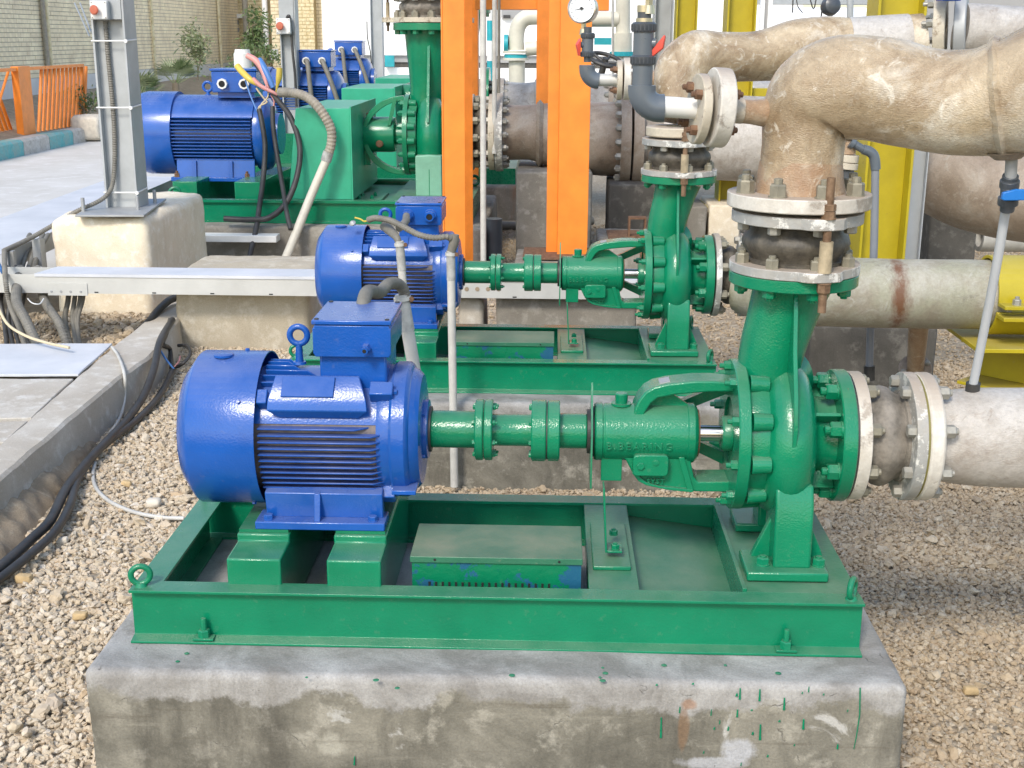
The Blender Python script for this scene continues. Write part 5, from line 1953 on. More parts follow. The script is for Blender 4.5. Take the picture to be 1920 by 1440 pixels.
# sets four and five
for (Yk, ex, lab, s) in ((14.25, 640, 'blue motor with two cables in white glands behind the cut wires', 1.0), (17.1, 694, 'farthest blue motor with two grey cables, before the white building', 1.0)):
    px = {14.25: 652, 17.1: 704}[Yk]
    py = {14.25: 184, 17.1: 152}[Yk]
    o = U(px, py, Y=Yk)
    mt_ = motor_big(o, lab, s * .92)
    for q, xx in enumerate((-.44, -.25)):
        st = o + Vector((xx, -.29, .44)) * .92
        ln = .95 if q == 0 else .9
        c = MB()
        c.tube([st, st + Vector((.03, -.05, -.03)), st + Vector((.06 + .08 * q, -.10, -.3)), st + Vector((.12 + .17 * q, -.12, -.8)), st + Vector((.18 + .22 * q, -.1, -1.3))], .026, 10, sub=5)
        tag(c.build('motor_cable', M['conduit']), ('left' if q == 0 else 'right') + ' grey cable hanging from ' + ('the motor just behind the cut wires' if Yk < 15 else 'the farthest blue motor'), 'cable', 'grey cables hanging from the back motors')
    bx0, bx1 = o.x - 1.3, o.x + 1.9
    t = thing('pump_base_frame', ((bx0 + bx1) / 2, Yk, .36), ('green skid of the second large motor row, mostly hidden' if Yk < 15 else 'green skid of the farthest blue motor, mostly hidden'), 'base frame', 'green skids')
    m = MB(); m.box(bx0, bx1, Yk - .85, Yk - .75, .36, .53); m.build('front_beam', M['green2'], t)
    m = MB(); m.box(bx0, bx1, Yk + .75, Yk + .85, .36, .53); m.build('rear_beam', M['green2'], t)
    m = MB(); m.box(bx0, bx1, Yk - .74, Yk + .74, .40, .52); m.build('deck', M['green2'], t)
    m = MB(); m.box(bx0 + .3, bx0 + 1.1, Yk - .4, Yk + .4, .521, o.z - .365); m.build('motor_block', M['green2'], t)
    pl = rough_block(bx0 - .2, bx1 + .2, Yk - 1, Yk + 1, -.1, .36, r=.03, step=.3, amp=.01, seed=int(Yk), name='concrete_plinth', mat=M['greyc'])
    tag(pl, 'plinth of the ' + ('second large motor row' if Yk < 15 else 'farthest blue motor') + ', hidden behind nearer machines', 'plinth', 'concrete machine plinths')
g = U(641, 200, Y=13.5); h = U(739, 166, Y=13.5)
guard(g.x, h.x, 13.5, 14.9, .53, h.z, 'middle green sheet guard behind the nearest tall one')
g = U(704, 170, Y=16.3); h = U(800, 147, Y=16.3)
guard(g.x, h.x, 16.3, 17.8, .53, h.z, 'farthest green sheet guard, partly behind the big outlet neck')
o4 = U(752, 190, Y=14.25)
pump_big((o4.x, 14.25, U(652, 184, Y=14.25).z), .9, 'second large green pump, almost hidden behind the orange post')

# suction lines of the large pumps
def big_suction(Yk, zc, xs, r, lab1, lab2, mat, Rf):
    """xs in pixels: plate, bellows end, flange a, flange b, pipe start, pipe end"""
    X = [U(x, 250, Y=Yk).x for x in xs]
    j = bellows_joint((X[0], Yk, zc), 'X', (0, .045, X[1] - X[0], X[1] - X[0] + .05), lab1, 'suction joints', Rp=Rf, Rb=Rf * .82, mats=('creamf', 'rubber', 'creamf'), nuts=12, rod=False, spin=.1, loc=(X[0], Yk, zc))
    t = thing('suction_pipe', (X[2], Yk, zc), lab2, 'pipe', 'laminated suction pipes')
    flange('pipe_flange', (X[2], Yk, zc), 'X', Rf * 1.03, r * .6, .065, M['plate'], t)
    for k in range(16):
        a = 2 * PI * k / 16
        nut(t, (X[2] + .065, Yk + Rf * .88 * math.cos(a), zc + Rf * .88 * math.sin(a)), (1, 0, 0), .048, .035, True, .015, M['nutgrey'], 'nut')
    m = MB()
    L = X[3] - X[2]
    m.tube([(X[2] + .06, Yk, zc), (X[2] + .3, Yk, zc), (X[2] + L * .5, Yk, zc - .02), (X[2] + L * .8, Yk, zc - .05), (X[3], Yk, zc - .05)], [r, r * .98, r * 1.18, r * 1.30, r * 1.3], 40, sub=5)
    for v in m.bm.verts: v.co += noise.noise_vector(v.co * 5) * .008
    m.build('pipe_wall', mat, t, ang=70)
    for kx in (.35, .5, .66):
        m = MB(); m.lathe([(-.03, r * (1.02 + .4 * kx) - .02), (0, r * (1.02 + .4 * kx) + .012), (.03, r * (1.02 + .4 * kx) - .02)], (X[2] + L * kx, Yk, zc - .03 * kx), 'X', 40)
        m.build('lamination_band', mat, t, ang=70)
    flange('pipe_flange', (X[3] - .02, Yk, zc - .05), 'X', Rf * 1.28, r, .09, M['frpb'], t)
    for k in range(20):
        a = 2 * PI * k / 20
        nut(t, (X[3] - .02, Yk + Rf * 1.18 * math.cos(a), zc - .05 + Rf * 1.18 * math.sin(a)), (-1, 0, 0), .055, .035, True, .01, M['nutgrey'], 'nut')
    flange('pipe_flange', (X[3] + .09, Yk, zc - .05), 'X', Rf * 1.28, r, .09, M['frpb'], t)
    m = MB(); m.tube([(X[3] + .1, Yk, zc - .05), (X[3] + 3.0, Yk, zc - .05)], [r * 1.3, r * 1.3], 36); m.build('pipe_wall', mat, t)


zs3 = U(930, 248, Y=A3).z
big_suction(A3, zs3, (880, 918, 930, 1165), .245, 'large dark rubber joint with pale bolted plates between the two orange posts', 'big brown laminated pipe behind the broad orange post', M['frpb'], .33)
big_suction(14.3, U(930, 205, Y=14.3).z, (898, 925, 935, 1140), .30, 'dark rubber joint just above and behind the large one between the orange posts', 'grey upper laminated pipe behind the brown one', M['frpw'], .33)

# ------------------------------------------------------------------ orange steel frame
def box_col(name, px0, px1, Y, z0, z1, dep, mat, parent, shape='H'):
    xa, xb = U(px0, 300, Y=Y).x, U(px1, 300, Y=Y).x
    m = MB()
    if shape == 'H':      # open channel face to the left side and front
        m.box(xa, xb, Y, Y + .012, z0, z1)
        m.box(xa, xb, Y + dep - .012, Y + dep, z0, z1)
        m.box((xa + xb) / 2 - .006, (xa + xb) / 2 + .006, Y + .0125, Y + dep - .0125, z0, z1)
        bmesh.ops.remove_doubles(m.bm, verts=m.bm.verts[:], dist=1e-5)
    else:
        m.box(xa, xb, Y, Y + dep, z0, z1)
    return m.build(name, mat, parent, bev=.002), xa, xb


t = thing('orange_steel_frame', (-.3, 10.2, 0), 'tall orange steel frame with two posts in front and two behind', 'steel frame')
YO = 9.55
m = MB()
xa, xb = U(829, 300, Y=YO).x, U(872, 300, Y=YO).x
m.box(xa, xa + .012, YO, YO + .19, .05, 4.2)
m.box(xa + .0125, xb, YO + .005, YO + .017, .05, 4.2)
m.prism([(xb + .0005, YO + .004), (xb + .056, YO + .055), (xb + .046, YO + .065), (xb + .0005, YO + .018)], 'xy', .05, 4.2)
m.build('post', M['orange'], t, bev=.002)
xa, xb = U(1047, 300, Y=YO).x, U(1105, 300, Y=YO).x
YO2 = 9.6
m = MB()
m.box(xa, xb, YO2, YO2 + .22, .05, 4.2)
m.build('post', M['orange'], t, bev=.003)
xa2 = U(1032, 300, Y=YO2 + .22).x
m = MB()
m.box(xa - .085, xa - .0005, YO2 + .10, YO2 + .215, .25, 4.2)
m.build('post_flange', M['orange'], t, bev=.002)
xr0, xr1 = U(1006, 100, Y=12.4).x, U(1036, 100, Y=12.4).x
m = MB(); m.box(xr0, xr1, 12.4, 12.6, .05, 4.2); m.build('post', M['orange'], t, bev=.003)
xs0, xs1 = U(874, 100, Y=12.9).x, U(896, 100, Y=12.9).x
m = MB(); m.box(xs0, xs1, 12.9, 13.1, .05, 4.2); m.build('post', M['orange'], t, bev=.003)
zt = U(960, 18, Y=12.45).z
m = MB(); m.box(xs1 + .001, xr0 - .001, 12.45, 12.62, zt, zt + .24); m.build('cross_member', M['orange'], t, bev=.003)
xq = U(1142, 10, Y=12.45).x
m = MB(); m.box(xr1 + .001, xq, 12.45, 12.62, U(1120, 20, Y=12.45).z, U(1120, 20, Y=12.45).z + .24); m.build('cross_member', M['orange'], t, bev=.003)
# footings
for (x, y, wx, wy, h, lab, pl) in ((1038, 480, .42, .5, .26, 'square concrete footing with rusty plate under the broad orange post', True),
                                  ):
    a = U(972, 500, Z=0); b = U(1108, 500, Z=0)
    o = rough_block(a.x, b.x + .02, 9.25, 10.0, -.1, .24, r=.02, step=.1, amp=.008, seed=61, name='post_footing', mat=M['greyc'])
    tag(o, lab, 'footing', 'concrete footings')
    m = MB(); m.box(a.x + .06, b.x - .02, 9.4, 9.92, .251, .262)
    m.build('base_plate', M['steelrust'], o, bev=.001)
a = U(1110, 470, Z=0); b = U(1230, 470, Z=0)
o = rough_block(a.x, b.x + .1, 9.5, 10.5, -.1, .33, r=.02, step=.1, amp=.008, seed=62, name='pipe_footing', mat=M['greyc'])
tag(o, 'concrete footing with rusty plate left of the second green outlet', 'footing', 'concrete footings')
m = MB(); m.box(a.x + .08, b.x, 9.62, 10.3, .338, .35); m.build('base_plate', M['steelrust'], o)
m = MB()
c = Vector((U(1195, 400, Y=9.9).x, 9.9, .35))
m.box(c.x - .07, c.x + .07, c.y - .05, c.y + .05, .351, .37); m.box(c.x - .07, c.x - .055, c.y - .05, c.y + .05, .371, .50); m.box(c.x + .055, c.x + .07, c.y - .05, c.y + .05, .371, .50); m.box(c.x - .07, c.x + .07, c.y - .05, c.y + .05, .501, .515)
tag(m.build('pipe_stool', M['steelrust']), 'small rusty steel stool on the footing with a rusty plate', 'pipe stool')
a = U(966, 400, Y=10.6); b = U(1032, 400, Y=10.6)
o = rough_block(a.x, b.x + .35, 10.8, 11.7, -.1, U(1000, 322, Y=10.8).z, r=.02, step=.15, amp=.008, seed=63, name='pipe_support_block', mat=M['greyc'])
tag(o, 'plain concrete block under the big brown pipe, left of the broad orange post', 'support block', 'concrete footings')
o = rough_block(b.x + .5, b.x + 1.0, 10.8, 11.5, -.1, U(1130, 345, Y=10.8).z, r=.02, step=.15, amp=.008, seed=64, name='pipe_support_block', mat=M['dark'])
tag(o, 'dark concrete block under the brown pipe, right of the broad orange post', 'support block', 'concrete footings')

# thin upright pipes between the posts
YV = 9.35
for i, (px, yb, rr, lab, Yv, s0) in enumerate(((906, 505, .022, 'grey drain pipe standing in a dark sleeve beside the narrow orange post', YV, 1), (927, 330, .020, 'thin grey pipe just right of the long drain pipe', 11.0, 1), (935, 330, .014, 'thinnest dark pipe at the right of the three between the orange posts', 11.3, 0))):
    p = U(px, 250, Y=Yv)
    t = thing('drain_pipe', (p.x, Yv, 0), lab, 'drain pipe', 'thin upright pipes between the orange posts')
    top = 3.4
    m = MB(); m.cyl((p.x, Yv, .1 if i == 0 else .9), (p.x, Yv, top), rr, rr, 16); m.build('pipe', M['pvcpipe'] if i < 2 else M['conduit'], t)
    if i == 0:
        m = MB(); m.lathe([(-.1, 0), (-.1, .055), (.22, .055), (.22, .024)], (p.x + .03, Yv, .0), 'Z', 24); m.build('sleeve', M['pvcdark'], t)
p = U(926, 350, Y=10.4)
m = MB(); m.lathe([(0, 0), (0, .07), (.42, .07), (.42, 0)], (p.x, 10.4, .0), 'Z', 20)
tag(m.build('pipe_stub', M['pvcdark']), 'dark upright pipe stub on the ground behind the drain pipe', 'pipe stub')
m = MB(); m.tube([U(895, 418, Z=.04), U(960, 424, Z=.04), U(1040, 420, Z=.04), U(1110, 414, Z=.04)], .045, 14, sub=5)
tag(m.build('ground_hose', M['conduit']), 'thick grey hose lying on the ground between the orange posts', 'hose')

# ------------------------------------------------------------------ grey columns on the left
def grey_column(xl, xr, Y, z0, z1, label, box=True, foot=None):
    """H section seen across its web"""
    xa, xb = U(xl, 390 if Y < 10 else 120, Y=Y).x, U(xr, 390 if Y < 10 else 120, Y=Y).x
    cx, w_ = (xa + xb) / 2, (xb - xa)
    t = thing('steel_column', (cx, Y + w_ / 2, z0), label, 'column', 'grey steel columns')
    m = MB()
    m.box(xa, xa + .014, Y, Y + w_ * 1.05, z0, z1)
    m.build('column_flange', M['grey'], t, bev=.001)
    m = MB()
    m.box(xb - .014, xb, Y, Y + w_ * 1.05, z0, z1)
    m.build('column_flange', M['grey'], t, bev=.001)
    m = MB()
    m.box(xa + .0145, xb - .0145, Y + .055, Y + .065, z0, z1)
    m.build('column_web', M['grey'], t)
    return t, xa, xb


YC = 8.55
zt = .715
t, xa, xb = grey_column(199, 259, YC, zt + .012, 3.6, 'nearest grey steel column with red stop button and corrugated conduit')
m = MB()
m.add([tuple(v) for v in (U(141, 407, Z=zt), U(270, 407, Z=zt), U(312, 376, Z=zt), U(195, 376, Z=zt))] + [tuple(v + Vector((0, 0, .014))) for v in (U(141, 407, Z=zt), U(270, 407, Z=zt), U(312, 376, Z=zt), U(195, 376, Z=zt))], [(3, 2, 1, 0), (4, 5, 6, 7), (0, 1, 5, 4), (1, 2, 6, 5), (2, 3, 7, 6), (3, 0, 4, 7)])
m.build('base_plate', M['galvgrey'], t, bev=.002)
for (x, y) in ((157, 400), (259, 397), (291, 384)):
    p = U(x, y, Z=zt)
    m = MB(); m.cyl(p, p + Vector((0, 0, .105)), .0125, .0125, 12); m.build('anchor_stud', M['galvgrey'], t)
zb = U(190, 36, Y=YC).z
m = MB(); m.box(xa + .001, xb - .016, YC - .004, YC + .004, zb, 3.4); pl = m.build('mounting_plate', M['grey'], t)
# stop button station
def stop_button(px, py, Y, s, label, rad=.03):
    c = U(px, py, Y=Y - .03)
    t = thing('stop_button', (c.x, Y, c.z), label, 'stop button', 'stop button stations')
    m = MB(); m.box(c.x - .052 * s, c.x + .052 * s, Y - .06 * s, Y - .005, c.z - .055 * s, c.z + .055 * s); m.build('button_box', M['whitep'], t, bev=.006)
    m = MB(); m.box(c.x - .056 * s, c.x + .056 * s, Y - .045 * s, Y - .006, c.z - .059 * s, c.z + .059 * s); m.build('box_rim', M['grey'], t, bev=.006)
    m = MB(); m.lathe([(0, 0), (0, .014 * s), (.02 * s, .014 * s), (.022 * s, .028 * s), (.03 * s, .03 * s), (.036 * s, .024 * s), (.038 * s, 0)], (c.x - .012 * s, Y - .06 * s, c.z), (-.25, -1, 0), 24); m.build('mushroom_button', M['redb'], t)
    for sx in (-1, 1):
        for sz in (-1, 1):
            nut(t, (c.x + sx * .042 * s, Y - .06 * s, c.z + sz * .045 * s), (0, -1, 0), .008 * s, .003, False, 0, M['nutgrey'], 'screw')
    return t
M['redb'] = plain('faded_red_button', (.46, .12, .07), .35, 0, .1, .05)
stop_button(188, 19, YC - .005, 1.05, 'nearer white stop button station with red mushroom head, top left')
# teal device at the top edge and braces
m = MB(); c = U(150, -8, Y=YC + .05); m.box(c.x - .12, c.x + .02, YC, YC + .12, c.z - .025, c.z + .1)
tag(m.build('junction_box', M['teal'], bev=.004), 'turquoise box at the top edge beside the nearest grey column', 'box')
m = MB()
m.tube([U(140, 6, Y=9.4), U(168, 68, Y=8.75)], .006, 8); m.build('stay_rod', M['galvgrey'], t)
m = MB()
m.tube([U(150, 6, Y=9.4), U(171, 60, Y=8.75)], .006, 8); m.build('stay_rod', M['galvgrey'], t)
# conduit on the column
m = MB()
m.tube([U(198, 40, Y=YC + .03), U(202, 100, Y=YC + .03), U(209, 170, Y=YC + .03), U(214, 240, Y=YC + .03), U(215, 300, Y=YC + .03), U(211, 345, Y=YC + .0), U(200, 366, Y=YC - .05), U(180, 380, Y=YC - .1), U(150, 393, Y=YC - .15), U(120, 410, Y=YC - .15), U(60, 445, Y=YC - .4), U(8, 470, Y=YC - .8)], .0165, 12, sub=8, ridge=(.016, .22))
tag(m.build('corrugated_conduit', M['conduit']), 'corrugated grey conduit tied to the nearest grey column', 'conduit')
for i, (y, xl, xr) in enumerate(((77, 166, 233), (202, 180, 243), (361, 193, 258))):
    za = U(210, y, Y=YC).z
    m = MB()
    m.tube([(xa - .006, YC + .2, za), (xa - .006, YC - .004, za), (xb + .006, YC - .004, za + .002), (xb + .006, YC + .2, za + .01)], .0055, 8)
    m.lathe([(-.008, 0), (-.008, .012), (.008, .012), (.008, 0)], (xb + .004, YC - .008, za), 'Y', 10)
    tag(m.build('cable_tie', M['whitep']), ['topmost', 'middle', 'lowest'][i] + ' white cable tie round the nearest grey column', 'cable tie', 'white cable ties')
t2, xa, xb = grey_column(527, 557, 13.9, 0, 4.0, 'middle grey steel column with stop button, before the yellow brick pier')
m = MB(); m.box(xa + .001, xb - .016, 13.892, 13.902, U(530, 60, Y=13.9).z, 4); m.build('mounting_plate', M['grey'], t2)
stop_button(533, 49, 13.885, 1.45, 'farther white stop button station, on the middle grey column')
m = MB()
m.tube([U(537, 40, Y=13.82), U(539, 31, Y=13.82), U(543, 32, Y=13.82), U(546, 60, Y=13.85), U(549, 100, Y=13.85), U(553, 140, Y=13.85), U(556, 200, Y=13.85)], .014, 10, sub=5)
tag(m.build('cable', M['black']), 'dark cable looping over the farther stop button', 'cable')
t3, xa, xb = grey_column(696, 718, 20.0, 0, 5.0, 'farthest grey steel column, in front of the white building')
m = MB(); m.tube([U(688, 40, Y=19.9), U(689, 70, Y=19.9), U(694, 95, Y=19.9), U(697, 120, Y=19.9), U(703, 160, Y=19.9)], .008, 8, sub=4)
tag(m.build('cable', M['black']), 'thin black cable on the left side of the farthest grey column', 'cable')

# ------------------------------------------------------------------ cable trays
t = thing('cable_tray', U(300, 530, Y=7.35), 'pale galvanised cable tray with lid, crossing the picture behind the nearest machines', 'cable tray')
YT = 7.30
zt_, zb_ = U(300, 517, Y=YT).z, U(300, 552, Y=YT).z
xL, xR = U(-80, 530, Y=YT).x, U(1240, 530, Y=YT).x
m = MB(); m.box(xL, xR, YT, YT + .003, zb_, zt_); m.build('tray_side', M['galvwhite'], t)
m = MB(); m.box(xL, xR, YT + .235, YT + .238, zb_, zt_); m.build('tray_side', M['galvwhite'], t)
m = MB(); m.box(xL, xR, YT + .0035, YT + .2345, zb_, zb_ + .003); m.build('tray_floor', M['galvwhite'], t)
l0 = U(66, 528, Y=YT).x
m = MB(); m.add([(l0, YT - .004, zt_ + .003), (xR, YT - .004, zt_ + .003), (xR, YT + .242, zt_ + .003), (l0 + .05, YT + .242, zt_ + .003), (l0, YT - .004, zt_ + .0055), (xR, YT - .004, zt_ + .0055), (xR, YT + .242, zt_ + .0055), (l0 + .05, YT + .242, zt_ + .0055)], [(3, 2, 1, 0), (4, 5, 6, 7), (0, 1, 5, 4), (1, 2, 6, 5), (2, 3, 7, 6), (3, 0, 4, 7)])
m.box(l0, xR, YT - .006, YT - .0045, zt_ - .012, zt_ + .0055)
m.build('tray_lid', M['platew'], t)
m = MB(); a = U(90, 540, Y=YT).x; b = U(164, 540, Y=YT).x
m.box(a, b, YT - .006, YT - .001, zb_ - .012, zb_ + .062); jp = m.build('joint_plate', M['galvwhite'], t)
for x in (97, 115, 133, 152): nut(jp, (U(x, 546, Y=YT).x, YT - .006, U(115, 546, Y=YT).z), (0, -1, 0), .013, .004, False, 0, M['galvgrey'], 'rivet')
m = None
for x in (181, 289, 398, 508, 618, 965):
    p = U(x, 549, Y=YT)
    m = MB(); m.box(p.x - .012, p.x + .012, YT - .0015, YT - .0005, zb_ + .005, zb_ + .012); m.build('slot', M['hole'], t)
for x in (875, 895, 915, 935):
    p = U(x, 542, Y=YT)
    m = MB(); m.lathe([(0, 0), (0, .013), (.002, .013), (.002, 0)], (p.x, YT - .0005, p.z), (0, -1, 0), 16); m.build('round_hole', M['soil'], t)
# diagonal tray at the left
p0, p1 = U(14, 478, Z=.50), U(330, 338, Z=.50)
t = thing('cable_tray', tuple(p0), 'grey cable tray with bluish lid running diagonally past the nearest column', 'cable tray')
dv = (p1 - p0); dv.z = 0
L = dv.length; dv.normalize(); nv = Vector((-dv.y, dv.x, 0))


def obox(t_, name, o, u, v, a0, a1, b0, b1, z0, z1, mat, bev=0):
    m = MB()
    vs = [o + u * a + v * b + Vector((0, 0, z)) - Vector((0, 0, o.z)) for a in (a0, a1) for b in (b0, b1) for z in (z0, z1)]
    m.add(vs, [(0, 1, 3, 2), (4, 6, 7, 5), (0, 4, 5, 1), (2, 3, 7, 6), (0, 2, 6, 4), (1, 5, 7, 3)])
    return m.build(name, mat, t_, bev=bev)


obox(t, 'tray_side', p0, dv, nv, 0, L * 1.02, 0, .004, .40, .52, M['galvgrey'])
obox(t, 'tray_lid', p0, dv, nv, -.3, L * 1.02, -.006, .62, .522, .526, M['platew'])
obox(t, 'tray_side', p0, dv, nv, 0, L * 1.02, .6, .604, .40, .52, M['galvgrey'])
obox(t, 'tray_post', p0, dv, nv, .02, .06, -.03, -.002, .30, .52, M['galvgrey'])
for (x, y0_, y1_) in ((74, 448, 505),):
    p = U(x, y1_, Y=8.2); q = U(x, y0_, Y=8.2)
    m = MB(); m.box(p.x - .025, p.x + .025, 8.18, 8.21, p.z, q.z)
    m.box(p.x + .026, p.x + .03, 8.18, 8.26, p.z, q.z)
    m.build('tray_post', M['galvgrey'], t)
a, b = U(70, 500, Y=8.1), U(96, 512, Y=7.6)
m = MB(); m.tube([a, b], .012, 8); m.build('tray_brace', M['galvwhite'], t)

a_, b_ = U(930, 560, Y=7.38), U(1195, 560, Y=7.38)
o = rough_block(a_.x, b_.x, 7.38, 7.95, -.08, zb_ - .005, r=.025, step=.08, amp=.007, seed=81, name='concrete_block', mat=M['greyc'])
tag(o, 'grey concrete block with pale smear under the tray behind the second skid', 'concrete block')
a_, b_ = U(858, 560, Y=7.4), U(906, 560, Y=7.4)
o = rough_block(a_.x, b_.x, 7.4, 7.9, -.08, zb_ - .03, r=.03, step=.08, amp=.012, seed=82, name='concrete_block', mat=M['kerb'])
tag(o, 'small pale concrete block under the tray just right of the second motor', 'concrete block')
# conduits and cables in the open trench under the tray
def cable(px, r, label, mat='black', name='cable', cat='cable', group=None, ridge=None, seg=10, sub=6, seedn=0):
    P_ = []
    for q in px:
        x, y, v = q[:3]
        P_.append(U(x, y, **({'Z': v} if len(q) == 3 else {'Y': v})))
    m = MB(); m.tube(P_, r, seg, sub=sub, ridge=ridge)
    o = m.build(name, M[mat], ang=12 if ridge else 38)
    return tag(o, label, cat, group)


Y_ = 'Y'
cable([(38, 505, 7.7, Y_), (30, 560, 7.1, Y_), (48, 600, 6.9, Y_), (72, 650, 6.75, Y_)], .030, 'thick ribbed conduit in the open trench, left of its twin', 'conduit', 'corrugated_conduit', 'conduit', 'ribbed conduits in the trench', (.022, .14), 14)
cable([(70, 505, 7.8, Y_), (84, 565, 7.3, Y_), (110, 605, 7.1, Y_), (128, 655, 7.0, Y_)], .027, 'thick ribbed conduit in the open trench, right of its twin', 'conduit', 'corrugated_conduit', 'conduit', 'ribbed conduits in the trench', (.022, .14), 14)
cable([(8, 470, 7.6, Y_), (10, 520, 7.25, Y_), (18, 570, 7.2, Y_), (38, 620, 7.0, Y_), (50, 660, 6.9, Y_)], .016, 'thin ribbed conduit draped over the tray side at the left edge', 'conduit', 'corrugated_conduit', 'conduit', 'ribbed conduits in the trench', (.012, .16), 12)
for i, (a, b, c_, d_, rr) in enumerate(((132, 128, 122, 134, .016), (146, 140, 136, 148, .014), (154, 150, 143, 152, .013), (160, 156, 146, 150, .012), (140, 150, 138, 142, .012))):
    cable([(a, 505, 7.55, Y_), (b, 560, 7.45, Y_), (c_, 600, 7.35, Y_), (d_, 655, 7.2, Y_)], rr, ['leftmost', 'second', 'middle', 'rightmost', 'thin inner'][i] + ' dusty grey cable in the bundle below the joint plate of the tray', 'conduit', 'cable', 'cable', 'bundled cables below the tray joint')
for i, (a, b, c_, rr) in enumerate(((20, 16, 26, .014), (28, 24, 38, .013), (2, 8, 14, .015), (45, 36, 60, .012))):
    cable([(a + 10, 500, 7.8, Y_), (a, 560, 7.4, Y_), (b, 600, 7.3, Y_), (c_, 655, 7.1, Y_)], rr, ['second from left', 'third from left', 'leftmost', 'rightmost'][i] + ' of the dusty dark cables hanging into the trench at the far left', 'black', 'cable', 'cable', 'dark cables at the far left of the trench')
for i, (a, b, rr) in enumerate(((30, 22, .016), (42, 34, .015), (55, 44, .018), (64, 58, .016))):
    cable([(a + 26, 440, 8.6, Y_), (a + 10, 470, 8.3, Y_), (a, 500, 8.1, Y_), (b, 530, 8.0, Y_)], rr, ['leftmost', 'second', 'third', 'rightmost'][i] + ' of four dusty cables passing under the diagonal tray', 'conduit', 'cable', 'cable', 'cables under the diagonal tray')
cable([(-10, 560, 6.9, Y_), (12, 605, 6.8, Y_), (45, 628, 6.7, Y_), (85, 642, 6.6, Y_), (130, 652, 6.5, Y_)], .008, 'cream wire curving down across the conduits in the trench', 'yellowc', 'wire', 'wire') if 'yellowc' in M else None
M['creamw'] = plain('cream_wire', (.60, .50, .33), .45, 0, .1, .05)
cable([(-10, 560, 6.9, Y_), (12, 605, 6.8, Y_), (45, 628, 6.7, Y_), (85, 642, 6.6, Y_), (130, 652, 6.5, Y_)], .008, 'cream wire curving down across the conduits in the trench', 'creamw', 'wire', 'wire')
cable([(-5, 490, 7.4, Y_), (5, 510, 7.4, Y_), (20, 526, 7.5, Y_), (50, 524, 7.6, Y_)], .012, 'blue cable piece behind the tray side at the left edge', 'bluew', 'cable', 'cable')
cable([(52, 560, 7.2, Y_), (60, 568, 7.1, Y_), (74, 570, 7.1, Y_), (82, 560, 7.2, Y_)], .004, 'thin white wire loop under the tray', 'whitep', 'wire', 'wire')
# fat black cable over the kerb behind
cable([(338, 556, 7.9, Y_), (318, 563, 7.8, Y_), (298, 580, 7.6, Y_), (280, 602, 7.4, Y_), (262, 620, 7.3, Y_)], .024, 'short thick black cable lying over the far end of the kerb', 'black', 'cable', 'cable')
# two long black cables along the kerb
cable([(323, 600, .23), (300, 640, .235), (289, 690, .17), (270, 740, .09), (240, 785, .06), (205, 822, .055), (160, 870, .055), (122, 920, .06), (95, 975, .06), (60, 1010, .06), (10, 1055, .06), (-60, 1110, .06)], .020, 'long black cable beside the kerb, the left one of the pair', 'black', 'cable', 'cable', 'long black cables beside the kerb')
cable([(326, 690, .05), (300, 740, .045), (262, 782, .04), (220, 815, .045), (180, 850, .045), (145, 900, .045), (130, 950, .05), (100, 1000, .055), (50, 1045, .055), (0, 1085, .05), (-60, 1130, .05)], .017, 'long black cable beside the kerb, the right one of the pair', 'black', 'cable', 'cable', 'long black cables beside the kerb')
cable([(318, 600, .19), (312, 625, .19), (305, 645, .19), (318, 655, .12), (322, 690, .05)], .014, 'short dark loop joining the two long black cables', 'black', 'cable', 'cable')
cable([(326, 690, .05), (345, 680, .09), (357, 662, .12), (350, 648, .13), (334, 648, .12)], .010, 'curled black cable tail with pink core at the cable joint', 'black', 'cable', 'cable')
cable([(296, 648, .2), (310, 672, .12), (326, 692, .06)], .006, 'short blue wire at the joint of the black cables', 'bluew', 'wire', 'wire')
cable([(322, 693, .05), (334, 680, .08), (338, 668, .1)], .005, 'short pink wire at the joint of the black cables', 'pinkp', 'wire', 'wire')
cable([(210, 651, .215), (222, 668, .21), (233, 700, .207), (234, 740, .10), (228, 775, .03), (215, 800, .02), (205, 812, .02)], .0085, 'pale cable coming over the kerb from the cover plate', 'pvcpipe', 'cable', 'cable', 'pale cables in the gravel')
cable([(178, 868, .02), (174, 890, .02), (180, 915, .02), (205, 940, .02), (250, 960, .02), (300, 970, .02), (345, 972, .02)], .0085, 'pale cable curving through the gravel towards the nearest skid', 'pvcpipe', 'cable', 'cable', 'pale cables in the gravel')

# ------------------------------------------------------------------ conduits at the motors
def conduit_post(px, ytop, pxb, ybot, Y, r, label, zfloor=None, lean=0):
    a, b = U(px, ytop, Y=Y), U(pxb, ybot, Y=Y + lean)
    t = thing('conduit_pipe', tuple(b), label, 'conduit pipe', 'pale upright conduit pipes')
    m = MB(); m.tube([b, a], r, 18); m.build('pipe', M['pvcpipe'], t)
    m = MB(); d = (a - b).normalized(); m.tube([a - d * .12, a - d * .002], r * 1.09, 18); m.build('taped_end', M['pvctape'], t)
    m = MB(); m.ring(a - d * .02, d, r * 1.35, r * 1.02, 0, .012, 18); m.build('clamp', M['galvwhite'], t)
    nut(t, a - d * .014 + Vector((r * 1.45, -.004, 0)), (0, -1, 0), .016, .01, False, 0, M['steelrust'], 'clamp_screw')
    return t, a


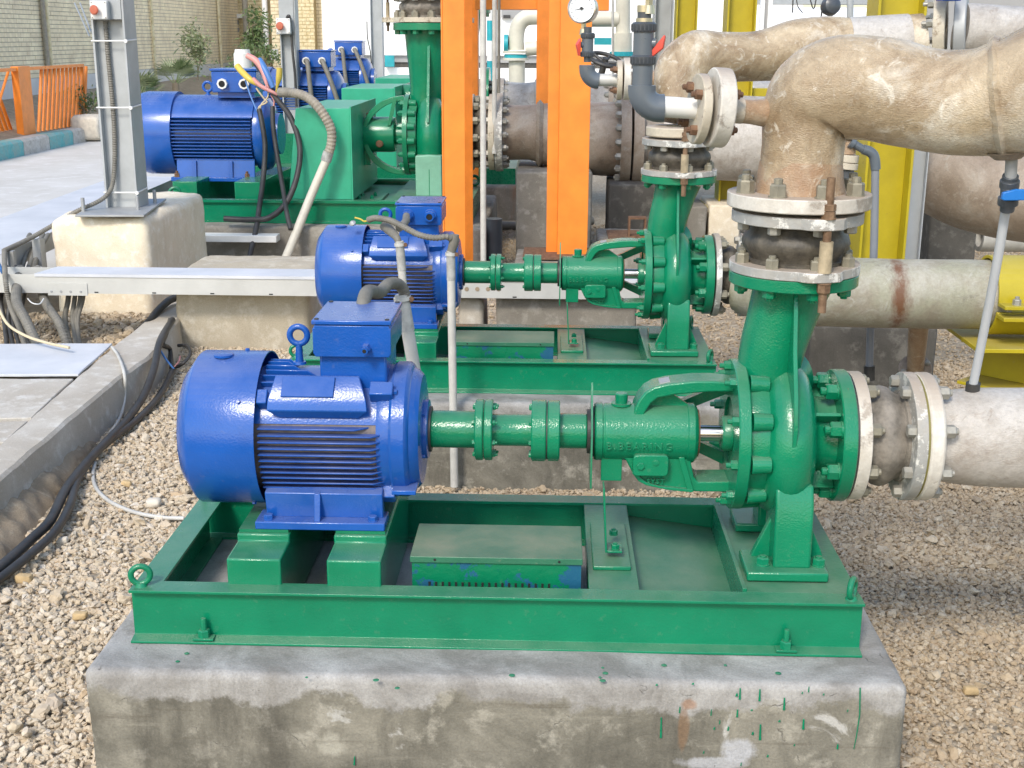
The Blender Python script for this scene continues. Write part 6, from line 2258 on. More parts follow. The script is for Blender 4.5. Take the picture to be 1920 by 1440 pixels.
M['pvctape'] = plain('dirty_tape', (.36, .36, .34), .6, 0, .35, .3, vs=26)
t_, top1 = conduit_post(753, 552, 778, 700, 3.95, .021, 'thick pale conduit pipe rising behind the nearest terminal box')
t_, top2 = conduit_post(749, 452, 764, 640, 5.05, .0165, 'pale conduit pipe in front of the second motor')
t_, top3 = conduit_post(845, 470, 852, 912, 5.0, .0165, 'long thin pale conduit pipe crossing the second skid down to the gravel')
m = MB(); m.tube([(-.515, 3.32, 1.155), (-.513, 3.42, 1.19), U(712, 548, Y=3.75), U(728, 533, Y=3.85), U(745, 532, Y=3.92), U(757, 545, Y=3.95), U(758, 560, Y=3.95)], [.0195] * 7, 16, sub=7, ridge=(.012, .10))
tag(m.build('flexible_conduit', M['conduit']), 'short bent ribbed conduit entering the thick pale pipe by the nearest terminal box', 'conduit', 'ribbed conduits at the motors')
m = MB(); m.tube([U(722, 424, Y=5.2), U(735, 436, Y=5.12), U(744, 446, Y=5.06), U(749, 462, Y=5.05)], [.022, .019, .015, .013], 14, sub=5)
tag(m.build('flexible_conduit', M['conduit']), 'bent grey sleeve entering the pale pipe in front of the second motor', 'conduit', 'ribbed conduits at the motors')
m = MB(); m.tube([U(692, 412, Y=5.2), U(705, 409, Y=5.15), U(730, 413, Y=5.1), U(752, 423, Y=5.05), U(785, 440, Y=5.0), U(815, 446, Y=4.98), U(838, 444, Y=4.98), U(848, 450, Y=5.0)], .0135, 14, sub=8, ridge=(.013, .2))
tag(m.build('flexible_conduit', M['conduit'], ang=12), 'long ribbed conduit lying across the second motor', 'conduit', 'ribbed conduits at the motors')
m = MB(); m.tube([U(852, 440, Y=5.0), U(851, 455, Y=5.0), U(845, 475, Y=5.0)], [.019, .020, .017], 14, sub=4)
tag(m.build('conduit_elbow', M['conduit']), 'dark grey elbow on the long thin pale conduit pipe', 'conduit elbow')
m = MB(); m.tube([U(762, 405, Y=5.30), U(761, 414, Y=5.22), U(755, 422, Y=5.16), U(748, 428, Y=5.12)], .016, 12, sub=4)
tag(m.build('motor_cable', M['conduit']), 'short grey cable in the left entry of the second terminal box', 'cable')
m = MB(); m.tube([U(692, 413, Y=5.2), U(683, 415, Y=5.2), U(676, 411, Y=5.2), U(665, 408, Y=5.2)], .0035, 6, sub=4)
tag(m.build('earth_wire', M['yellowp']), 'frayed yellow wire end sticking out of the long ribbed conduit', 'wire')
cp = U(662, 420, Y=5.45)
m = MB(); m.lathe([(0, 0), (0, .013), (.006, .015), (.014, .008), (.018, 0)], cp, (-.3, -.6, .8), 12)
tag(m.build('cable_lug', M['galvgrey']), 'small crumpled metal bit on top of the second fan cowl', 'cable lug')

# cut wires and conduit at motor three
Y3 = 10.45
cable([(535, 512, 9.9, Y_), (560, 445, 10.1, Y_), (590, 370, 10.3, Y_), (612, 300, 10.4, Y_)], .036, 'long pale conduit pipe leaning from the ground up to the ribbed hose', 'creamc', 'conduit_pipe', 'conduit pipe') if 'creamc' in M else None
M['creamc'] = plain('cream_conduit', (.55, .52, .43), .5, 0, .1, .1)
cable([(524, 512, 9.9, Y_), (552, 445, 10.1, Y_), (582, 370, 10.3, Y_), (612, 300, 10.4, Y_)], .036, 'long pale conduit pipe leaning from the ground up to the ribbed hose', 'creamc', 'conduit_pipe', 'conduit pipe')
cable([(611, 302, 10.4, Y_), (616, 285, 10.4, Y_)], .044, 'taped collar joining the ribbed hose to the leaning conduit pipe', 'pvctape', 'conduit_collar', 'collar', sub=0)
cable([(526, 173, 10.6, Y_), (548, 174, 10.5, Y_), (575, 182, 10.45, Y_), (600, 205, 10.4, Y_), (620, 240, 10.4, Y_), (621, 270, 10.4, Y_), (615, 290, 10.4, Y_)], .040, 'thick ribbed hose arching over the tall green guard', 'conduitl', 'ribbed_hose', 'hose', None, (.03, .10), 14) if 'conduitl' in M else None
M['conduitl'] = plain('dusty_beige_hose', (.30, .27, .215), .6, 0, .25, .2, vs=14)
cable([(526, 173, 10.6, Y_), (548, 174, 10.5, Y_), (575, 182, 10.45, Y_), (600, 205, 10.4, Y_), (620, 240, 10.4, Y_), (621, 270, 10.4, Y_), (615, 290, 10.4, Y_)], .040, 'thick ribbed hose arching over the tall green guard', 'conduitl', 'ribbed_hose', 'hose', None, (.03, .10), 14)
cable([(486, 205, 10.7, Y_), (492, 235, 10.65, Y_), (497, 275, 10.6, Y_), (494, 330, 10.5, Y_), (486, 390, 10.3, Y_), (480, 430, 10.15, Y_), (462, 505, 9.9, Y_)], .022, 'dark cable hanging left of the others before the large motor', 'black', 'cable', 'cable', 'dark cables hanging before the large motor')
cable([(511, 200, 10.7, Y_), (512, 235, 10.65, Y_), (518, 280, 10.6, Y_), (530, 350, 10.4, Y_), (538, 400, 10.2, Y_), (545, 430, 10.1, Y_)], .020, 'straight dark cable in the middle before the large motor', 'black', 'cable', 'cable', 'dark cables hanging before the large motor')
cable([(480, 120, 10.85, Y_), (495, 140, 10.75, Y_), (515, 180, 10.7, Y_), (545, 220, 10.6, Y_), (562, 275, 10.5, Y_), (557, 330, 10.4, Y_), (537, 380, 10.3, Y_), (505, 408, 10.2, Y_), (470, 412, 10.2, Y_), (420, 410, 10.2, Y_)], .024, 'dark cable sweeping in a wide bow before the large motor and guard', 'black', 'cable', 'cable', 'dark cables hanging before the large motor')
cable([(445, 124, 10.8, Y_), (455, 136, 10.75, Y_), (470, 150, 10.7, Y_), (485, 160, 10.7, Y_)], [.028, .028, .026, .014], 'yellow sleeved wire end pointing up left', 'yellowp', 'wire_end', 'wire end', 'sleeved wire ends over the large motor')
cable([(474, 148, 10.7, Y_), (490, 162, 10.68, Y_), (512, 173, 10.66, Y_), (520, 178, 10.66, Y_)], [.02, .018, .014, .01], 'pink wire running from the yellow sleeve', 'pinkp', 'wire', 'wire', 'sleeved wire ends over the large motor')
cable([(463, 104, 10.8, Y_), (480, 114, 10.78, Y_), (492, 132, 10.75, Y_), (500, 158, 10.7, Y_), (506, 172, 10.7, Y_)], [.024, .028, .024, .014, .008], 'pink sleeved wire end pointing up left', 'pinkp', 'wire_end', 'wire end', 'sleeved wire ends over the large motor')
cable([(486, 112, 10.8, Y_), (494, 126, 10.76, Y_), (505, 148, 10.72, Y_), (512, 165, 10.7, Y_)], [.026, .03, .026, .02], 'blue sleeved wire end beside the pink one', 'bluew', 'wire_end', 'wire end', 'sleeved wire ends over the large motor')
cable([(524, 127, 10.7, Y_), (523, 145, 10.7, Y_), (519, 165, 10.7, Y_), (517, 180, 10.7, Y_)], [.024, .026, .010, .008], 'upright yellow sleeved wire end at the right', 'yellowp', 'wire_end', 'wire end', 'sleeved wire ends over the large motor')
cable([(460, 150, 10.8, Y_), (470, 180, 10.75, Y_), (482, 208, 10.7, Y_)], .007, 'thin blue wire from the left gland of the large motor', 'bluew', 'wire', 'wire')
cable([(480, 165, 10.7, Y_), (495, 185, 10.7, Y_), (500, 192, 10.7, Y_), (486, 200, 10.7, Y_), (485, 212, 10.7, Y_)], .007, 'cream wire bent down to the left hanging cable', 'creamw', 'wire', 'wire', 'thin wires spliced to the hanging cables')
cable([(503, 165, 10.7, Y_), (502, 182, 10.7, Y_), (490, 196, 10.7, Y_), (487, 208, 10.7, Y_)], .007, 'second cream wire bent down to the left hanging cable', 'creamw', 'wire', 'wire', 'thin wires spliced to the hanging cables')
cable([(508, 178, 10.7, Y_), (514, 190, 10.7, Y_), (512, 204, 10.7, Y_)], .007, 'pink wire spliced to the middle hanging cable', 'pinkp', 'wire', 'wire', 'thin wires spliced to the hanging cables')
# white can behind
c = U(456, 132, Y=12.6)
m = MB(); m.lathe([(-.16, 0), (-.16, .085), (.16, .085), (.16, 0)], c, 'Z', 24); m.lathe([(.16, 0), (.16, .078), (.20, .07), (.2, 0)], c, 'Z', 24)
tag(m.build('white_can', M['whitep']), 'white cylinder with dark torn top behind the terminal box of the large motor', 'can')
# ------------------------------------------------------------------ right side: yellow steel, blocks, conduits
def hcol(label, xa, xb, Y, dep, z0, z1, mat, tf=.016, web='front', cat='column', group='yellow steel columns'):
    t = thing('steel_column', ((xa + xb) / 2, Y + dep / 2, z0), label, cat, group)
    m = MB(); m.box(xa, xa + tf, Y, Y + dep, z0, z1); m.build('column_flange', mat, t, bev=.002)
    m = MB(); m.box(xb - tf, xb, Y, Y + dep, z0, z1); m.build('column_flange', mat, t, bev=.002)
    m = MB(); m.box(xa + tf + .0005, xb - tf - .0005, Y + dep * .42, Y + dep * .42 + .012, z0, z1); m.build('column_web', mat, t)
    return t


YY = 7.5
hcol('broad yellow steel column behind the grey conduit with elbow', U(1618, 380, Y=YY).x, U(1706, 380, Y=YY).x, YY, .28, 0, 4, M['yellow'])
YB = 11.4
tB = hcol('yellow steel column behind the second discharge pipe, left one nearest the white flange', U(1358, 150, Y=YB).x, U(1412, 150, Y=YB).x, YB, .3, .42, 4, M['yellow'])
m = MB(); m.box(U(1310, 378, Y=YB).x, U(1400, 378, Y=YB).x, YB - .12, YB + .42, .40, .418); m.build('base_plate', M['yellow'], tB, bev=.002)
hcol('yellow steel column left of the other one, above the second discharge bend', U(1268, 30, Y=13.5).x, U(1308, 30, Y=13.5).x, 13.5, .25, .3, 4.5, M['yellow'])
hcol('pale grey steel column beside the upper ball valve', U(1226, 60, Y=14.2).x, U(1262, 60, Y=14.2).x, 14.2, .3, 0, 4.5, M['grey'], group=None)
hcol('slim grey steel strut right of the broad yellow column', U(1705, 380, Y=8.1).x, U(1734, 380, Y=8.1).x, 8.1, .10, 0, 1.6, M['galv'], tf=.008, cat='strut', group=None)
m = MB(); a = U(1412, 170, Y=11.5); m.box(a.x, a.x + .9, 11.5, 11.62, a.z - .05, a.z + .02)
tag(m.build('yellow_rail', M['yellow'], bev=.002), 'short yellow horizontal rail left of the nearest riser', 'rail')


def blockpx(x0, x1, yb, ytop, Yd, dep, name, mat, label, cat, seed, group='concrete support blocks', zb=0):
    a, b = U(x0, yb, Y=Yd), U(x1, yb, Y=Yd)
    zt2 = U((x0 + x1) / 2, ytop, Y=Yd).z
    o = rough_block(a.x, b.x, Yd, Yd + dep, zb - .08, zt2, r=.02, step=.12, amp=.008, seed=seed, name=name, mat=mat)
    return tag(o, label, cat, group)


blockpx(1285, 1322, 480, 388, 11.1, .7, 'support_block', M['greyc'], 'upright concrete block under the yellow base plate, the left of two', 'support block', 71)
blockpx(1326, 1385, 480, 384, 11.15, .7, 'support_block', M['block'], 'upright concrete block under the yellow base plate, the right of two', 'support block', 72)
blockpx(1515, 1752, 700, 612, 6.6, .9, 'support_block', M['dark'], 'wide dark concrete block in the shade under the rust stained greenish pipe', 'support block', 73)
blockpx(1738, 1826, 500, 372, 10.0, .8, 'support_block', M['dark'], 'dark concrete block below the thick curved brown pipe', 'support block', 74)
t = thing('steel_column', U(1668, 700, Y=6.4), 'x', 'x') if False else None
# pale pipe end lying behind
c = U(1835, 440, Y=10.5)
m = MB(); m.lathe([(0, .10), (0, .14), (1.0, .14), (1.0, .1), (0, .1)], c, 'X', 30)
tag(m.build('pipe_piece', M['pvcpipe']), 'pale pipe piece lying on the gravel below the thick brown pipe', 'pipe')
# brown stub under the greenish pipe
s0 = U(1722, 615, Y=5.45); s1 = U(1716, 692, Y=5.75)
t = thing('drain_stub', tuple(s1), 'brown flanged stub hanging under the greenish pipe', 'pipe stub')
m = MB(); m.tube([s0 + Vector((0, 0, .06)), s1], [.045, .038], 20); m.build('stub_pipe', M['frpo'], t)
dd = (s1 - s0).normalized()
flange('stub_flange', s1 - dd * .01, dd, .075, .02, .02, M['frpb'], t)
for k in range(4):
    a = R(45 + 90 * k)
    nut(t, s1 - dd * .012 + frame_to(dd) @ Vector((.058 * math.cos(a), .058 * math.sin(a), 0)), -dd, .022, .014, False, .006, M['nutgrey'], 'nut')

# grey conduit with elbow
YG = 5.75
t = thing('conduit_pipe', U(1634, 700, Y=YG), 'grey plastic pipe with elbow at the top, rising behind the greenish pipe', 'conduit pipe')
m = MB(); m.tube([U(1641, 318, Y=YG), U(1640, 400, Y=YG), U(1638, 480, Y=YG), U(1632, 620, Y=YG), U(1630, 690, Y=YG)], .0175, 18, sub=3); m.build('pipe', M['pvcl'] if 'pvcl' in M else M['pvc'], t)
m = MB(); m.tube([U(1618, 280, Y=YG), U(1630, 284, Y=YG), U(1639, 294, Y=YG), U(1642, 318, Y=YG)], [.022, .023, .023, .022], 18, sub=5); m.build('elbow', M['pvc'], t)
m = MB(); m.tube([U(1598, 268, Y=YG), U(1620, 281, Y=YG)], .018, 16); m.tube([U(1594, 266, Y=YG), U(1601, 270, Y=YG)], .026, 16); m.build('pipe', M['pvc'], t)
m = MB(); m.tube([U(1630, 686, Y=YG), U(1630, 712, Y=YG)], .026, 18); m.build('end_fitting', M['black'], t)
t = thing('drain_valve', U(1590, 330, Y=YG), 'cream and dark fittings stacked behind the nearest riser, where the grey pipe starts', 'fitting')
for i, (y0_, y1_, r_, mm_) in enumerate(((245, 262, .045, 'frpb'), (262, 290, .032, 'frpo'), (290, 305, .048, 'creamf'), (305, 318, .048, 'creamf'), (318, 335, .033, 'pvcdark'), (335, 352, .04, 'black'), (352, 380, .03, 'frpb'))):
    m = MB(); m.tube([U(1594 - i * 1.5, y0_, Y=YG + .03), U(1592 - i * 1.5, y1_ - 1, Y=YG + .03)], r_, 22); m.build('fitting_ring', M[mm_], t, bev=.002)

# leaning pale pipe with blue valve at the right edge
t = thing('drain_hose', U(1822, 732, Y=3.25), 'pale plastic pipe leaning down from a blue valve to the nearest suction pipe', 'drain pipe')
m = MB(); m.tube([U(1886, 392, Y=3.08), U(1868, 500, Y=3.12), U(1845, 620, Y=3.18), U(1824, 724, Y=3.23)], .0115, 18, sub=5); m.build('pipe', M['pvcl2'] if 'pvcl2' in M else M['pvcpipe'], t)
m = MB(); m.tube([U(1825, 718, Y=3.23), U(1822, 744, Y=3.235)], .0185, 18); m.build('end_fitting', M['black'], t)
v0 = U(1894, 330, Y=3.05)
tv = thing('ball_valve', tuple(v0), 'small grey ball valve with bright blue lever under the nearest pipe at the right edge', 'valve')
m = MB(); m.tube([U(1897, 292, Y=3.04), U(1895, 332, Y=3.05)], .014, 18); m.build('valve_neck', M['galvgrey'], tv)
for i, (ya, yb_, r_) in enumerate(((329, 338, .019), (338, 352, .023), (352, 380, .020), (370, 384, .024), (384, 396, .017))):
    m = MB(); m.tube([U(1895 - i * 1.4, ya, Y=3.05), U(1893.5 - i * 1.4, yb_ - .6, Y=3.055)], r_, 22); m.build('valve_body', M['pvcdark'], tv, bev=.0015)
c = U(1886, 365, Y=3.02)
m = MB(); m.prism([(c.x - .012, c.z - .010), (c.x - .006, c.z - .013), (c.x + .11, c.z - .010), (c.x + .11, c.z + .012), (c.x + .02, c.z + .014), (c.x - .010, c.z + .006)], 'xz', c.y - .012, c.y + .002)
m.build('lever', M['bluep'], tv, bev=.002)
m = MB(); m.tube([U(1890, 285, Y=3.04), U(1890, 298, Y=3.04)], [.05, .03], 22); m.build('saddle_boss', M['frpb'], tv)

# yellow pipe saddle and beam
YS = 5.40
cS = U(1900, 553, Y=YS)
t = thing('pipe_saddle', (cS.x, YS, .3), 'bright yellow clamp and stand gripping the greenish pipe at the right edge', 'pipe clamp')
x0 = U(1878, 520, Y=YS - .17).x
m = MB(); m.lathe([(x0, .165), (x0, .178), (x0 + .22, .178), (x0 + .22, .165), (x0, .165)], (0, YS, cS.z), 'X', 28, a0=R(-14), a1=R(180 + 14)) if False else None
pts_o = []
def arc_shell(name, a0, a1, r0, r1, xa, xb, mat):
    m = MB(); n = 20; rows = []
    for k in range(n + 1):
        a = a0 + (a1 - a0) * k / n
        rows.append([m.bm.verts.new((x, YS + r * math.cos(a), cS.z + r * math.sin(a))) for x, r in ((xa, r0), (xa, r1), (xb, r1), (xb, r0))])
    for A, B in zip(rows, rows[1:]):
        for j in range(4): m.bm.faces.new((A[j], A[(j + 1) % 4], B[(j + 1) % 4], B[j]))
    m.bm.faces.new(rows[0]); m.bm.faces.new(rows[-1][::-1])
    return m.build(name, mat, t, bev=.002)
arc_shell('upper_clamp', R(8), R(182), .158, .172, x0, x0 + .24, M['yellow'])
arc_shell('lower_clamp', R(196), R(352), .158, .172, x0, x0 + .24, M['yellow'])
for sg, nm in ((1, 'clamp_ear'), (-1, 'clamp_ear')):
    m = MB(); z_ = cS.z + (.0 if sg > 0 else -.05); m.box(x0, x0 + .24, YS - .25, YS - .16, z_ - .012 + (-.004), z_); m.build(nm, M['yellow'], t, bev=.002)
for xx in (x0 + .06, x0 + .18):
    nut(t, (xx, YS - .21, cS.z + .0), (0, 0, 1), .03, .02, True, .012, M['nutgrey'], 'bolt')
zc = cS.z - .172
m = MB(); m.box(x0 - .09, x0 + .5, YS - .24, YS + .22, zc - .03, zc - .012); m.build('saddle_plate', M['yellow'], t, bev=.002)
# beam running towards the viewer
t = thing('yellow_beam', (x0, YS - .3, 0), 'yellow floor beam running out of the right edge of the photo', 'beam')
zt3 = zc - .032
p0_ = Vector((U(1822, 640, Y=5.5).x, 5.5, zt3)); p1_ = Vector((p0_.x + 1.0, 4.5, zt3))
d = (p1_ - p0_).normalized(); n = Vector((-d.y, d.x, 0)) * -1
for nm, (b0, b1, z0_, z1_) in {'beam_top': (-.08, .10, zt3 - .015, zt3), 'beam_web': (-.078, -.065, zt3 - .19, zt3 - .0155), 'beam_foot': (-.08, .10, zt3 - .205, zt3 - .1905)}.items():
    obox(t, nm, p0_, d, n, 0, 1.5, b0, b1, z0_, z1_, M['yellow'], .002)

# ------------------------------------------------------------------ process pipes seen between the posts
def cream_pipes():
    YQ = 19.0
    t = thing('process_pipe', U(965, 80, Y=YQ), 'cream elbow pipe with flanges, seen through the orange frame', 'pipe', 'far process pipes')
    m = MB(); m.tube([U(968, 94, Y=YQ), U(968, 70, Y=YQ), U(972, 48, Y=YQ), U(985, 34, Y=YQ), U(1006, 31, Y=YQ), U(1040, 31, Y=YQ)], .115, 28, sub=6); m.build('pipe_wall', M['creamp'], t, ang=60)
    m = MB(); m.tube([U(985, 92, Y=YQ), U(1010, 90, Y=YQ), U(1040, 90, Y=YQ)], .10, 24); m.build('branch', M['creamp'], t)
    for y in (100, 113):
        c = U(967, y, Y=YQ)
        m = MB(); m.lathe([(0, 0), (0, .19), (.035, .19), (.035, 0)], c, 'Z', 36); fl = m.build('pipe_flange', M['creamp'], t)
    m = MB(); m.lathe([(.0, 0), (0, .17), (.07, .17), (.07, 0)], U(967, 111, Y=YQ), 'Z', 12); m.build('coupling_band', M['teal'], t)
    m = MB(); m.tube([U(969, 114, Y=YQ), U(969, 150, Y=YQ), U(969, 190, Y=YQ)], .12, 24); m.build('pipe_wall', M['creamp'], t)
    m = MB(); c = U(949, 82, Y=YQ); m.lathe([(-.03, 0), (-.03, .13), (.03, .13), (.03, 0)], c, 'X', 20); m.build('side_flange', M['teal'], t)
    t = thing('process_pipe', U(1165, 60, Y=15.5), 'cream pipe with flanges between the round gauge and the upper ball valve', 'pipe', 'far process pipes')
    Y2 = 15.5
    m = MB(); m.tube([U(1168, -20, Y=Y2), U(1168, 20, Y=Y2), U(1168, 62, Y=Y2)], [.085, .085, .085], 24); m.build('pipe_wall', M['creamp'], t)
    m = MB(); m.tube([U(1098, 36, Y=Y2), U(1130, 36, Y=Y2), U(1160, 36, Y=Y2)], [.088, .088, .088], 24); m.build('branch', M['creamp'], t)
    m = MB(); m.tube([U(1166, 62, Y=Y2), U(1166, 110, Y=Y2)], [.12, .12], 24); m.build('valve_chamber', M['creamp'], t)
    m = MB(); c = U(1130, 84, Y=Y2); m.box(c.x - .1, c.x + .1, Y2 - .05, Y2 + .05, c.z, c.z + .08); m.build('coupling_band', M['teal'], t)
    m = MB(); c = U(1168, 105, Y=Y2); m.lathe([(0, 0), (0, .16), (.05, .16), (.05, 0)], c, 'Z', 30); m.build('coupling_band', M['teal'], t)
    m = MB(); m.cyl(U(1149, -20, Y=14.8), U(1149, 190, Y=14.8), .014, .014, 12)
    tag(m.build('thin_pole', M['pvcpipe']), 'thin pale pole before the cream pipe, right of the broad orange post', 'pole')
    # teal machine parts behind the second riser
    t = thing('pump_casing', U(1200, 260, Y=13.5), 'turquoise casing parts glimpsed left of the second riser', 'pump casing')
    m = MB(); c = U(1205, 215, Y=13.5); m.box(c.x - .12, c.x + .3, 13.4, 13.9, .2, c.z + .05); m.build('casing_body', M['teal'], t, bev=.02)
    m = MB(); m.lathe([(0, 0), (0, .3), (.06, .3), (.06, 0)], (c.x - .18, 13.6, c.z - .2), 'X', 30); m.build('casing_flange', M['teal'], t)
    # white post with turquoise bands
    t = thing('banded_post', U(919, 140, Y=24), 'white post with turquoise bands, far behind the drain pipe', 'post')
    for i in range(7):
        z_ = .0 + i * .36
        c = U(919, 100, Y=24)
        m = MB(); m.cyl((c.x, 24, z_), (c.x, 24, z_ + .359), .06, .06, 16); m.build('post_band', M['teal'] if i % 2 else M['whitep'], t)
    # handwheel
    c = U(1135, 112, Y=7.6)
    t = thing('hand_wheel', tuple(c), 'black handwheel of a valve behind the farther small branch', 'handwheel')
    ax_ = Vector((.25, -.35, 1)).normalized()
    m = MB(); m.torus(c, ax_, .095, .012, 36, 10); m.build('wheel_rim', M['black'], t)
    fr = frame_to(ax_)
    for k in range(5):
        a = 2 * PI * k / 5
        m = MB(); m.tube([c - ax_ * .02, c + fr @ Vector((.09 * math.cos(a), .09 * math.sin(a), 0))], [.012, .008], 8); m.build('spoke', M['black'], t)
    m = MB(); m.cyl(c - ax_ * .12, c + ax_ * .01, .02, .018, 12); m.build('stem', M['black'], t)


M['creamp'] = plain('cream_pipe_paint', (.60, .57, .47), .4, 0, .12, .1, vs=5)
cream_pipes()

# top right: bluish roof beam, white tank, grey wall, dark actuator
m = MB(); a, b = U(1418, 8, Y=24), U(1655, 4, Y=24); m.box(a.x, b.x, 24, 24.25, a.z, a.z + .25)
tag(m.build('roof_beam', M['grey'], bev=.004), 'bluish grey beam along the top edge above the second discharge pipe', 'beam')
m = MB(); c = U(1505, 62, Y=22); m.lathe([(-1.2, 0), (-1.2, .45), (-1.0, .52), (1.0, .52), (1.2, .45), (1.2, 0)], (c.x, 22, U(1505, 14, Y=22).z - .52), 'X', 40)
tag(m.build('white_tank', M['white']), 'white rounded tank top between the second discharge pipe and the roof beam', 'tank')
m = MB(); a, b = U(1735, 60, Y=15.5), U(2000, 60, Y=15.5); m.box(a.x, b.x + 2, 15.5, 15.7, 0, 6)
tag(m.build('grey_wall', M['gwall'] if 'gwall' in M else M['greyc']), 'plain grey wall at the top right corner', 'wall')
M['gwall'] = plain('grey_rendered_wall', (.33, .33, .325), .9, 0, .06, .2, vs=1.5)
bpy.data.objects['grey_wall'].data.materials[0] = M['gwall']
c = U(1556, 12, Y=9.5)
t = thing('valve_actuator', tuple(c), 'dark valve actuator with loose wires at the top edge over the second discharge pipe', 'actuator')
m = MB(); m.lathe([(-.05, 0), (-.05, .05), (.0, .07), (.05, .06), (.07, .03), (.07, 0)], c, (.3, -1, .2), 24); m.build('actuator_body', M['pvcdark'], t)
m = MB(); m.tube([c + Vector((-.02, 0, 0)), c + Vector((-.06, -.02, -.04)), c + Vector((-.05, 0, -.12))], .006, 8, sub=4); m.build('wire', M['black'], t)
m = MB(); m.tube([c + Vector((-.1, 0, .08)), c + Vector((-.12, -.02, -.02)), c + Vector((-.16, 0, .1))], .005, 8, sub=4); m.build('wire', M['black'], t)
m = MB(); m.cyl(U(1594, -10, Y=9.8), U(1594, 60, Y=9.8), .025, .025, 14)
tag(m.build('grey_post', M['grey']), 'thin grey post standing behind the smooth sleeve of the second discharge pipe', 'post')
m = MB(); m.tube([U(1487, -5, Y=8), U(1486, 24, Y=8)], .004, 6); m.tube([U(1493, -5, Y=8), U(1496, 12, Y=8), U(1505, 24, Y=8)], .003, 6, sub=3)
tag(m.build('hanging_wires', M['black']), 'two thin wires hanging at the top edge over the second discharge pipe', 'wires', None, 'stuff')
m = MB(); c = U(1778, 2, Y=5.6); m.box(c.x - .04, c.x + .04, 5.55, 5.65, c.z, c.z + .06)
tag(m.build('blue_lever', M['blue'], bev=.004), 'blue lever tip at the top edge over the grey bolted joint', 'lever')
a, b = U(1424, 60, Y=20), U(1438, 60, Y=20)
t = thing('window_frame', (a.x, 20, 0), 'narrow white framed window at the top, right of the yellow columns', 'window')
m = MB(); m.box(a.x, a.x + .06, 20, 20.1, 0, 4); m.build('jamb', M['white'], t)
m = MB(); m.box(b.x, b.x + .06, 20, 20.1, 0, 4); m.build('jamb', M['white'], t)
m = MB(); m.box(a.x + .061, b.x - .001, 20.03, 20.05, 0, 4); m.build('pane', M['gwall'], t)

# ------------------------------------------------------------------ white building
YW = 38.0
t = thing('white_building', (U(700, 100, Y=YW).x, YW, 0), 'overexposed white building behind the machines with a grey ledge along its foot', 'building')
xa, xb = U(606, 100, Y=YW).x, U(1500, 100, Y=YW).x
zl = U(650, 103, Y=YW).z
m = MB(); m.box(xa, xb, YW, YW + 6, zl, 9); m.build('wall', M['white'], t)
m = MB(); m.box(xa + .05, xb, YW + .1, YW + .4, zl - .2, zl - .001); m.build('ledge', M['gwall'], t)
m = MB(); m.box(xa + .05, xb, YW - .2, YW + .3, 0, zl - .35); m.build('base_wall', M['white'], t)
m = MB(); m.box(xa + .05, xb, YW + .15, YW + .5, zl - .349, zl - .201); m.build('shadow_gap', M['dark'], t)  # solid dark strip, its colour stands in for shade below the ledge
a, b = U(721, 112, Y=YW - .5), U(738, 112, Y=YW - .5)
m = MB(); m.box(a.x, b.x, YW - .45, YW - .25, zl - .32, zl + .0); m.build('turquoise_panel', M['teal'], t)
z_ = U(950, 33, Y=YW).z
m = MB(); m.box(U(940, 33, Y=YW).x, U(1010, 33, Y=YW).x, YW - .1, YW - .001, z_, z_ + .35); m.build('grey_panel', M['gwall'], t)
m = MB(); m.box(U(944, 33, Y=YW).x, U(957, 33, Y=YW).x, YW - .15, YW - .101, z_ - .02, z_ + .07); m.build('window', M['black'], t)

# ------------------------------------------------------------------ brick wall on the left
XW = -10.5
BL, BH, JT = .25, .088, .012
Z0W = 1.02
t = thing('brick_wall', (XW, 32, .6), 'long buff brick wall on a pale base behind the orange railing', 'wall')
m = MB(); m.box(XW - .3, XW - .012, 18, 44, .4, 5.6); m.build('mortar_core', M['mortar'], t)
m = MB(); m.box(XW - .3, XW + .04, 18, 44, .5, Z0W - .003); m.build('wall_base', M['plaster'], t)
bricks = []
ymin = 19.5
k = 0
rows_ = int((3.4 - Z0W) / BH)
for r_ in range(rows_):
    z = Z0W + r_ * BH
    y = ymin + (BL / 2 if r_ % 2 else 0)
    while y < 43.9:
        bricks.append((y, z))
        y += BL
bricks.sort(key=lambda q: abs(q[0] - 23.6) + .3 * abs(q[1] - 1.8))
m = MB(); m.box(XW - .01, XW + .003, -BL / 2 + JT / 2 + 32, BL / 2 - JT / 2 + 32, .6 + JT / 2, .6 + BH - JT / 2)
bp = m.build('brick', M['brick'], t)
bp.location = (random.uniform(-.002, .002), bricks[0][0] - 32, bricks[0][1] - .6)
for (y, z) in bricks[1:300]:
    share(bp, 'brick', t, (random.uniform(-.003, .004), y - 32, z - .6))
m = MB()
for (y, z) in bricks[300:]:
    dx = random.uniform(-.003, .004)
    a0, a1, b0, b1 = y - BL / 2 + JT / 2, y + BL / 2 - JT / 2, z + JT / 2, z + BH - JT / 2
    if abs(a0 - 32) < 0: continue
    m.add([(XW - .01, a0, b0), (XW - .01, a1, b0), (XW - .01, a1, b1), (XW - .01, a0, b1), (XW + .003 + dx, a0, b0), (XW + .003 + dx, a1, b0), (XW + .003 + dx, a1, b1), (XW + .003 + dx, a0, b1)],
          [(4, 5, 6, 7), (0, 1, 5, 4), (1, 2, 6, 5), (2, 3, 7, 6), (3, 0, 4, 7)])
tag(m.build('bricks_beyond', M['brick'], t, seal=False), kind='stuff')
for (px, py, mt, r_) in ((84, 60, 'conduitl', .05), (90, 60, 'ybrick', .05), (287, 60, 'ybrick', .04), (412, 60, 'ybrick', .05)):
    p = U(px, py, X=XW + .07)
    m = MB(); m.cyl((XW + .07, p.y, .7), (XW + .07, p.y, 4.5), r_, r_, 10)
    m.build('joint_strip', M[mt], t)
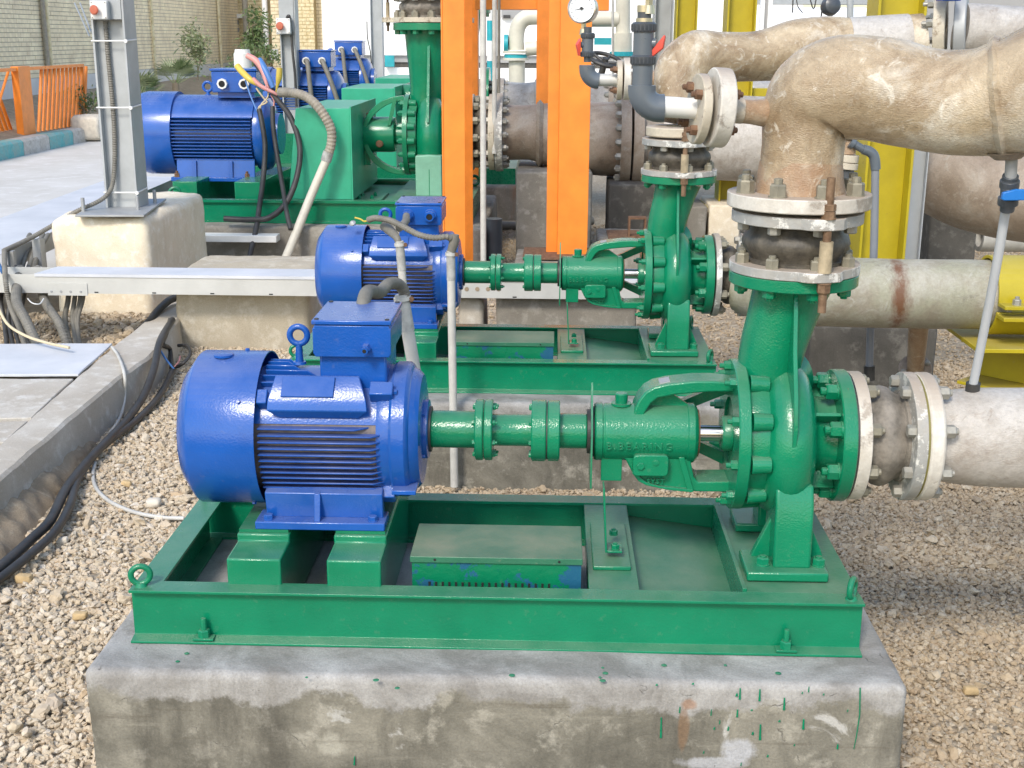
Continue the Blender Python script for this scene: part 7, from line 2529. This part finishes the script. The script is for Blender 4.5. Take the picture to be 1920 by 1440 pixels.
# yellow brick end buildings, facing the camera
def brick_face(name, label, px0, px1, Y, z0, z1, mat, mort, bl=.24, bh=.105, dep=.4):
    xa, xb = U(px0, 60, Y=Y).x, U(px1, 60, Y=Y).x
    t = thing(name, ((xa + xb) / 2, Y, z0), label, 'brick pier', 'yellow brick piers at the back')
    m = MB(); m.box(xa, xb, Y + .012, Y + dep, z0, z1); m.build('mortar_core', M[mort], t)
    m = MB(); r_ = 0; z = z0
    cells = []
    while z < z1 - bh:
        x = xa - (bl / 2 if r_ % 2 else 0)
        while x < xb:
            a, b = max(x + .008, xa + .002), min(x + bl - .008, xb - .002)
            if b - a > .03: cells.append((a, b, z + .008, z + bh - .008))
            x += bl
        z += bh; r_ += 1
    for a, b, c_, d_ in cells:
        dy = random.uniform(-.004, .004)
        m.add([(a, Y + .013, c_), (b, Y + .013, c_), (b, Y + .013, d_), (a, Y + .013, d_), (a, Y + dy, c_), (b, Y + dy, c_), (b, Y + dy, d_), (a, Y + dy, d_)],
              [(4, 5, 6, 7), (0, 1, 5, 4), (1, 2, 6, 5), (2, 3, 7, 6), (3, 0, 4, 7)])
    tag(m.build('bricks', M[mat], t), kind='stuff')
    return t, xa, xb


tb1, _, _ = brick_face('brick_pier', 'shaded tan brick recess with small grey boxes, at the end of the long wall', 431, 466, 43.0, .5, 6, 'ybrick', 'ymortar')
for i, (x0_, y0_, x1_, y1_) in enumerate(((432, 26, 456, 34), (433, 38, 445, 46), (435, 52, 446, 60))):
    a, b = U(x0_, y1_, Y=42.8), U(x1_, y0_, Y=42.8)
    m = MB(); m.box(a.x, b.x, 42.8, 42.98, a.z, b.z); m.build('wall_box', M['gwall'] if i else M['white'], tb1)
brick_face('brick_pier', 'bright yellow brick pier between the two upright drain pipes', 467, 493, 41.5, .5, 6, 'ybrick', 'ymortar')
brick_face('brick_pier', 'buff brick pier just left of the middle grey column', 509, 530, 40.5, .4, 6, 'brick', 'ymortar')
t4, xa4, xb4 = brick_face('brick_pier', 'pale yellow brick pier just right of the middle grey column', 553, 590, 39.5, .3, 6, 'ybrick', 'ymortar')
brick_face('brick_pier', 'beige brick strip between the yellow pier and the white building', 590.5, 611, 39.9, .3, 6, 'brick', 'ymortar')
for px, lab, mt, zb_ in ((463, 'thin grey drain pipe left of the yellow pier', 'conduitl', .6), (500, 'white drain pipe between two brick piers', 'white', None)):
    p = U(px, 90, Y=40.8)
    m = MB(); m.cyl((p.x, 40.8, p.z if zb_ is None else zb_), (p.x, 40.8, 5.8), .09, .09, 12)
    tag(m.build('drain_pipe', M[mt]), lab, 'drain pipe', 'drain pipes on the back wall')
a, b = U(506, 112, Y=39.0), U(521, 92, Y=39.0)
t = thing('vent_grille', ((a.x + b.x) / 2, 39, a.z), 'small white slatted grille left of the middle grey column', 'grille')
m = MB(); m.box(a.x, b.x, 39.0, 39.06, a.z, b.z); m.build('grille_back', M['gwall'], t)
for k in range(6):
    x = a.x + (b.x - a.x) * (k + .25) / 6
    m = MB(); m.box(x, x + (b.x - a.x) / 12, 38.95, 38.999, a.z, b.z); m.build('slat', M['white'], t)
m = MB(); m.box(-26, U(440, 60, Y=44.5).x + 6, 44.6, 45, 0, 6)
tag(m.build('rear_wall', M['ymortar']), 'plain tan wall filling the gap behind the brick piers', 'wall')

# ------------------------------------------------------------------ orange railing
XF = -8.72
t = thing('orange_railing', (XF, 22, .25), 'orange steel railing with slanted bars and one broad post, by the painted kerb', 'railing')


def fz(px, py): 
    p = U(px, py, X=XF); return p


ya_, yb_ = fz(62, 150).y, fz(156, 150).y
ztop, zbot = fz(100, 123).z, fz(150, 243).z
m = MB(); m.box(XF - .04, XF + .04, ya_ - 5.5, yb_, ztop - .05, ztop); m.build('top_rail', M['orange'], t)
m = MB(); m.box(XF - .04, XF + .04, ya_, yb_, zbot, zbot + .05); m.build('bottom_rail', M['orange'], t)
m = MB(); m.box(XF - .035, XF + .035, yb_ - .05, yb_, zbot - .14, ztop - .0505); m.build('end_bar', M['orange'], t)
yp = fz(48, 200).y
m = MB(); m.box(XF - .06, XF + .06, yp - .30, yp + .18, .1, ztop + .02); m.build('post', M['orange'], t, bev=.004)
nb = 12
for k in range(nb):
    f = (k + .5) / nb
    yt = ya_ + (yb_ - ya_) * (f + .035)
    ybt = ya_ + (yb_ - ya_) * (f - .035)
    m = MB(); m.tube([(XF, ybt + .0, zbot + .052), (XF, yt + .22, ztop - .052)], .030, 10); m.build('bar', M['orange'], t)
# left part: slanted bars with a cross brace, nearer plane turning away
for k in range(16):
    y0_ = yp - .36 - k * .16
    m = MB(); m.tube([(XF - .25, y0_ + .35, zbot + .05), (XF - .25, y0_ - .28, ztop - .05)], .03, 10); m.build('bar', M['orange'], t)
for (y0_, y1_) in ((yp - .35, yp - 1.5), (yp - 1.1, yp - 2.3)):
    m = MB(); m.tube([(XF - .08, y1_, zbot - .05), (XF - .08, y0_, ztop - .05)], .022, 10); m.build('brace', M['orange'], t)
m = MB(); m.box(XF - .30, XF - .22, yp - 5, yp - .1, zbot, zbot + .06); m.build('bottom_rail', M['orange'], t)

# ------------------------------------------------------------------ plants
M['leaf'] = plain('oleander_leaf', (.22, .27, .11), .5, 0, .3, .1, var2=(.36, .40, .22), vs=2)
M['leafd'] = plain('dark_leaf', (.09, .15, .05), .5, 0, .3, .1, var2=(.17, .24, .08), vs=2)
M['bark'] = plain('thin_bark', (.20, .16, .11), .9, 0, .2, .3)


def leafy(name, label, base, h, spread, n, ll, mat, cat='shrub', clusters=6, trunks=2, seed=1, group='plants in the bed by the wall'):
    rnd = random.Random(seed)
    t = thing(name, tuple(base), label, cat, group)
    b = Vector(base)
    tips = []
    for k in range(trunks):
        pts_ = [b + Vector((rnd.uniform(-.03, .03), rnd.uniform(-.03, .03), 0))]
        ang = rnd.uniform(0, 2 * PI)
        for j in range(1, 6):
            f = j / 5
            pts_.append(b + Vector((math.cos(ang) * spread * .5 * f * f + rnd.uniform(-.04, .04), math.sin(ang) * spread * .5 * f * f, h * f * .92)))
        m = MB(); m.tube(pts_, [.022, .018, .014, .011, .008, .005], 7, sub=3); m.build('stem', M['bark'], t)
        tips += pts_[2:]
    m = MB()
    cl = [rnd.choice(tips) + Vector((rnd.gauss(0, spread * .22), rnd.gauss(0, spread * .22), rnd.gauss(0, h * .07))) for _ in range(clusters)]
    for i in range(n):
        c = rnd.choice(cl)
        p = c + Vector((rnd.gauss(0, 1), rnd.gauss(0, 1), rnd.gauss(0, 1))) * spread * .16
        d = Vector((rnd.gauss(0, 1), rnd.gauss(0, 1), rnd.gauss(.2, .8))).normalized()
        s_ = d.cross(Vector((rnd.gauss(0, 1), rnd.gauss(0, 1), rnd.gauss(0, 1)))).normalized()
        L, W = ll * rnd.uniform(.7, 1.3), ll * .16
        m.add([p, p + d * L * .45 + s_ * W, p + d * L + Vector((0, 0, -L * .15)), p + d * L * .45 - s_ * W], [(0, 1, 2, 3)])
    tag(m.build('leaves', M[mat], t, seal=False), kind='stuff')
    return t


def fan_palm(label, base, r, n, seed, group='plants in the bed by the wall'):
    rnd = random.Random(seed)
    t = thing('fan_palm', tuple(base), label, 'palm', group)
    b = Vector(base)
    m = MB(); m.lathe([(0, 0), (0, .08), (.15, .07), (.2, 0)], b, 'Z', 12); m.build('stem', M['bark'], t)
    for k in range(n):
        a = rnd.uniform(0, 2 * PI); el = rnd.uniform(R(25), R(75))
        d = Vector((math.cos(a) * math.cos(el), math.sin(a) * math.cos(el), math.sin(el)))
        h0 = b + Vector((0, 0, .12)) + d * r * .45
        m = MB(); m.tube([b + Vector((0, 0, .12)), h0], .008, 6)
        s_ = d.cross(Vector((0, 0, 1))).normalized()
        for j in range(15):
            q = R(-75 + 150 * j / 14)
            dd_ = (d * math.cos(q) + s_ * math.sin(q)).normalized()
            L = r * rnd.uniform(.45, .62)
            nn_ = dd_.cross(d.cross(s_)).normalized() * .016
            m.add([h0, h0 + dd_ * L * .5 + nn_, h0 + dd_ * L + Vector((0, 0, -L * .12)), h0 + dd_ * L * .5 - nn_], [(0, 1, 2, 3)])
        m.build('frond', M['leaf' if k % 3 else 'leafd'], t, seal=False)
    return t


leafy('oleander', 'slender leafy shrub standing clear against the brick wall above the large motor', U(372, 150, Y=31.5), 1.25, .65, 620, .13, 'leaf', clusters=9, seed=3)
leafy('oleander', 'bushy green shrub before the yellow brick, behind the cut wires', U(478, 128, Y=34), 1.3, .7, 700, .16, 'leafd', clusters=10, trunks=3, seed=5)
leafy('shrub', 'low dark shrub just left of the middle grey column', U(505, 128, Y=33), .55, .7, 420, .13, 'leafd', clusters=7, trunks=3, seed=6)
leafy('shrub', 'low dull shrub beside the right end of the orange railing', U(166, 238, Y=23.2), .60, .55, 420, .10, 'leafd', clusters=7, trunks=3, seed=8)
leafy('shrub', 'small shrub in the bed right of the second fan palm', U(418, 150, Y=29), .35, .8, 320, .12, 'leafd', clusters=7, trunks=3, seed=9)
fan_palm('pale green fan palm above the large fan cowl', U(330, 170, Y=27.5), .75, 13, 2)
fan_palm('darker fan palm between the nearest column and the large motor', U(262, 200, Y=24.5), .72, 13, 4)
c = U(168, 262, Y=22.6)
o = rough_block(c.x - .25, c.x + .25, c.y - .2, c.y + .3, c.z, c.z + .42, r=.08, step=.12, amp=.04, seed=90, name='garden_rock', mat=M['rock'])
tag(o, 'rough pale rock behind the painted kerb left of the nearest column', 'rock')
